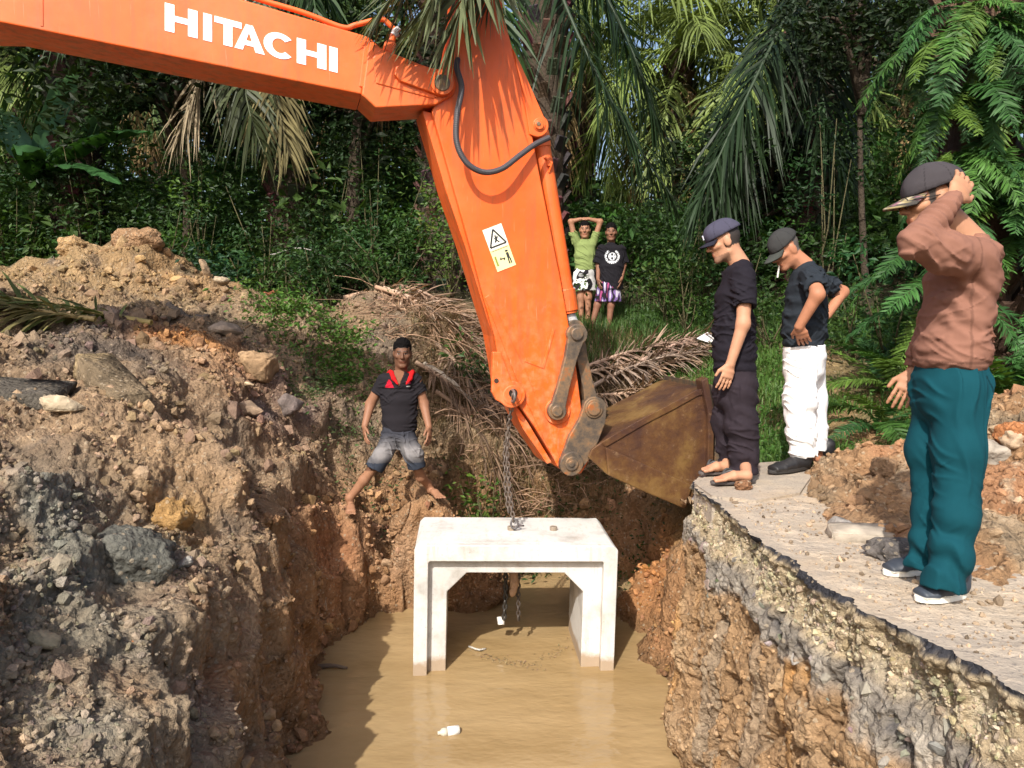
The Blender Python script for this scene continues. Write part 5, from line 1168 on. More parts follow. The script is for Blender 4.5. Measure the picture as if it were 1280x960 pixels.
# ---------------- 5 and 6: two boys at the edge of the trees
def boy(cx, d0, label, green):
    J = lambda x, y, dd=0.0: P(cx + x, y, d0 + dd)
    par = empty('person', tuple(J(0, 410))); tag(par, label, 'person')
    s = .88; f = nz([-.12, -.97, -.05]); u = nz([-.02, -.05, 1]); lat = np.array([1, -.1, 0.0]); S = Sdf(.0065)
    sk = (.30, .145, .085) if green else (.20, .092, .056)
    if green:
        c = J(0, 287); l_, u_ = head_prims(S, c, f, u, s); S.cap(J(0, 292, .02), J(0, 300, .03), .045, .05, .03)
        S.tor([(J(0, 304), .105, .05), (J(0, 322), .10, .065), (J(0, 345), .115, .075)], lat, .03)
        for sg in (-1, 1):
            e = J(18.5 * sg + 1, 277, -.02); wr = J(5.5 * sg, 274, -.03); limb(S, [J(12.5 * sg, 299), e, wr], [.040, .034, .024]); hand_prims(S, wr, J(-2 * sg, 272.5, -.02) - wr, np.array([0, .2, -1]), np.array([0, -1, 0]), .85, .25)
        feet = [(J(-4.5, 402), -1), (J(3.5, 403), 1)]; hipy, kn = 345, 376
    else:
        c = J(0, 290); l_, u_ = head_prims(S, c, f, u, s); S.cap(J(0, 296, .02), J(0, 304, .03), .045, .05, .03)
        S.tor([(J(0, 311), .115, .05), (J(0, 330), .11, .07), (J(0, 355), .12, .08)], lat, .03)
        for sg in (-1, 1):
            wr = J(14.5 * sg - 2, 349, -.06); limb(S, [J(14 * sg, 311), J(16 * sg, 331, .03), wr], [.040, .034, .024]); hand_prims(S, wr, J(13.5 * sg - 2, 355, -.08) - wr, np.array([-sg, .2, 0]), np.array([0, -1, 0]), .9, .25)
        feet = [(J(-24, 410), -1), (J(-3, 412), 1)]; hipy, kn = 356, 385
    for ft, sg in feet:
        g_ = np.array([ft[0], ft[1], gz(ft[0], ft[1]) + .035]); kx = (J(0, kn)[0] + g_[0]) / 2 if not green else J(4.5 * sg, kn)[0]
        hip = J(6 * sg - (3 if not green else 0), hipy); kp = np.array([(hip[0] * .45 + g_[0] * .55), hip[1] - .03, (hip[2] + g_[2]) / 2 + .02])
        limb(S, [hip, kp, g_ + UPZ * .05], [.068, .045, .030]); bare_foot(S, g_ + UPZ * .05, g_ + np.array([0, .04, -.03]), g_ + np.array([.02 * sg, -.18, -.035]), .85)
    def cf(V):
        C = np.tile(np.array(sk), (len(V), 1)); D_ = (V - c) / s; C[(np.linalg.norm(D_, axis=1) < .14) & ((D_ @ u_ > .060) | ((D_ @ f < -.005) & (D_ @ u_ > -.045) & (np.abs(D_ @ l_) < .0745)))] = (.008, .007, .006); face_cols(V, C, c, f, u, s, sk); return C
    S.build('body', M['skin'], par, cf); hair_mesh('hair', par, c, f, u, s, .006, .078, .011, back=-.03, col=(.006, .005, .005))
    T = Sdf(.0065); top, hem = (301, 338) if green else (305, 362); w_ = .125 if green else .150
    T.tor([(J(0, top), .06, .05), (J(0, top + 6), w_ + .015, .075), (J(0, (top + hem) / 2), w_ + .01, .10), (J(0, hem), w_ + (.005 if green else .0), .105)], lat, .03)
    if green:
        for sg in (-1, 1): T.flat(J(11 * sg, 302), J(15 * sg, 290, -.01), .056, .052, .03)
    else:
        for sg in (-1, 1): T.flat(J(12.5 * sg, 311), J(17 * sg, 329, .02), .056, .064, .03)
    T.cut = [(J(0, hem), -UPZ)]; T.fold = [(.012, (.5, 0, .85), 4, 20, 1), (.010, (.9, 0, .3), 4, 20, 5)]
    def tc(V):
        if green: return np.tile(np.array((.185, .235, .085)), (len(V), 1))
        C = np.tile(np.array((.012, .011, .014)), (len(V), 1)); o_ = J(1, 321); X = (V - o_) @ nz(lat); Z = V[:, 2] - o_[2]; fr_ = V[:, 1] < J(0, 321)[1]; r_ = np.hypot(X, Z); an = np.arctan2(X, Z)
        leafy = np.sin(an * 22) > -.55
        C[fr_ & (r_ > .068) & (r_ < .093) & (np.abs(an) > .55) & leafy] = (.62, .64, .66)
        inn = fr_ & (r_ < .048) & ((np.abs(Z) < .008) | (np.abs(np.abs(X) - .02) < .007) | ((r_ > .04))); C[inn] = (.62, .64, .66); C[fr_ & (np.abs(Z + .062) < .008) & (np.abs(X) < .045)] = (.5, .52, .55); return C
    T.build('t_shirt', M['cloth'], par, tc)
    Q = Sdf(.0065); sh0, sh1 = (334, 363) if green else (352, 377); xo = 0 if green else -3
    Q.tor([(J(xo, sh0), .115, .085), (J(xo, sh0 + 8), .13, .10)], lat, .03)
    for sg in (-1, 1): limb(Q, [J(6 * sg + xo, sh0 + 8), J(7.5 * sg + xo * 1.3, sh1)], [.085, .092], .03)
    Q.cut = [(J(0, sh1), -UPZ), (J(0, sh0), UPZ)]; Q.fold = [(.008, (10, 10, 6), 2)]
    def qc(V):
        n = noise3(V * 11 + 3); n2 = noise3(V * np.array([30, 10, 6]) + 9); C = np.tile(np.array((.018, .016, .02)), (len(V), 1))
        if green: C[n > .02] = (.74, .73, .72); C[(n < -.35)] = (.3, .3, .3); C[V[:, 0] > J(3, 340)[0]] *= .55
        else: C[n2 > .05] = (.16, .10, .26); C[n2 > .3] = (.45, .42, .5); C[n2 < -.35] = (.30, .06, .16)
        return C
    Q.build('shorts', M['cloth'], par, qc)
boy(731, 10.55, 'person in green t-shirt with both hands on head, at the edge of the trees', True)
boy(764, 10.25, 'person in long black t-shirt with white wreath emblem, arms hanging down', False)
# ================================================================== PLANTS
def bez(b, m, t, s):
    s = np.asarray(s)[:, None]; return (1 - s) ** 2 * b + 2 * s * (1 - s) * m + s * s * t
def frond_arrays(b, m, t, nl=60, ll=.62, lw=.036, seed=0, droop=.5, col=(.05, .10, .025), start=.14, a0=72, a1=28, fluff=.45, rr=(.030, .006), side=None, rcol=None, prof=.7, ragged=0.0, seg=3):
    g = np.random.default_rng(seed); b, m, t = [np.asarray(v, float) for v in (b, m, t)]
    Vs, Fs, Cs, n0 = [], [], [], 0
    for sg in (-1, 1):
        s = np.linspace(start, .995, nl) + g.normal(0, .25 / nl, nl); s = np.clip(s, start, 1)
        if ragged: s = s[g.random(nl) > ragged]
        n = len(s); p = bez(b, m, t, s); T = 2 * (1 - s)[:, None] * (m - b) + 2 * s[:, None] * (t - m); T /= np.linalg.norm(T, axis=1)[:, None]
        sd = np.cross(T, UPZ) if side is None else np.tile(np.asarray(side, float), (n, 1)); sd -= T * (sd * T).sum(1)[:, None]; sd /= np.linalg.norm(sd, axis=1)[:, None] + 1e-9
        upv = np.cross(sd, T); a = np.radians(a0 + (a1 - a0) * s + g.normal(0, 6, n)); tl = g.normal(0.08, fluff, n)
        dr = T * np.cos(a)[:, None] + sg * sd * np.sin(a)[:, None] + upv * tl[:, None]; dr /= np.linalg.norm(dr, axis=1)[:, None]
        L = ll * np.sin(np.pi * (.10 + .84 * (s - start) / (1 - start))) ** prof * g.uniform(.8, 1.1, n)
        w = np.cross(dr, upv); w /= np.linalg.norm(w, axis=1)[:, None] + 1e-9
        w = w * .85 + .5 * upv * g.normal(0, .6, n)[:, None]; w /= np.linalg.norm(w, axis=1)[:, None]
        wd = lw * g.uniform(.7, 1.1, n) * (.4 + .6 * L / ll); dp = droop * g.uniform(.4, 1.4, n)
        k = np.arange(seg + 1) / seg; wp = np.interp(k, [0, .33, .7, 1], [.55, 1, .75, .06])
        c = p[:, None] + dr[:, None] * (L[:, None] * k)[:, :, None]; c[:, :, 2] -= (dp * L)[:, None] * k ** 2
        VV = np.stack([c - w[:, None] * (wd[:, None] * wp)[:, :, None] / 2, c + w[:, None] * (wd[:, None] * wp)[:, :, None] / 2], 2).reshape(n, -1, 3)
        q = np.array([[2 * i, 2 * i + 1, 2 * i + 3, 2 * i + 2] for i in range(seg)])
        F = (q[None] + (np.arange(n) * 2 * (seg + 1))[:, None, None]).reshape(-1, 4) + n0; n0 += n * 2 * (seg + 1)
        cc = np.asarray(col) * g.uniform(.65, 1.35, (n, 1)); Vs.append(VV.reshape(-1, 3)); Fs.append(F); Cs.append(np.repeat(cc, 2 * (seg + 1), 0))
    mb = MB(); mb.tube(bez(b, m, t, np.linspace(0, 1, 12)), np.linspace(rr[0], rr[1], 12), 5, rcol if rcol is not None else np.asarray(col) * 1.4 + .02)
    Vs.append(np.concatenate(mb.V)); Cs.append(np.concatenate(mb.C)); Fq = [np.concatenate(Fs), np.concatenate(mb.F[4]) + n0] 
    return np.concatenate(Vs), np.concatenate(Fq), np.concatenate(Cs)
def frond_obj(name, parent, mat, *a, **k):
    V, F, C = frond_arrays(*a, **k); o = mk(name, V, F, mat, None, True, C)
    if parent is not None: attach(o, parent)
    return o
# shared frond meshes by how far they have sunk
FR = {}
def cls(el, L, seed, col, dead=False):
    e = math.radians(el); e2 = math.radians(max(el - 62, -88)); m = np.array([math.cos(e), 0, math.sin(e)]) * L * .5; t = m + np.array([math.cos(e2), 0, math.sin(e2)]) * L * .52
    V, F, C = frond_arrays((0, 0, 0), m, t, nl=62, ll=.78, lw=.05, seed=seed, droop=.75 if not dead else 1.0, col=col, fluff=.35 if not dead else .5, rr=(.05, .008), ragged=.08 if not dead else .3)
    o = mk('frond', V, F, M['shiny_leaf'] if not dead else M['dry'], None, True, C); me = o.data; bpy.data.objects.remove(o); return me
GREEN = (.060, .100, .024); LIT_GREEN = (.15, .20, .05); SHADED_GREEN = (.030, .066, .018); DRY = (.26, .18, .085); GREY = (.20, .165, .12)  # paler and darker greens put sun and shade into the leaf colour
for nm, colr in (('g', GREEN), ('l', LIT_GREEN), ('d', SHADED_GREEN)):
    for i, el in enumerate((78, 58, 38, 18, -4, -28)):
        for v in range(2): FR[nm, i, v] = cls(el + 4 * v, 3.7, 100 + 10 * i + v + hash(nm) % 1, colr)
for v in range(2): FR['x', v] = cls(-48 - 12 * v, 3.1, 300 + v, DRY, True)
def palm(px, py, d, shade, n, label, group='oil palms of the plantation behind the trench', sc=1.0, dead=3, seed=0, low=-1):
    g = random.Random(seed); cw = P(px, py, d); base = np.array([cw[0] + g.uniform(-.3, .3), cw[1] + g.uniform(-.1, .4), 0]); base[2] = gz(base[0], base[1]) - .1
    r = tag(empty('oil_palm', tuple(base)), label, 'palm tree', group)
    mb = MB(); k = 14; pts = np.array([base + (cw - base) * i / (k - 1) for i in range(k)]); mb.tube(pts, [.34 - .06 * i / k for i in range(k)], 12, (.075, .055, .04))
    ns = int((cw[2] - base[2]) * 26)
    for i in range(ns):          # old leaf bases
        t = i / ns; c = base + (cw - base) * t; a = i * 2.4; o = np.array([math.cos(a), math.sin(a), 0]); c = c + o * .26
        mb.box(c + o * .06, np.array([-o[1], o[0], 0]) * .07, (o * .55 + UPZ * .8) * .15, (o * .8 - UPZ * .55) * .03, (.10 * g.uniform(.5, 1.3), .075 * g.uniform(.5, 1.2), .05))
    attach(mb.build('trunk', M['bark'], None, False), r)
    for i in range(n):
        k = min(5, int(6 * (i / n) ** .85)); o = link('frond', FR[shade, k, i % 2], r)
        o.location = tuple(cw - base + np.array([0, 0, .15 - .12 * k])); o.rotation_euler = (g.uniform(-.12, .12), g.uniform(-.1, .1), i * 2.39996 + g.uniform(-.2, .2)); s = sc * g.uniform(.85, 1.12); o.scale = (s, s, s)
    for i in range(dead):
        o = link('dead_frond', FR['x', i % 2], r); o.location = tuple(cw - base - np.array([0, 0, .5])); o.rotation_euler = (0, 0, i * 2.1 + seed); o.scale = (sc * .9,) * 3
    return r
def extra_frond(pal, b, m, t, name='frond', mat=None, **k): return frond_obj(name, pal, mat or M['shiny_leaf'], b, m, t, **k)
# tall palms at the edge of the plantation, crowns put above frame to shade undergrowth
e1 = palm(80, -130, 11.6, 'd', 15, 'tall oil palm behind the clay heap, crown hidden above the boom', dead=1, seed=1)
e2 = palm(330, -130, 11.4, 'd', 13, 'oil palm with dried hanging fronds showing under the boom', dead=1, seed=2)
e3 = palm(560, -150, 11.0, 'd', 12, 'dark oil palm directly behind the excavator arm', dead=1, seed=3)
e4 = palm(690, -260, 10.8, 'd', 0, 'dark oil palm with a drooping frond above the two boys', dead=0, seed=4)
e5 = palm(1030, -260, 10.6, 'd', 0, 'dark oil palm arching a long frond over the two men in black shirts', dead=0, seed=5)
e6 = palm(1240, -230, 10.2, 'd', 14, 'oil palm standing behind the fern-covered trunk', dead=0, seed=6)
# palms deeper in, some with sunlight put into paler leaves
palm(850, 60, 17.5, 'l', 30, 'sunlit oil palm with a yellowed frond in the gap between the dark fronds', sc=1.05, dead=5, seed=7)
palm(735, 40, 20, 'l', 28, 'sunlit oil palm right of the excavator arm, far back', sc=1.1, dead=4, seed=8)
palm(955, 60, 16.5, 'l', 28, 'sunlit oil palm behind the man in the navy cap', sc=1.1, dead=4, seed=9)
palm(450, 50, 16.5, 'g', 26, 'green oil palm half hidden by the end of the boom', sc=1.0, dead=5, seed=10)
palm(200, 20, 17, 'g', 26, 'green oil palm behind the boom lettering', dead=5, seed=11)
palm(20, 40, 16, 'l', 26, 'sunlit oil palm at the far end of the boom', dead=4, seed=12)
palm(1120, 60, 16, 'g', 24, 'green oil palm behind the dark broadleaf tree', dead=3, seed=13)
# the big single fronds in shade, their darkness put into the leaf colour
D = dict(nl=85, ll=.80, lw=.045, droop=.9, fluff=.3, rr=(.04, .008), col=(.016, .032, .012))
extra_frond(e4, P(668, -120, 10.6), P(705, 60, 9.9), P(850, 260, 9.7), seed=21, **D)
extra_frond(e4, P(680, -130, 10.7), P(800, 40, 10.3), P(830, 190, 10.4), seed=22, **D)
extra_frond(e5, P(1050, -100, 10.2), P(965, 40, 9.4), P(862, 280, 9.2), seed=23, **D)
extra_frond(e5, P(1040, -90, 10.2), P(920, 90, 9.8), P(905, 260, 9.6), seed=24, **D)
extra_frond(e5, P(1030, -90, 10.3), P(1000, 90, 9.9), P(1060, 230, 9.8), seed=25, **D)
Y = dict(nl=60, ll=.62, lw=.05, droop=.9, fluff=.35, rr=(.03, .006))
extra_frond(e2, P(330, -30, 11.0), P(250, 80, 10.6), P(222, 175, 10.5), seed=26, name='dead_frond', mat=M['dry'], col=(.25, .20, .13), **Y)
extra_frond(e2, P(340, -30, 11.0), P(330, 80, 10.4), P(362, 195, 10.2), seed=27, name='dead_frond', mat=M['dry'], col=(.13, .11, .05), **Y)
extra_frond(e2, P(350, -30, 11.0), P(270, 60, 10.2), P(330, 190, 10.0), seed=28, col=(.06, .075, .03), **Y)

# fronds lying over the arm from above
hf = dict(nl=34, ll=.52, lw=.042, droop=.25, fluff=.25, rr=(.016, .005), a0=55, a1=14, col=(.105, .125, .065), rcol=(.16, .16, .07), start=.05)
def loose(name, label, cat, mat, *a, **k):
    V, F, C = frond_arrays(*a, **k); o = mk(name, V, F, mat, None, True, C); return tag(o, label, cat, 'cut palm fronds hanging over the excavator arm' if 'arm' in label else None)
ad = lambda x, y, o: pl(x, y, o)
loose('palm_frond', 'grey-green palm frond hanging straight down in front of the arm, over the boom pin', 'palm frond', M['shiny_leaf'], ad(612, -120, .05), ad(582, -35, .30), ad(566, 62, .26), seed=31, **hf)
loose('palm_frond', 'palm frond sagging leftwards from the arm above the boom pipe', 'palm frond', M['shiny_leaf'], ad(615, -115, .0), ad(540, -75, .28), ad(468, 25, .22), seed=32, **hf)
loose('palm_frond', 'short palm frond fanning out between the pipe coupling and the arm', 'palm frond', M['shiny_leaf'], ad(612, -118, .02), ad(565, -55, .28), ad(520, 45, .25), seed=33, **hf)
loose('palm_frond', 'palm frond hanging over the right half of the arm top', 'palm frond', M['shiny_leaf'], ad(606, -125, .05), ad(625, -70, .30), ad(610, 8, .28), seed=34, **dict(hf, ll=.42))

# ---- leaf clouds
def leaves(pts, size, col, var=.35, seed=0, nrm=None, asp=.45, up=.3):
    g = np.random.default_rng(seed); n = len(pts); a = g.normal(size=(n, 3)); a[:, 2] *= .6; a /= np.linalg.norm(a, axis=1)[:, None]
    nn = g.normal(size=(n, 3)) + UPZ * up * 3 + (0 if nrm is None else nrm * 1.2); b = np.cross(a, nn); b /= np.linalg.norm(b, axis=1)[:, None] + 1e-9; nn = np.cross(b, a)
    L = size * g.uniform(.55, 1.25, n); W = L * asp
    ms = [(0, 0, 0), (.45, -.5, .06), (.45, .5, .06), (1, 0, -.10), (.45, 0, -.02)]
    V = np.stack([pts + a * (L * x)[:, None] + b * (W * y)[:, None] + nn * (L * z)[:, None] for x, y, z in ms], 1).reshape(-1, 3)
    q = np.array([[0, 1, 4], [0, 4, 2], [1, 3, 4], [4, 3, 2]]); F = (q[None] + (np.arange(n) * 5)[:, None, None]).reshape(-1, 3)
    c = np.asarray(col) * g.uniform(1 - var, 1 + var, (n, 1)) * (1 + g.normal(0, .08, (n, 3))); return V, F, np.repeat(np.clip(c, .004, .6), 5, 0)
def clump_pts(c, r, n, g, squash=.8):
    v = g.normal(size=(n, 3)); v /= np.linalg.norm(v, axis=1)[:, None]; rr = g.uniform(.25, 1, n) ** .5
    return c + v * rr[:, None] * np.array([r, r, r * squash]), v
def cloud(name, clumps, size, col, mat, seed, dens=240, **k):
    g = np.random.default_rng(seed); Ps, Ns, Cs = [], [], []
    for (c, r) in clumps:
        n = int(dens * r * r); p, v = clump_pts(np.asarray(c, float), r, n, g); Ps.append(p); Ns.append(v); Cs.append(np.tile(np.asarray(col) * g.uniform(.55, 1.45) * np.array([g.uniform(.8, 1.25), 1, g.uniform(.7, 1.2)]), (n, 1)))
    Pp = np.concatenate(Ps); V, F, C = leaves(Pp, size, (1, 1, 1), seed=seed, nrm=np.concatenate(Ns), **k); C = C * np.repeat(np.concatenate(Cs), 5, 0)
    return mk(name, V, F, mat, None, False, C)
g = np.random.default_rng(77)
# shaded undergrowth: one mass nobody could count
cl = []
for i in range(640):
    px = g.uniform(-260, 1500); d_ = g.uniform(10.9, 16.5); x = (px - 640) / 1000 * d_; y = d_
    if y < 11.6 and -1.0 < x < 2.6: continue
    z = gz(x, y); r = g.uniform(.35, .95); zz = z + g.uniform(.0, .4) + abs(g.normal(0, 1.15)) * (1.0 if d_ > 11.8 else .6)
    if 660 < px < 1000: zz = min(zz, CAMZ + d_ * .12 - r * .7)
    cl.append(((x, y, zz), r))
tag(cloud('undergrowth', cl[::2], .10, (.072, .160, .032), M['leaf'], 5, dens=560), kind='stuff')
tag(cloud('undergrowth', cl[1::2], .20, (.062, .142, .032), M['leaf'], 15, dens=190), kind='stuff')
cl = []
for i in range(300):
    px = g.uniform(-500, 1800); d_ = g.uniform(19, 34); x = (px - 640) / 1000 * d_
    gap = math.exp(-((px - 800) / 200) ** 4); top = (6.5 + g.normal(0, .8)) * (1 - .92 * gap) * (d_ / 26)
    cl.append(((x, d_, gz(x, d_) + g.uniform(.0, 1) * top), g.uniform(.9, 1.9)))
tag(cloud('woods', cl, .42, (.065, .125, .028), M['leaf'], 6, dens=85), kind='stuff')

# ---- broadleaf trees, crowns above or at frame top, some added to shade undergrowth
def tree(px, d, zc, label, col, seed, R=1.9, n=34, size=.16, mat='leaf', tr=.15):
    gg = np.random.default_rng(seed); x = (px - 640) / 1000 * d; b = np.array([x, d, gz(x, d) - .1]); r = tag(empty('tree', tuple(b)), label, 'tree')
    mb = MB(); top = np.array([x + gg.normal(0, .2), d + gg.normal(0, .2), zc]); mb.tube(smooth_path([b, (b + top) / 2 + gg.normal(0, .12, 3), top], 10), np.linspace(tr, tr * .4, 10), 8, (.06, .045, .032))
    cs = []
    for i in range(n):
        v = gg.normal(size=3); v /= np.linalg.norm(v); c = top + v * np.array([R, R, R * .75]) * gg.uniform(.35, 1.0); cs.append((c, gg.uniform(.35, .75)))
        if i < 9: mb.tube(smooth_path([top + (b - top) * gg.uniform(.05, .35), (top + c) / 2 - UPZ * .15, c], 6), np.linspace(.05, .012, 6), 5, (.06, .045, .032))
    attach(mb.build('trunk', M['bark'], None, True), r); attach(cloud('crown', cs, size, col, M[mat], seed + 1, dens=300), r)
    return r
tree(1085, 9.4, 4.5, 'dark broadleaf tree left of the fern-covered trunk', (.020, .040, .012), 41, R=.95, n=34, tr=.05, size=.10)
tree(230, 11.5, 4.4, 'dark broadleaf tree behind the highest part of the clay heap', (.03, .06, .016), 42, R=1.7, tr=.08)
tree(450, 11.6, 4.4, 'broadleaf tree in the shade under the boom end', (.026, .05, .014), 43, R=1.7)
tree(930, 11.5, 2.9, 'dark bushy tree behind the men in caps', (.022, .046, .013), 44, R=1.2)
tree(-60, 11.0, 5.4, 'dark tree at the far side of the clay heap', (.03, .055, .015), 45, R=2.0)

# ---- the trunk smothered in ferns on the right
tb_ = np.array([4.05, 7.0, gz(4.05, 7.0) - .15]); tt = np.array([4.0, 7.1, 5.3])
ft = tag(empty('fern_covered_trunk', tuple(tb_)), 'thick dark palm trunk smothered in green ferns behind the man in brown', 'palm tree')
mb = MB(); k = 40; pts = np.array([tb_ + (tt - tb_) * i / (k - 1) for i in range(k)]); mb.tube(pts, [.30 + .05 * math.sin(i * 1.7) for i in range(k)], 14, (.085, .05, .035))
gr_ = random.Random(8)
for i in range(230):
    t = gr_.random(); c = tb_ + (tt - tb_) * t; a = gr_.uniform(0, 6.28); o = np.array([math.cos(a), math.sin(a), 0]); c = c + o * .27; kk = gr_.uniform(.5, 1.4)
    if i % 2: mb.box(c + o * .07, np.array([-o[1], o[0], 0]) * .06, (o * .5 + UPZ * .85) * .17, (o * .85 - UPZ * .5) * .025, (.11 * kk, .065 * kk, .045 * kk))
    else: mb.tube([c, c + o * .10 - UPZ * .12, c + o * .08 - UPZ * gr_.uniform(.3, .7)], [.016, .011, .004], 5, (.12 * kk, .075 * kk, .05 * kk))
attach(mb.build('trunk', M['bark'], None, False), ft)
FM = []
for v in range(5):
    L = 1.0; col = [(.045, .125, .030), (.065, .155, .030), (.035, .10, .028), (.10, .175, .03), (.05, .13, .04)][v]
    V, F, C = frond_arrays((0, 0, 0), (.42, 0, .34 - .1 * v), (.95, 0, -.22 - .10 * v), nl=34, ll=.20, lw=.034, seed=60 + v, droop=.25, col=col, start=.08, a0=80, a1=55, fluff=.12, rr=(.007, .002), prof=.55)
    # each leaflet lobed: a second finer row
    V2, F2, C2 = frond_arrays((0, 0, 0), (.42, 0, .345 - .1 * v), (.95, 0, -.215 - .10 * v), nl=34, ll=.17, lw=.022, seed=80 + v, droop=.3, col=np.array(col) * .8, start=.08, a0=66, a1=45, fluff=.2, rr=(.004, .001), prof=.6)
    o = mk('fern_frond', np.concatenate([V, V2]), np.concatenate([F, F2 + len(V)]), M['leaf'], None, True, np.concatenate([C, C2])); FM.append(o.data); bpy.data.objects.remove(o)
def fern_fronds(parent, c, n, face, sc, seed, spread=1.7, rise=.0, kinds=(0, 1, 2, 3, 4)):
    q = random.Random(seed); off = np.zeros(3) if parent is None else np.array(parent.location)
    for i in range(n):
        o = link('fern_frond', FM[q.choice(kinds)], parent); o.location = tuple(np.asarray(c) - off + np.array([q.uniform(-.08, .08), q.uniform(-.08, .08), q.uniform(-.08, .08)]) * sc)
        o.rotation_euler = (q.uniform(-.4, .4), q.uniform(-.55, .45) + rise, face + (i / max(n - 1, 1) - .5) * 2 * spread + q.uniform(-.2, .2)); s = sc * q.uniform(.7, 1.15); o.scale = (s, s, s)
# ferns growing all up the trunk (parts of the overgrown trunk)
q = random.Random(3)
spots = [(1110, 60), (1150, 20), (1200, 40), (1250, 30), (1120, 130), (1165, 120), (1215, 130), (1262, 110), (1130, 200), (1180, 200), (1240, 200), (1150, 255), (1225, 265), (1265, 285), (1300, 340), (1290, 400), (1110, 320), (1130, 375), (1320, 230)]
for i, (px, py) in enumerate(spots):
    c = P(px, py, 6.75 - .1 * (i % 3)); c = c * .35 + (np.array([4.03, 6.95, c[2]]) + np.array([(px - 1205) / 1000 * 3.6, -.32, 0])) * .65
    fern_fronds(ft, c, 7, -math.pi / 2 + (1205 - px) / 1000 * -6.0, .72 if i % 3 else .85, 200 + i, spread=1.25, rise=.25)
# ferns and leafy plants standing on the ground at its foot
def fern(px, py, d, n, sc, label, seed, kinds=(0, 1, 2, 3, 4)):
    c = ongr(px, py, d); r = tag(empty('fern', tuple(c)), label, 'fern', 'ferns on the ground by the fern-covered trunk'); fern_fronds(r, c + UPZ * .05, n, -math.pi / 2, sc, seed, spread=3.0, rise=-.55, kinds=kinds); return r
fern(1100, 505, 6.3, 12, .62, 'low fern left of the teal trousers', 301)
fern(1115, 430, 6.9, 13, .8, 'fern left of the brown jersey, under the leafy bush', 302)
fern(1262, 470, 6.2, 13, .75, 'bright fern right of the brown jersey hem', 303, (1, 3))
fern(1275, 400, 6.6, 12, .9, 'tall fern beside the brown jersey, at the trunk foot', 304)
fern(1225, 470, 6.3, 10, .7, 'fern behind the waist of the man in brown', 305)
fern(1330, 470, 6.2, 12, .9, 'fern at the outer side of the overgrown trunk', 306)

def shrub(px, py, d, R, label, col, seed, size=.075, hgt=1.0, n=16, mat='leaf', group=None, dens=900):
    gg = np.random.default_rng(seed); b = ongr(px, py, d); r = tag(empty('shrub', tuple(b)), label, 'shrub', group); cs = []; mb = MB()
    for i in range(n):
        c = b + np.array([gg.normal(0, R * .5), gg.normal(0, R * .4), gg.uniform(.1, 1.0) * hgt]); cs.append((c, gg.uniform(.13, .27)))
        if i < 8: mb.tube([b + gg.normal(0, .05, 3) * [1, 1, 0], (b + c) / 2 + gg.normal(0, .04, 3), c], [.012, .009, .004], 5, (.09, .08, .04))
    attach(mb.build('stem', M['bark'], None, True), r); attach(cloud('foliage', cs, size, col, M[mat], seed + 1, dens=dens, var=.3), r); return r
LG = (.065, .145, .028)
sg_ = 'shrubs along the edge of the trees'
shrub(838, 398, 10.3, .40, 'bright shrub just right of the boy in black', (.085, .17, .03), 501, hgt=.75, group=sg_)
shrub(860, 400, 9.9, .5, 'leafy shrub left of the man in the black t-shirt, behind dead fronds', LG, 502, hgt=1.0, group=sg_)
shrub(845, 340, 10.8, .6, 'dark leafy shrub behind the bright one near the boys', (.04, .10, .024), 503, hgt=1.3, n=22, group=sg_)
shrub(930, 380, 9.4, .5, 'green shrub between the two men in caps', (.04, .105, .026), 504, hgt=1.3, n=22, group=sg_)
shrub(960, 420, 8.6, .4, 'low shrub behind the cigarette smoker', LG, 505, hgt=.7, group=sg_)
shrub(1065, 395, 8.0, .4, 'shrub right of the elbow of the cigarette smoker', (.05, .115, .028), 506, hgt=.7, group=sg_)
shrub(1120, 400, 7.3, .4, 'leafy bush left of the brown jersey', (.035, .11, .03), 507, hgt=1.2, n=22, group=sg_)
shrub(440, 345, 10.4, .6, 'green shrub above the weed patch, under the boom', (.035, .095, .024), 508, hgt=.9, n=20, group=sg_)
shrub(375, 345, 10.2, .5, 'shrub with drooping leaves at the right end of the clay heap', (.03, .09, .03), 509, hgt=.9, n=18, group=sg_)
shrub(295, 375, 9.9, .35, 'small dark-leaved shrub on the right shoulder of the clay heap', (.03, .10, .04), 510, hgt=.45, n=12, size=.10, group=sg_)
shrub(500, 350, 10.6, .6, 'green shrub left of the arm, above the dead branches', (.045, .11, .026), 511, hgt=1.0, n=22, group=sg_)
shrub(565, 350, 10.3, .35, 'yellow-green creeper shrub beside the left edge of the arm', (.11, .18, .035), 512, hgt=1.7, n=26, group=sg_)
shrub(600, 610, 8.2, .22, 'young bright green plant on the bank left of the chain', (.10, .20, .03), 513, hgt=.55, n=9, size=.08, group=sg_, dens=420)
shrub(205, 320, 10.4, .7, 'dark shrub right behind the top of the clay heap', (.03, .075, .02), 514, hgt=1.0, n=20, group=sg_)
shrub(590, 470, 9.2, .3, 'small green plant among dead branches left of the arm', (.05, .11, .03), 515, hgt=.4, n=9, group=sg_)
shrub(700, 420, 10.6, .4, 'grassy shrub between the arm and the boy in green', (.06, .13, .03), 516, hgt=.6, n=14, group=sg_)
shrub(330, 340, 10.6, .7, 'leafy green shrub filling the dip between the heap and the shaded shrubs', (.05, .12, .03), 517, hgt=1.5, n=28, group=sg_)
shrub(470, 300, 11.0, .8, 'tall green shrub behind the one left of the arm', (.045, .11, .028), 518, hgt=2.2, n=34, group=sg_)
shrub(250, 280, 11.2, .9, 'tall dark green shrub behind the heap, under the boom lettering', (.035, .09, .024), 519, hgt=2.4, n=36, group=sg_)
shrub(120, 270, 11.4, .9, 'tall green shrub left behind the heap under the banana leaves', (.04, .10, .026), 520, hgt=2.6, n=36, group=sg_)
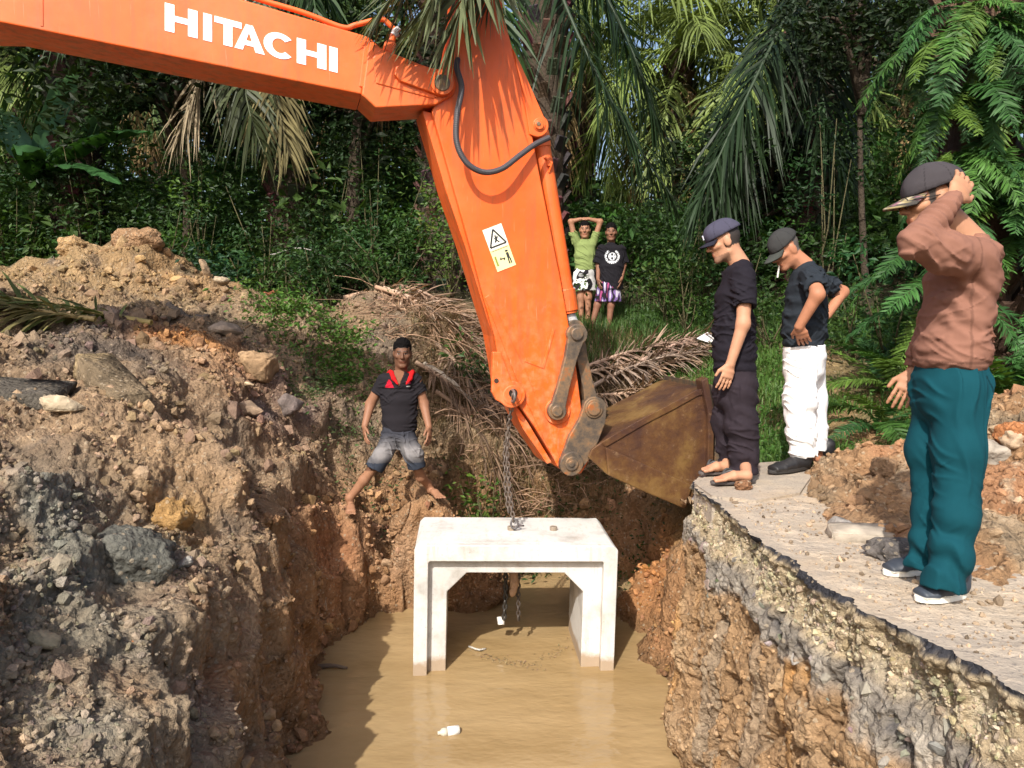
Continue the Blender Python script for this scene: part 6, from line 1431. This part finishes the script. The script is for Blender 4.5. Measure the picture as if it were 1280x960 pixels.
shrub(10, 280, 11.2, .9, 'tall shrub at the left edge behind the heap', (.035, .09, .026), 521, hgt=2.6, n=36, group=sg_)
shrub(1030, 330, 9.2, .7, 'tall dark shrub between the smoker and the brown-jersey man', (.028, .075, .02), 522, hgt=2.4, n=34, group=sg_)
shrub(880, 300, 10.8, .7, 'tall shrub behind the navy cap', (.035, .09, .022), 523, hgt=2.2, n=32, group=sg_)
shrub(400, 300, 11.2, .8, 'tall shaded shrub in the middle under the boom', (.03, .08, .022), 524, hgt=2.6, n=36, group=sg_)
shrub(360, 395, 9.6, .45, 'bright leafy shrub right of the pale log end', (.06, .14, .03), 525, hgt=.55, n=16, group=sg_)
shrub(410, 370, 9.8, .5, 'green bushy shrub behind the upright stake', (.05, .12, .028), 526, hgt=.8, n=20, group=sg_)
shrub(470, 375, 9.9, .5, 'green shrub at the left end of the dead frond pile', (.055, .13, .03), 527, hgt=.75, n=18, group=sg_)
shrub(640, 645, 8.15, .25, 'small green plant on the pit wall just behind the culvert', (.06, .13, .03), 528, hgt=.35, n=9, group=sg_, dens=420)
# banana leaves behind the heap
bp = ongr(40, 300, 12.2); ban = tag(empty('banana_plant', tuple(bp)), 'banana plant with long blue-green leaves behind the left end of the boom', 'banana plant')
mb = MB(); mb.tube([bp, bp + np.array([.1, 0, 1.6])], [.12, .08], 10, (.10, .11, .05)); attach(mb.build('stem', M['bark'], None, True), ban)
def blade(b, m, t, w, col, seed, parent, name='leaf', mat='shiny_leaf'):
    n = 18; s = np.linspace(0, 1, n); c = bez(np.asarray(b), np.asarray(m), np.asarray(t), s); T = np.gradient(c, axis=0); T /= np.linalg.norm(T, axis=1)[:, None]; sd = np.cross(T, UPZ); sd /= np.linalg.norm(sd, axis=1)[:, None]
    gg = np.random.default_rng(seed); ww = w * np.sin(np.pi * np.clip(s * .94 + .05, 0, 1)) ** .55; V = []
    for k in (-1, -.5, 0, .5, 1): V.append(c + sd * (ww * k * (1 + .06 * gg.normal(size=n) * abs(k)))[:, None] + UPZ * ((abs(k) ** 1.3) * ww * -.35 + .02 * gg.normal(size=n) * abs(k))[:, None])
    V = np.stack(V, 1).reshape(-1, 3); ix = np.arange(n * 5).reshape(n, 5); F = np.stack([ix[:-1, :-1], ix[1:, :-1], ix[1:, 1:], ix[:-1, 1:]], -1).reshape(-1, 4)
    C = np.tile(np.asarray(col), (len(V), 1)) * gg.uniform(.85, 1.15, (len(V), 1)); C[ix[:, 2]] *= 1.5
    return attach(mk(name, V, F, M[mat], None, True, C), parent)
top = bp + np.array([.1, 0, 1.6])
for i, (x, y, dd, w) in enumerate([(-20, 128, 11.0, .22), (96, 88, 11.0, .19), (205, 112, 11.2, .24), (30, 190, 10.2, .20), (150, 230, 10.5, .22), (190, 165, 10.3, .18)]):
    t = P(x, y, dd); m = (top + t) / 2 + UPZ * .55; blade(top, m, t, w, (.10, .21, .175) if i < 3 else (.035, .10, .03), 90 + i, ban)

# ---- grass and weeds
def blades(name, pts, h, w, col, mat, seed, lean=.5, var=.35):
    gg = np.random.default_rng(seed); n = len(pts); a = gg.uniform(0, 6.28, n); o = np.stack([np.cos(a), np.sin(a), 0 * a], 1); s = np.stack([-np.sin(a), np.cos(a), 0 * a], 1); H = h * gg.uniform(.5, 1.4, n); L = H * lean * gg.uniform(.2, 1.5, n)
    V = []
    for t, ws in ((0, 1), (.5, .8), (1, .05)):
        c = pts + UPZ * (H * t)[:, None] + o * (L * t * t)[:, None]; V += [c - s * (w * ws), c + s * (w * ws)]
    V = np.stack(V, 1).reshape(-1, 3); q = np.array([[0, 1, 3, 2], [2, 3, 5, 4]]); F = (q[None] + (np.arange(n) * 6)[:, None, None]).reshape(-1, 4)
    c = np.asarray(col) * gg.uniform(1 - var, 1 + var, (n, 1)) * (1 + gg.normal(0, .07, (n, 3))); return tag(mk(name, V, F, M[mat], None, True, np.repeat(np.clip(c, .01, .6), 6, 0)), kind='stuff')
vs = np.where((grassy > .6) & (rad < 11.5) & (rad > 5.5) & (AA.ravel() < .62))[0]
bare = np.zeros(len(Vt)); 
for (px, py, dd, r) in ((1080, 500, 7.3, .55), (1040, 440, 8.3, .3), (1075, 545, 6.4, .4), (1050, 470, 7.8, .3)): bare += np.exp(-(((Vt - P(px, py, dd)) / r) ** 2).sum(1))
pr = np.clip(1 - 1.3 * bare[vs], .02, 1) * np.clip(.6 + fbm(Vt[vs] * 2.2, 2), .05, 1.5); pr /= pr.sum()
pk = rng.choice(vs, 26000, p=pr); blades('grass', Vt[pk] + rng.normal(0, .02, (len(pk), 3)) * [1, 1, 0], .11, .0045, (.075, .145, .028), 'leaf', 1)
pk = rng.choice(vs, 15000, p=pr); V, F, C = leaves(Vt[pk] + np.abs(rng.normal(0, .07, (len(pk), 1))) * UPZ + rng.normal(0, .02, (len(pk), 3)), .055, (.07, .15, .028), seed=2, up=.6); tag(mk('ground_cover', V, F, M['leaf'], None, False, C), kind='stuff')
# band of grass below the boys
vs = np.where((rad > 9.7) & (rad < 12.0) & (TX > -.2) & (TX < 3.5))[0]; pk = rng.choice(vs, 9000); blades('grass', Vt[pk], .16, .005, (.06, .12, .028), 'leaf', 3)
def patch(name, items, size, col, seed, n, zs=.12):
    ps = []
    for (px, py, dd, r, k) in items:
        c = P(px, py, dd); a = rng.normal(0, r, (int(n * k), 2)); z = np.array([gz(c[0] + u, c[1] + v) for u, v in a]); ps.append(np.stack([c[0] + a[:, 0], c[1] + a[:, 1], z + np.abs(rng.normal(0, zs, len(z)))], 1))
    V, F, C = leaves(np.concatenate(ps), size, col, seed=seed, up=.5); return tag(mk(name, V, F, M['leaf'], None, False, C), kind='stuff')
patch('weeds', [(375, 415, 8.9, .28, 1), (420, 428, 8.7, .25, 1), (440, 445, 8.5, .16, .5), (350, 425, 8.7, .2, .5)], .07, (.085, .165, .03), 7, 900)
patch('weeds', [(430, 510, 8.0, .3, 1), (400, 500, 8.2, .25, .6)], .05, (.07, .10, .035), 8, 900, .08)
patch('weeds', [(640, 590, 8.4, .35, .7), (700, 605, 8.5, .4, .8), (780, 620, 8.3, .4, .7), (600, 630, 8.1, .25, .6), (820, 640, 7.8, .2, .4)], .05, (.055, .095, .025), 9, 700, .1)
# dry straw on the far bank and under the bucket
vs = np.where((dead > .35) & (rad < 10.2) & (Vt[:, 2] > -1.25))[0]; pk = rng.choice(vs, 15000); blades('dry_straw', Vt[pk] - UPZ * .02, .14, .0035, (.22, .155, .085), 'dry', 11, lean=1.6)
vs2 = np.where((dead > .25) & (rad < 9.3) & (Vt[:, 2] < -.2) & (Vt[:, 2] > -1.35) & (TX > -.7))[0]; pk = rng.choice(vs2, 3500); blades('hanging_straw', Vt[pk], -.22, .003, (.17, .115, .055), 'dry', 12, lean=.7)
# ================================================================== STONES, SLABS, WOOD, LITTER
def rock(name, label, cat, c, ex, ey, ez, col, seed, p=4.0, rough=.10, group=None, mat='rock', sub=ICO4, fr=3.0):
    ex, ey, ez = [np.asarray(v, float) for v in (ex, ey, ez)]; V = sub[0]; q = V / (np.abs(V) ** p).sum(1)[:, None] ** (1 / p)
    n = fbm(V * fr / 2 + seed * 7.1, 3); n2 = fbm(V * fr * 2 + seed * 3.3, 3); fac = noise3(np.sign(np.round(V * 1.6)) + seed)
    q = q * (1 + rough * n + rough * .45 * n2)[:, None]; W = np.asarray(c) + q[:, :1] * ex + q[:, 1:2] * ey + q[:, 2:] * ez
    C = np.asarray(col) * (1 + .30 * n[:, None] + .2 * n2[:, None]); return tag(mk(name, W, sub[1], M[mat], None, True, np.clip(C, .02, .8)), label, cat, group)
def chunk(name, label, cat, c, ex, ey, ez, col, seed, p=4.0, rough=.1, group=None, mat='rock', **k):
    import bmesh
    ex, ey, ez = [np.asarray(v, float) for v in (ex, ey, ez)]; gg = np.random.default_rng(seed + 900); bm = bmesh.new()
    if p >= 7: pts = [np.array([x, y, z]) * gg.uniform(.86, 1.04, 3) for x in (-1, 1) for y in (-1, 1) for z in (-1, 1)] + [np.array([gg.uniform(-.8, .8), gg.choice([-1, 1]) * .98, gg.choice([-1, 1]) * gg.uniform(.5, 1)]) for _ in range(4)]
    else:
        pts = []
        for _ in range(15):
            v = gg.normal(size=3); v /= (np.abs(v) ** 3.2).sum() ** (1 / 3.2); pts.append(v * gg.uniform(.8, 1.05))
    for q in pts: bm.verts.new(np.asarray(c) + q[0] * ex + q[1] * ey + q[2] * ez)
    r_ = bmesh.ops.convex_hull(bm, input=bm.verts); bmesh.ops.delete(bm, geom=[g for g in r_['geom_interior'] if isinstance(g, bmesh.types.BMVert)], context='VERTS')
    sz = min(np.linalg.norm(ex), np.linalg.norm(ey), np.linalg.norm(ez)); bmesh.ops.dissolve_limit(bm, angle_limit=.12, verts=bm.verts, edges=bm.edges)
    bmesh.ops.bevel(bm, geom=list(bm.edges), offset=sz * .10, segments=2, affect='EDGES', clamp_overlap=True); bmesh.ops.triangulate(bm, faces=bm.faces)
    for _ in range(3): bmesh.ops.subdivide_edges(bm, edges=[e for e in bm.edges if e.calc_length() > sz * .22], cuts=1)
    bmesh.ops.triangulate(bm, faces=bm.faces); bm.verts.index_update(); V = np.array([v.co[:] for v in bm.verts]); F = np.array([[v.index for v in f.verts] for f in bm.faces]); bm.free()
    U = (V - c) / sz; n = fbm(U * 1.3 + seed * 7.1, 3); n2 = fbm(U * 5 + seed, 3); nn_ = (V - c) / (np.linalg.norm(V - c, axis=1)[:, None] + 1e-9)
    V = V + nn_ * (sz * (.10 * n + .05 * n2))[:, None]; C = np.tile(np.asarray(col), (len(V), 1))
    if 'end' in k: C[((V - c) @ nz(ex)) < -.80 * np.linalg.norm(ex)] = k['end']
    C = C * (1 + .30 * n[:, None] + .25 * n2[:, None])
    return tag(mk(name, V, F, M[mat], None, True, np.clip(C, .02, .8)), label, cat, group)
def axes(az, tilt, roll, lx, ly, lz):
    m = Matrix.Rotation(math.radians(az), 3, 'Z') @ Matrix.Rotation(math.radians(tilt), 3, 'Y') @ Matrix.Rotation(math.radians(roll), 3, 'X'); A = np.array(m)
    return A[:, 0] * lx, A[:, 1] * ly, A[:, 2] * lz
sg2 = 'stones and broken pieces lying on the clay heap'
a_, b_ = P(117, 462, 5.62), P(166, 512, 5.22); ex = (b_ - a_) / 2 * 1.12; ey = nz(np.cross(ex, [.5, -.45, .75])) * .13; ez = nz(np.cross(ex, ey)) * .085
chunk('concrete_block', 'long broken concrete block with a pale end lying tilted on the clay heap', 'concrete block', (a_ + b_) / 2 + UPZ * .03, ex, ey, ez, (.20, .15, .095), 1, p=9, rough=.045, group=sg2, mat='soil', end=(.42, .31, .17))
chunk('boulder', 'tan squarish boulder between the weed patch and the orange clay', 'boulder', ongr(322, 460, 7.35) + UPZ * .13, *axes(20, 25, 8, .23, .17, .15), (.33, .215, .12), 2, p=5, rough=.10, group=sg2)
chunk('stone', 'flat grey-brown stone left of the tan boulder', 'stone', ongr(283, 432, 7.75) + UPZ * .07, *axes(-15, 18, 12, .17, .14, .07), (.25, .20, .155), 3, p=5, rough=.10, group=sg2)
chunk('asphalt_slab', 'black-edged asphalt slab poking in at the left edge of the heap', 'asphalt slab', ongr(8, 512, 5.05) + UPZ * .06, *axes(8, 4, 6, .34, .24, .05), (.12, .105, .085), 4, p=8, rough=.07, group=sg2, mat='soil')
chunk('stone', 'pale whitish stone below the asphalt slab', 'stone', ongr(82, 535, 4.85) + UPZ * .05, *axes(12, 10, 5, .15, .11, .06), (.40, .32, .215), 5, p=4, rough=.14, group=sg2)
rock('boulder', 'dark blue-grey lump of road base halfway down the near slope', 'boulder', ongr(178, 760, 3.95) + np.array([-.02, 0, .0]), *axes(30, 20, 10, .17, .15, .13), (.135, .132, .112), 6, p=3, rough=.26, group=sg2, mat='soil')
rock('clay_lump', 'yellow-orange clay lump on the near slope above the dark grey lump', 'clay lump', ongr(213, 680, 4.55) + UPZ * .02, *axes(0, 25, 10, .10, .11, .14), (.42, .25, .10), 7, p=2.5, rough=.34, group=sg2, mat='soil')
chunk('stone', 'dark grey stone right of the orange clay, left of the man astride', 'stone', ongr(362, 500, 7.2) + UPZ * .08, *axes(40, 20, 20, .13, .10, .12), (.17, .135, .12), 8, p=4, rough=.15, group=sg2)
chunk('stone', 'brown stone under the tan boulder', 'stone', ongr(312, 520, 6.7) + UPZ * .05, *axes(10, 5, 20, .12, .09, .07), (.30, .21, .14), 9, p=4, rough=.15, group=sg2)
chunk('stone', 'small light flat stone lying below the dark grey stone', 'stone', ongr(312, 512, 6.9) + np.array([0, -.06, .08]), *axes(-10, 6, 0, .085, .05, .022), (.48, .36, .23), 10, p=5, rough=.08, group=sg2)
chunk('stone', 'olive-grey flat stone near the lower left corner', 'stone', ongr(60, 768, 3.0) + UPZ * .03, *axes(25, 18, 10, .065, .05, .03), (.27, .225, .145), 11, p=4, rough=.10, group=sg2)
chunk('stone', 'reddish stone at the foot of the near slope', 'stone', ongr(165, 885, 3.3) + UPZ * .03, *axes(25, 28, 30, .07, .05, .05), (.42, .16, .06), 12, p=4, rough=.12, group=sg2)
chunk('stone', 'pale grey stone just left of the culvert on the far clay', 'stone', ongr(432, 680, 6.9) + UPZ * .05, *axes(0, 20, 10, .07, .06, .085), (.40, .31, .21), 13, p=4, rough=.12, group=sg2)
chunk('stone', 'tan stone between the bare feet of the man astride', 'stone', ongr(482, 640, 7.3) + UPZ * .03, *axes(30, 10, 10, .07, .06, .05), (.38, .25, .15), 14, p=4, rough=.14, group=sg2)
rock('clay_lump', 'rounded brown clay lump on the top of the heap', 'clay lump', ongr(172, 318, 9.25) + UPZ * .0, *axes(0, 0, 0, .26, .2, .17), (.33, .20, .11), 15, p=2.4, rough=.25, group=sg2, mat='soil')
rock('clay_lump', 'smaller yellowish clay lump left of the heap top', 'clay lump', ongr(92, 322, 9.2) + UPZ * .0, *axes(0, 0, 0, .16, .14, .12), (.43, .28, .14), 16, p=2.4, rough=.25, group=sg2, mat='soil')
chunk('stone', 'upright brown slab stone at the right end of the heap', 'stone', ongr(258, 372, 9.1) + UPZ * .10, *axes(10, 70, 0, .14, .10, .05), (.34, .24, .15), 17, p=5, rough=.10, group=sg2)
chunk('stone', 'light brown block beside the dark-leaved shrub', 'stone', ongr(278, 385, 9.2) + UPZ * .06, *axes(-8, 8, 4, .12, .09, .06), (.36, .28, .19), 18, p=6, rough=.08, group=sg2)
chunk('stone', 'grey-white pebble-like stone on the near slope above the water', 'stone', ongr(232, 770, 4.1) + UPZ * .03, *axes(0, 10, 40, .05, .04, .04), (.34, .32, .28), 19, p=3, rough=.10, group=sg2)
# slab under the two men
cq = [G(868, 606, .0), G(905, 583, .0), G(985, 578, .0), G(1015, 596, .0), G(1000, 618, .0), G(945, 628, .0), G(890, 622, .0)]
b = MB(); cx_ = np.mean(cq, 0); b.prism([q + UPZ * .012 for q in cq], -UPZ * .17)
o = b.build('concrete_slab', M['road'], None, False); tag(o, 'broken concrete slab at the trench corner under the two men in black shirts', 'concrete slab')
rock('concrete_rubble', 'crumbled white concrete face at the corner of the road', 'concrete', G(906, 622, -.10) + np.array([.02, .07, .0]), *axes(-20, 0, 6, .18, .12, .085), (.54, .53, .51), 21, p=6, rough=.16, mat='rock', fr=9)
0 and rock('concrete_rubble', 'small white concrete lump beside the crumbled road corner', 'concrete', G(940, 630, -.03) + np.array([.0, .0, .0]), *axes(10, 0, 8, .10, .06, .05), (.56, .54, .51), 22, p=4, rough=.20, mat='rock', fr=7)
rock('clay_lump', 'brown clod on the slab in front of the flip-flops', 'clay lump', G(929, 607, .035), *axes(10, 0, 8, .05, .035, .03), (.27, .14, .075), 23, p=2.5, rough=.25, mat='soil')
chunk('asphalt_piece', 'broken asphalt plate on the road in front of the soil mound', 'asphalt slab', G(1082, 668, .02), *axes(-8, 0, 3, .17, .09, .03), (.33, .28, .22), 24, p=7, rough=.10)
rock('asphalt_piece', 'dark asphalt crumb heap left of the teal trousers', 'asphalt slab', G(1118, 690, .03), *axes(20, 0, 3, .10, .09, .05), (.14, .125, .115), 25, p=2.6, rough=.28, mat='soil')
chunk('asphalt_piece', 'thin asphalt shard standing on the road before the mound', 'asphalt slab', G(1052, 655, .02), *axes(-55, 0, 8, .09, .03, .035), (.22, .20, .18), 26, p=5, rough=.14)
for i, (x, y, r_, lb) in enumerate([(1236, 560, .10, 'grey stone set in the red mound right of the man in brown'), (1262, 655, .07, 'tan stone low on the red mound'), (1105, 600, .09, 'brown clod on the mound left of the teal trousers'), (1040, 590, .10, 'large brown clod on the left end of the mound'), (1265, 595, .09, 'orange-red clod on the mound at the right edge')]):
    q = P(x, y, 4.8 if x < 1200 else 4.5); q[2] = hz(q[0], q[1]) + r_ * .35; rock('clay_lump' if i > 1 else 'stone', lb, 'clay lump' if i > 1 else 'stone', q, *axes(30 * i, 15, 10, r_, r_ * .8, r_ * .75), [(.32, .28, .23), (.40, .29, .19), (.27, .17, .10), (.29, .18, .10), (.45, .19, .08)][i], 30 + i, p=3, rough=.22, group='lumps on the soil mound', mat='soil' if i > 1 else 'rock')

# --- wood
def stick(name, label, cat, pts, r0, r1, col, mat='bark', branches=(), group=None):
    mb = MB(); path = smooth_path(pts, 4 * len(pts) + 4); path = path + np.random.default_rng(len(label)).normal(0, r0 * .25, path.shape); mb.tube(path, np.linspace(r0, r1, len(path)), 7, col)
    for (bp_, br) in branches: mb.tube(smooth_path(bp_, 8), np.linspace(br, br * .3, 8), 5, col)
    return tag(mb.build(name, M[mat], None, True), label, cat, group)
og = lambda x, y, d, z=.03: ongr(x, y, d) + UPZ * z
stick('root', 'long pale forked root running down the slope left of the man astride', 'root', [og(337, 585, 6.2), og(360, 605, 6.3, .05), og(378, 635, 6.4, .05), og(395, 668, 6.5, .06), og(407, 695, 6.5, .05)], .013, .007, (.40, .28, .19), branches=[([og(385, 650, 6.45, .05), og(398, 660, 6.5, .07), og(412, 684, 6.6, .06)], .007), ([og(392, 664, 6.5, .05), og(400, 690, 6.4, .05), og(404, 712, 6.4, .04)], .007)])
stick('branch', 'dark weathered branch lying on the heap above the tan boulder', 'branch', [og(212, 408, 7.9), og(235, 416, 7.9, .06), og(262, 424, 7.9, .05)], .035, .025, (.12, .10, .085))
stick('stump', 'short dark stump at the edge of the shrubs, right of the heap', 'stump', [og(336, 402, 9.4, -.02), og(347, 380, 9.5, .14)], .06, .05, (.10, .07, .055))
stick('log', 'short pale log end beside the dark stump', 'log', [og(352, 395, 9.4, .05), og(372, 392, 9.5, .05)], .05, .045, (.34, .26, .19))
stick('stake', 'thin upright grey stake in front of the shrub at the heap end', 'stake', [og(394, 386, 9.9, -.05), og(391, 345, 9.9, .42)], .014, .012, (.22, .20, .17))
stick('plank', 'reddish dead palm stalk lying before the shrubs', 'palm stalk', [og(312, 378, 9.6, .05), og(330, 366, 9.7, .12), og(348, 352, 9.8, .16)], .05, .03, (.26, .10, .05))
stick('branch', 'bare pale twig sticking out over the drooping shrub', 'branch', [og(338, 305, 10.0, .55), P(375, 310, 10.0), P(410, 322, 10.0), P(452, 338, 10.0)], .010, .005, (.36, .34, .31))
stick('palm_stalk', 'light dead palm stalk pointing into the pit behind the man astride', 'palm stalk', [og(530, 458, 9.0, .08), og(570, 472, 8.9, .12), og(606, 488, 8.8, .12)], .03, .018, (.45, .38, .30))
# --- cut green frond on the heap
hv = dict(nl=46, ll=.62, lw=.045, droop=.35, fluff=.4, rr=(.028, .008))
loose('palm_frond', 'cut green palm frond lying on the clay heap at the left edge', 'palm frond', M['leaf'], og(190, 418, 7.2, .05), og(90, 385, 7.3, .22), og(-60, 362, 7.0, .22), seed=401, col=(.085, .11, .035), rcol=(.30, .24, .10), **hv)
loose('palm_frond', 'second cut frond under the green one, yellowing and shorter', 'palm frond', M['leaf'], og(120, 412, 7.0, .05), og(50, 395, 7.0, .14), og(-40, 388, 6.8, .12), seed=402, col=(.17, .15, .06), rcol=(.34, .26, .12), **dict(hv, ll=.5))
# --- dead fronds thrown on the far bank
dv = dict(nl=80, ll=.50, lw=.028, droop=.28, fluff=.45, rr=(.03, .008), ragged=.12)
gd = 'dead palm fronds thrown on the far bank'
T_ = lambda x, y, d, z=.05: og(x, y, d, z)
dfs = [('grey-brown dead frond drooping beside the bucket link', [(738, 425, 9.3, .15), (800, 425, 9.2, .30), (880, 470, 9.0, .15)], (.27, .20, .155)),
 ('dead frond hanging over the top of the bucket', [(725, 440, 9.2, .12), (780, 440, 9.0, .25), (850, 492, 8.8, .1)], (.30, .20, .135)),
 ('pinkish dead frond right end by the man in the navy cap', [(800, 430, 9.4, .1), (850, 432, 9.4, .2), (892, 452, 9.3, .1)], (.30, .20, .155)),
 ('dark dead frond lowest behind the bucket', [(735, 460, 9.0, .1), (770, 462, 8.9, .2), (820, 500, 8.7, .1)], (.16, .125, .10)),
 ('reddish dead frond highest in the pile left of the arm', [(500, 362, 10.0, .1), (545, 372, 9.9, .22), (612, 402, 9.8, .12)], (.34, .225, .16)),
 ('pale dead frond across the middle of the pile left of the arm', [(480, 392, 9.8, .1), (540, 395, 9.6, .2), (615, 420, 9.5, .1)], (.36, .26, .19)),
 ('brown dead frond above the head of the man astride', [(490, 410, 9.5, .08), (550, 415, 9.4, .18), (618, 445, 9.2, .1)], (.29, .19, .12)),
 ('dead frond at the shaded foot of the pile left of the arm', [(540, 440, 9.2, .1), (585, 452, 9.1, .16), (625, 480, 9.0, .1)], (.25, .175, .125)),
 ('dead frond spread under the arm tip', [(600, 500, 9.0, .1), (650, 510, 8.9, .15), (720, 520, 8.9, .1)], (.27, .165, .105)),
 ('dead frond lying low behind the chain', [(560, 530, 8.8, .08), (620, 535, 8.8, .12), (690, 540, 8.8, .08)], (.27, .175, .12))]
for i, (lb, pts, cl_) in enumerate(dfs):
    o = loose('dead_palm_frond', lb, 'palm frond', M['dry'], T_(*pts[0]), T_(*pts[1]), T_(*pts[2]), seed=420 + i, col=cl_, **dv); o['group'] = gd
more = [('dead frond over the left shoulder of the pile, near the bare twig', (430, 385, 9.9), (500, 372, 10.0), (590, 385, 9.9), (.36, .235, .16)),
 ('russet dead frond between the two pale ones left of the arm', (470, 402, 9.7), (540, 408, 9.6), (612, 432, 9.4), (.32, .20, .13)),
 ('dead frond running under the pit-side stalk', (520, 480, 9.0), (570, 492, 8.9), (620, 510, 8.8), (.28, .185, .125)),
 ('dead frond lying on top of the bucket-side pile', (720, 415, 9.6), (790, 412, 9.6), (870, 432, 9.5), (.31, .21, .155)),
 ('dead frond below the feet of the boy in black', (700, 432, 9.5), (760, 430, 9.5), (840, 452, 9.3), (.29, .20, .14)),
 ('dead frond at the right end of the bucket-side pile', (790, 450, 9.2), (840, 448, 9.2), (905, 470, 9.1), (.33, .22, .15)),
 ('dead frond on the clay slope right of the man astride', (545, 520, 8.8), (600, 530, 8.7), (650, 552, 8.6), (.25, .165, .11))]
for i, (lb, a1, a2, a3, cl_) in enumerate(more):
    o = loose('dead_palm_frond', lb, 'palm frond', M['dry'], og(*a1, .08), og(*a2, .18), og(*a3, .08), seed=450 + i, col=cl_, **dv); o['group'] = gd
# a tangle of fine twigs on that bank
mb = MB(); gg = np.random.default_rng(90)
for i in range(850):
    if gg.random() < .5: x, y, d_ = gg.uniform(480, 625), gg.uniform(375, 480), 0
    else: x, y, d_ = gg.uniform(570, 850), gg.uniform(500, 585), 0
    d_ = 10.0 - (y - 370) / 100 * .95 if y < 480 else 8.9 - (y - 500) / 140 * .6
    p0 = og(x, y, d_, gg.uniform(0, .1)); v = gg.normal(size=3) * np.array([.35, .2, .10]); mb.tube(smooth_path([p0, p0 + v * .5 + UPZ * .06, p0 + v], 5), np.linspace(.006, .0025, 5), 4, np.array([.34, .215, .14]) * gg.uniform(.45, 1.3))
tag(mb.build('dead_twigs', M['dry'], None, True), kind='stuff')
# --- litter on the water
w0 = G(556, 916, ZW + .012); w1 = G(575, 913, ZW + .012); ax = nz(w1 - w0)
b = MB(); c0 = G(563, 914, ZW + .014); b.tube([c0 - ax * .085, c0 - ax * .07, c0 - ax * .055, c0 - ax * .02], [.012, .012, .026, .03], 14, (.55, .50, .40)); b.tube([c0 + ax * .055, c0 + ax * .06], [.03, .026], 14, (.55, .5, .4))
bt = b.build('bottle', M['decal'], None, True); tag(bt, 'small floating plastic bottle with white label on the near water', 'bottle')
b = MB(); b.tube([c0 - ax * .02, c0 + ax * .055], .031, 14, (.80, .79, .76)); lb_ = b.build('label', M['decal'], None, True); lb_.parent = bt
b = MB(); b.tube(smooth_path([G(395, 834, ZW + .01), G(415, 832, ZW + .025), G(434, 835, ZW + .01)], 10), np.linspace(.022, .01, 10), 7, (.17, .125, .09)); tag(b.build('driftwood', M['bark'], None, True), 'dark stick floating by the left edge of the water', 'stick')
b = MB(); b.tube(smooth_path([G(586, 808, ZW + .006), G(598, 812, ZW + .02), G(607, 811, ZW + .006)], 8), [.008] * 8, 6, (.5, .47, .42)); tag(b.build('twig', M['bark'], None, True), 'pale twig floating inside the culvert opening', 'twig')
pts = []
for i in range(260):
    t = gg.random(); x = 600 + 125 * t + gg.normal(0, 5); y = 818 + 14 * math.sin(t * 2.4) * (1 if t < .6 else .2) - 40 * max(0, t - .72) * 2 + gg.normal(0, 3); pts.append(G(x, y, ZW + .004))
V, F, C = leaves(np.array(pts), .022, (.20, .14, .085), seed=5, up=3.0); tag(mk('floating_debris', V, F, M['dry'], None, False, C), kind='stuff')
q = og(884, 452, 9.2, .12); b = MB(); b.add([q + np.array(v) for v in ((-.13, 0, .02), (.02, -.03, -.03), (.12, .02, .03), (0, .03, .09), (-.02, .0, .05))], [np.array([[0, 1, 4], [1, 2, 4], [2, 3, 4], [3, 0, 4]])], (.7, .71, .74))
o = b.build('plastic_scrap', M['decal'], None, False); o.modifiers.new('s', 'SOLIDIFY').thickness = .004; tag(o, 'white plastic scrap on the dead fronds beside the man in the navy cap', 'plastic scrap')
# ================================================================== LIGHT
w = bpy.data.worlds.new('World'); SC.world = w; w.use_nodes = True
nt = w.node_tree; sky = nt.nodes.new('ShaderNodeTexSky'); sky.sky_type = 'NISHITA'; sky.sun_disc = False
sv = nz([-0.37, -1.07, 1.02])
el = math.asin(sv[2]); az = math.atan2(sv[0], sv[1])
sky.sun_elevation = el; sky.sun_rotation = az % (2 * math.pi)
sky.air_density = 1.0; sky.dust_density = 4.0
bg = nt.nodes['Background']; bg.inputs['Strength'].default_value = 0.15
nt.links.new(sky.outputs[0], bg.inputs['Color'])
ld = bpy.data.lights.new('sun', 'SUN'); ld.energy = 4.2; ld.angle = math.radians(0.53); ld.color = (1.0, 0.955, 0.88)
lo = bpy.data.objects.new('sun', ld); COL.objects.link(lo); lo.rotation_euler = Vector(sv).to_track_quat('Z', 'Y').to_euler()
SC.view_settings.view_transform = 'Standard'; SC.view_settings.look = 'None'; SC.view_settings.gamma = 1.0
SC.view_settings.use_curve_mapping = False
SC.view_settings.exposure = 0.45
SC.render.engine = 'CYCLES'
SC.cycles.max_bounces = 8; SC.cycles.diffuse_bounces = 3; SC.cycles.transparent_max_bounces = 8
SC.cycles.use_denoising = True
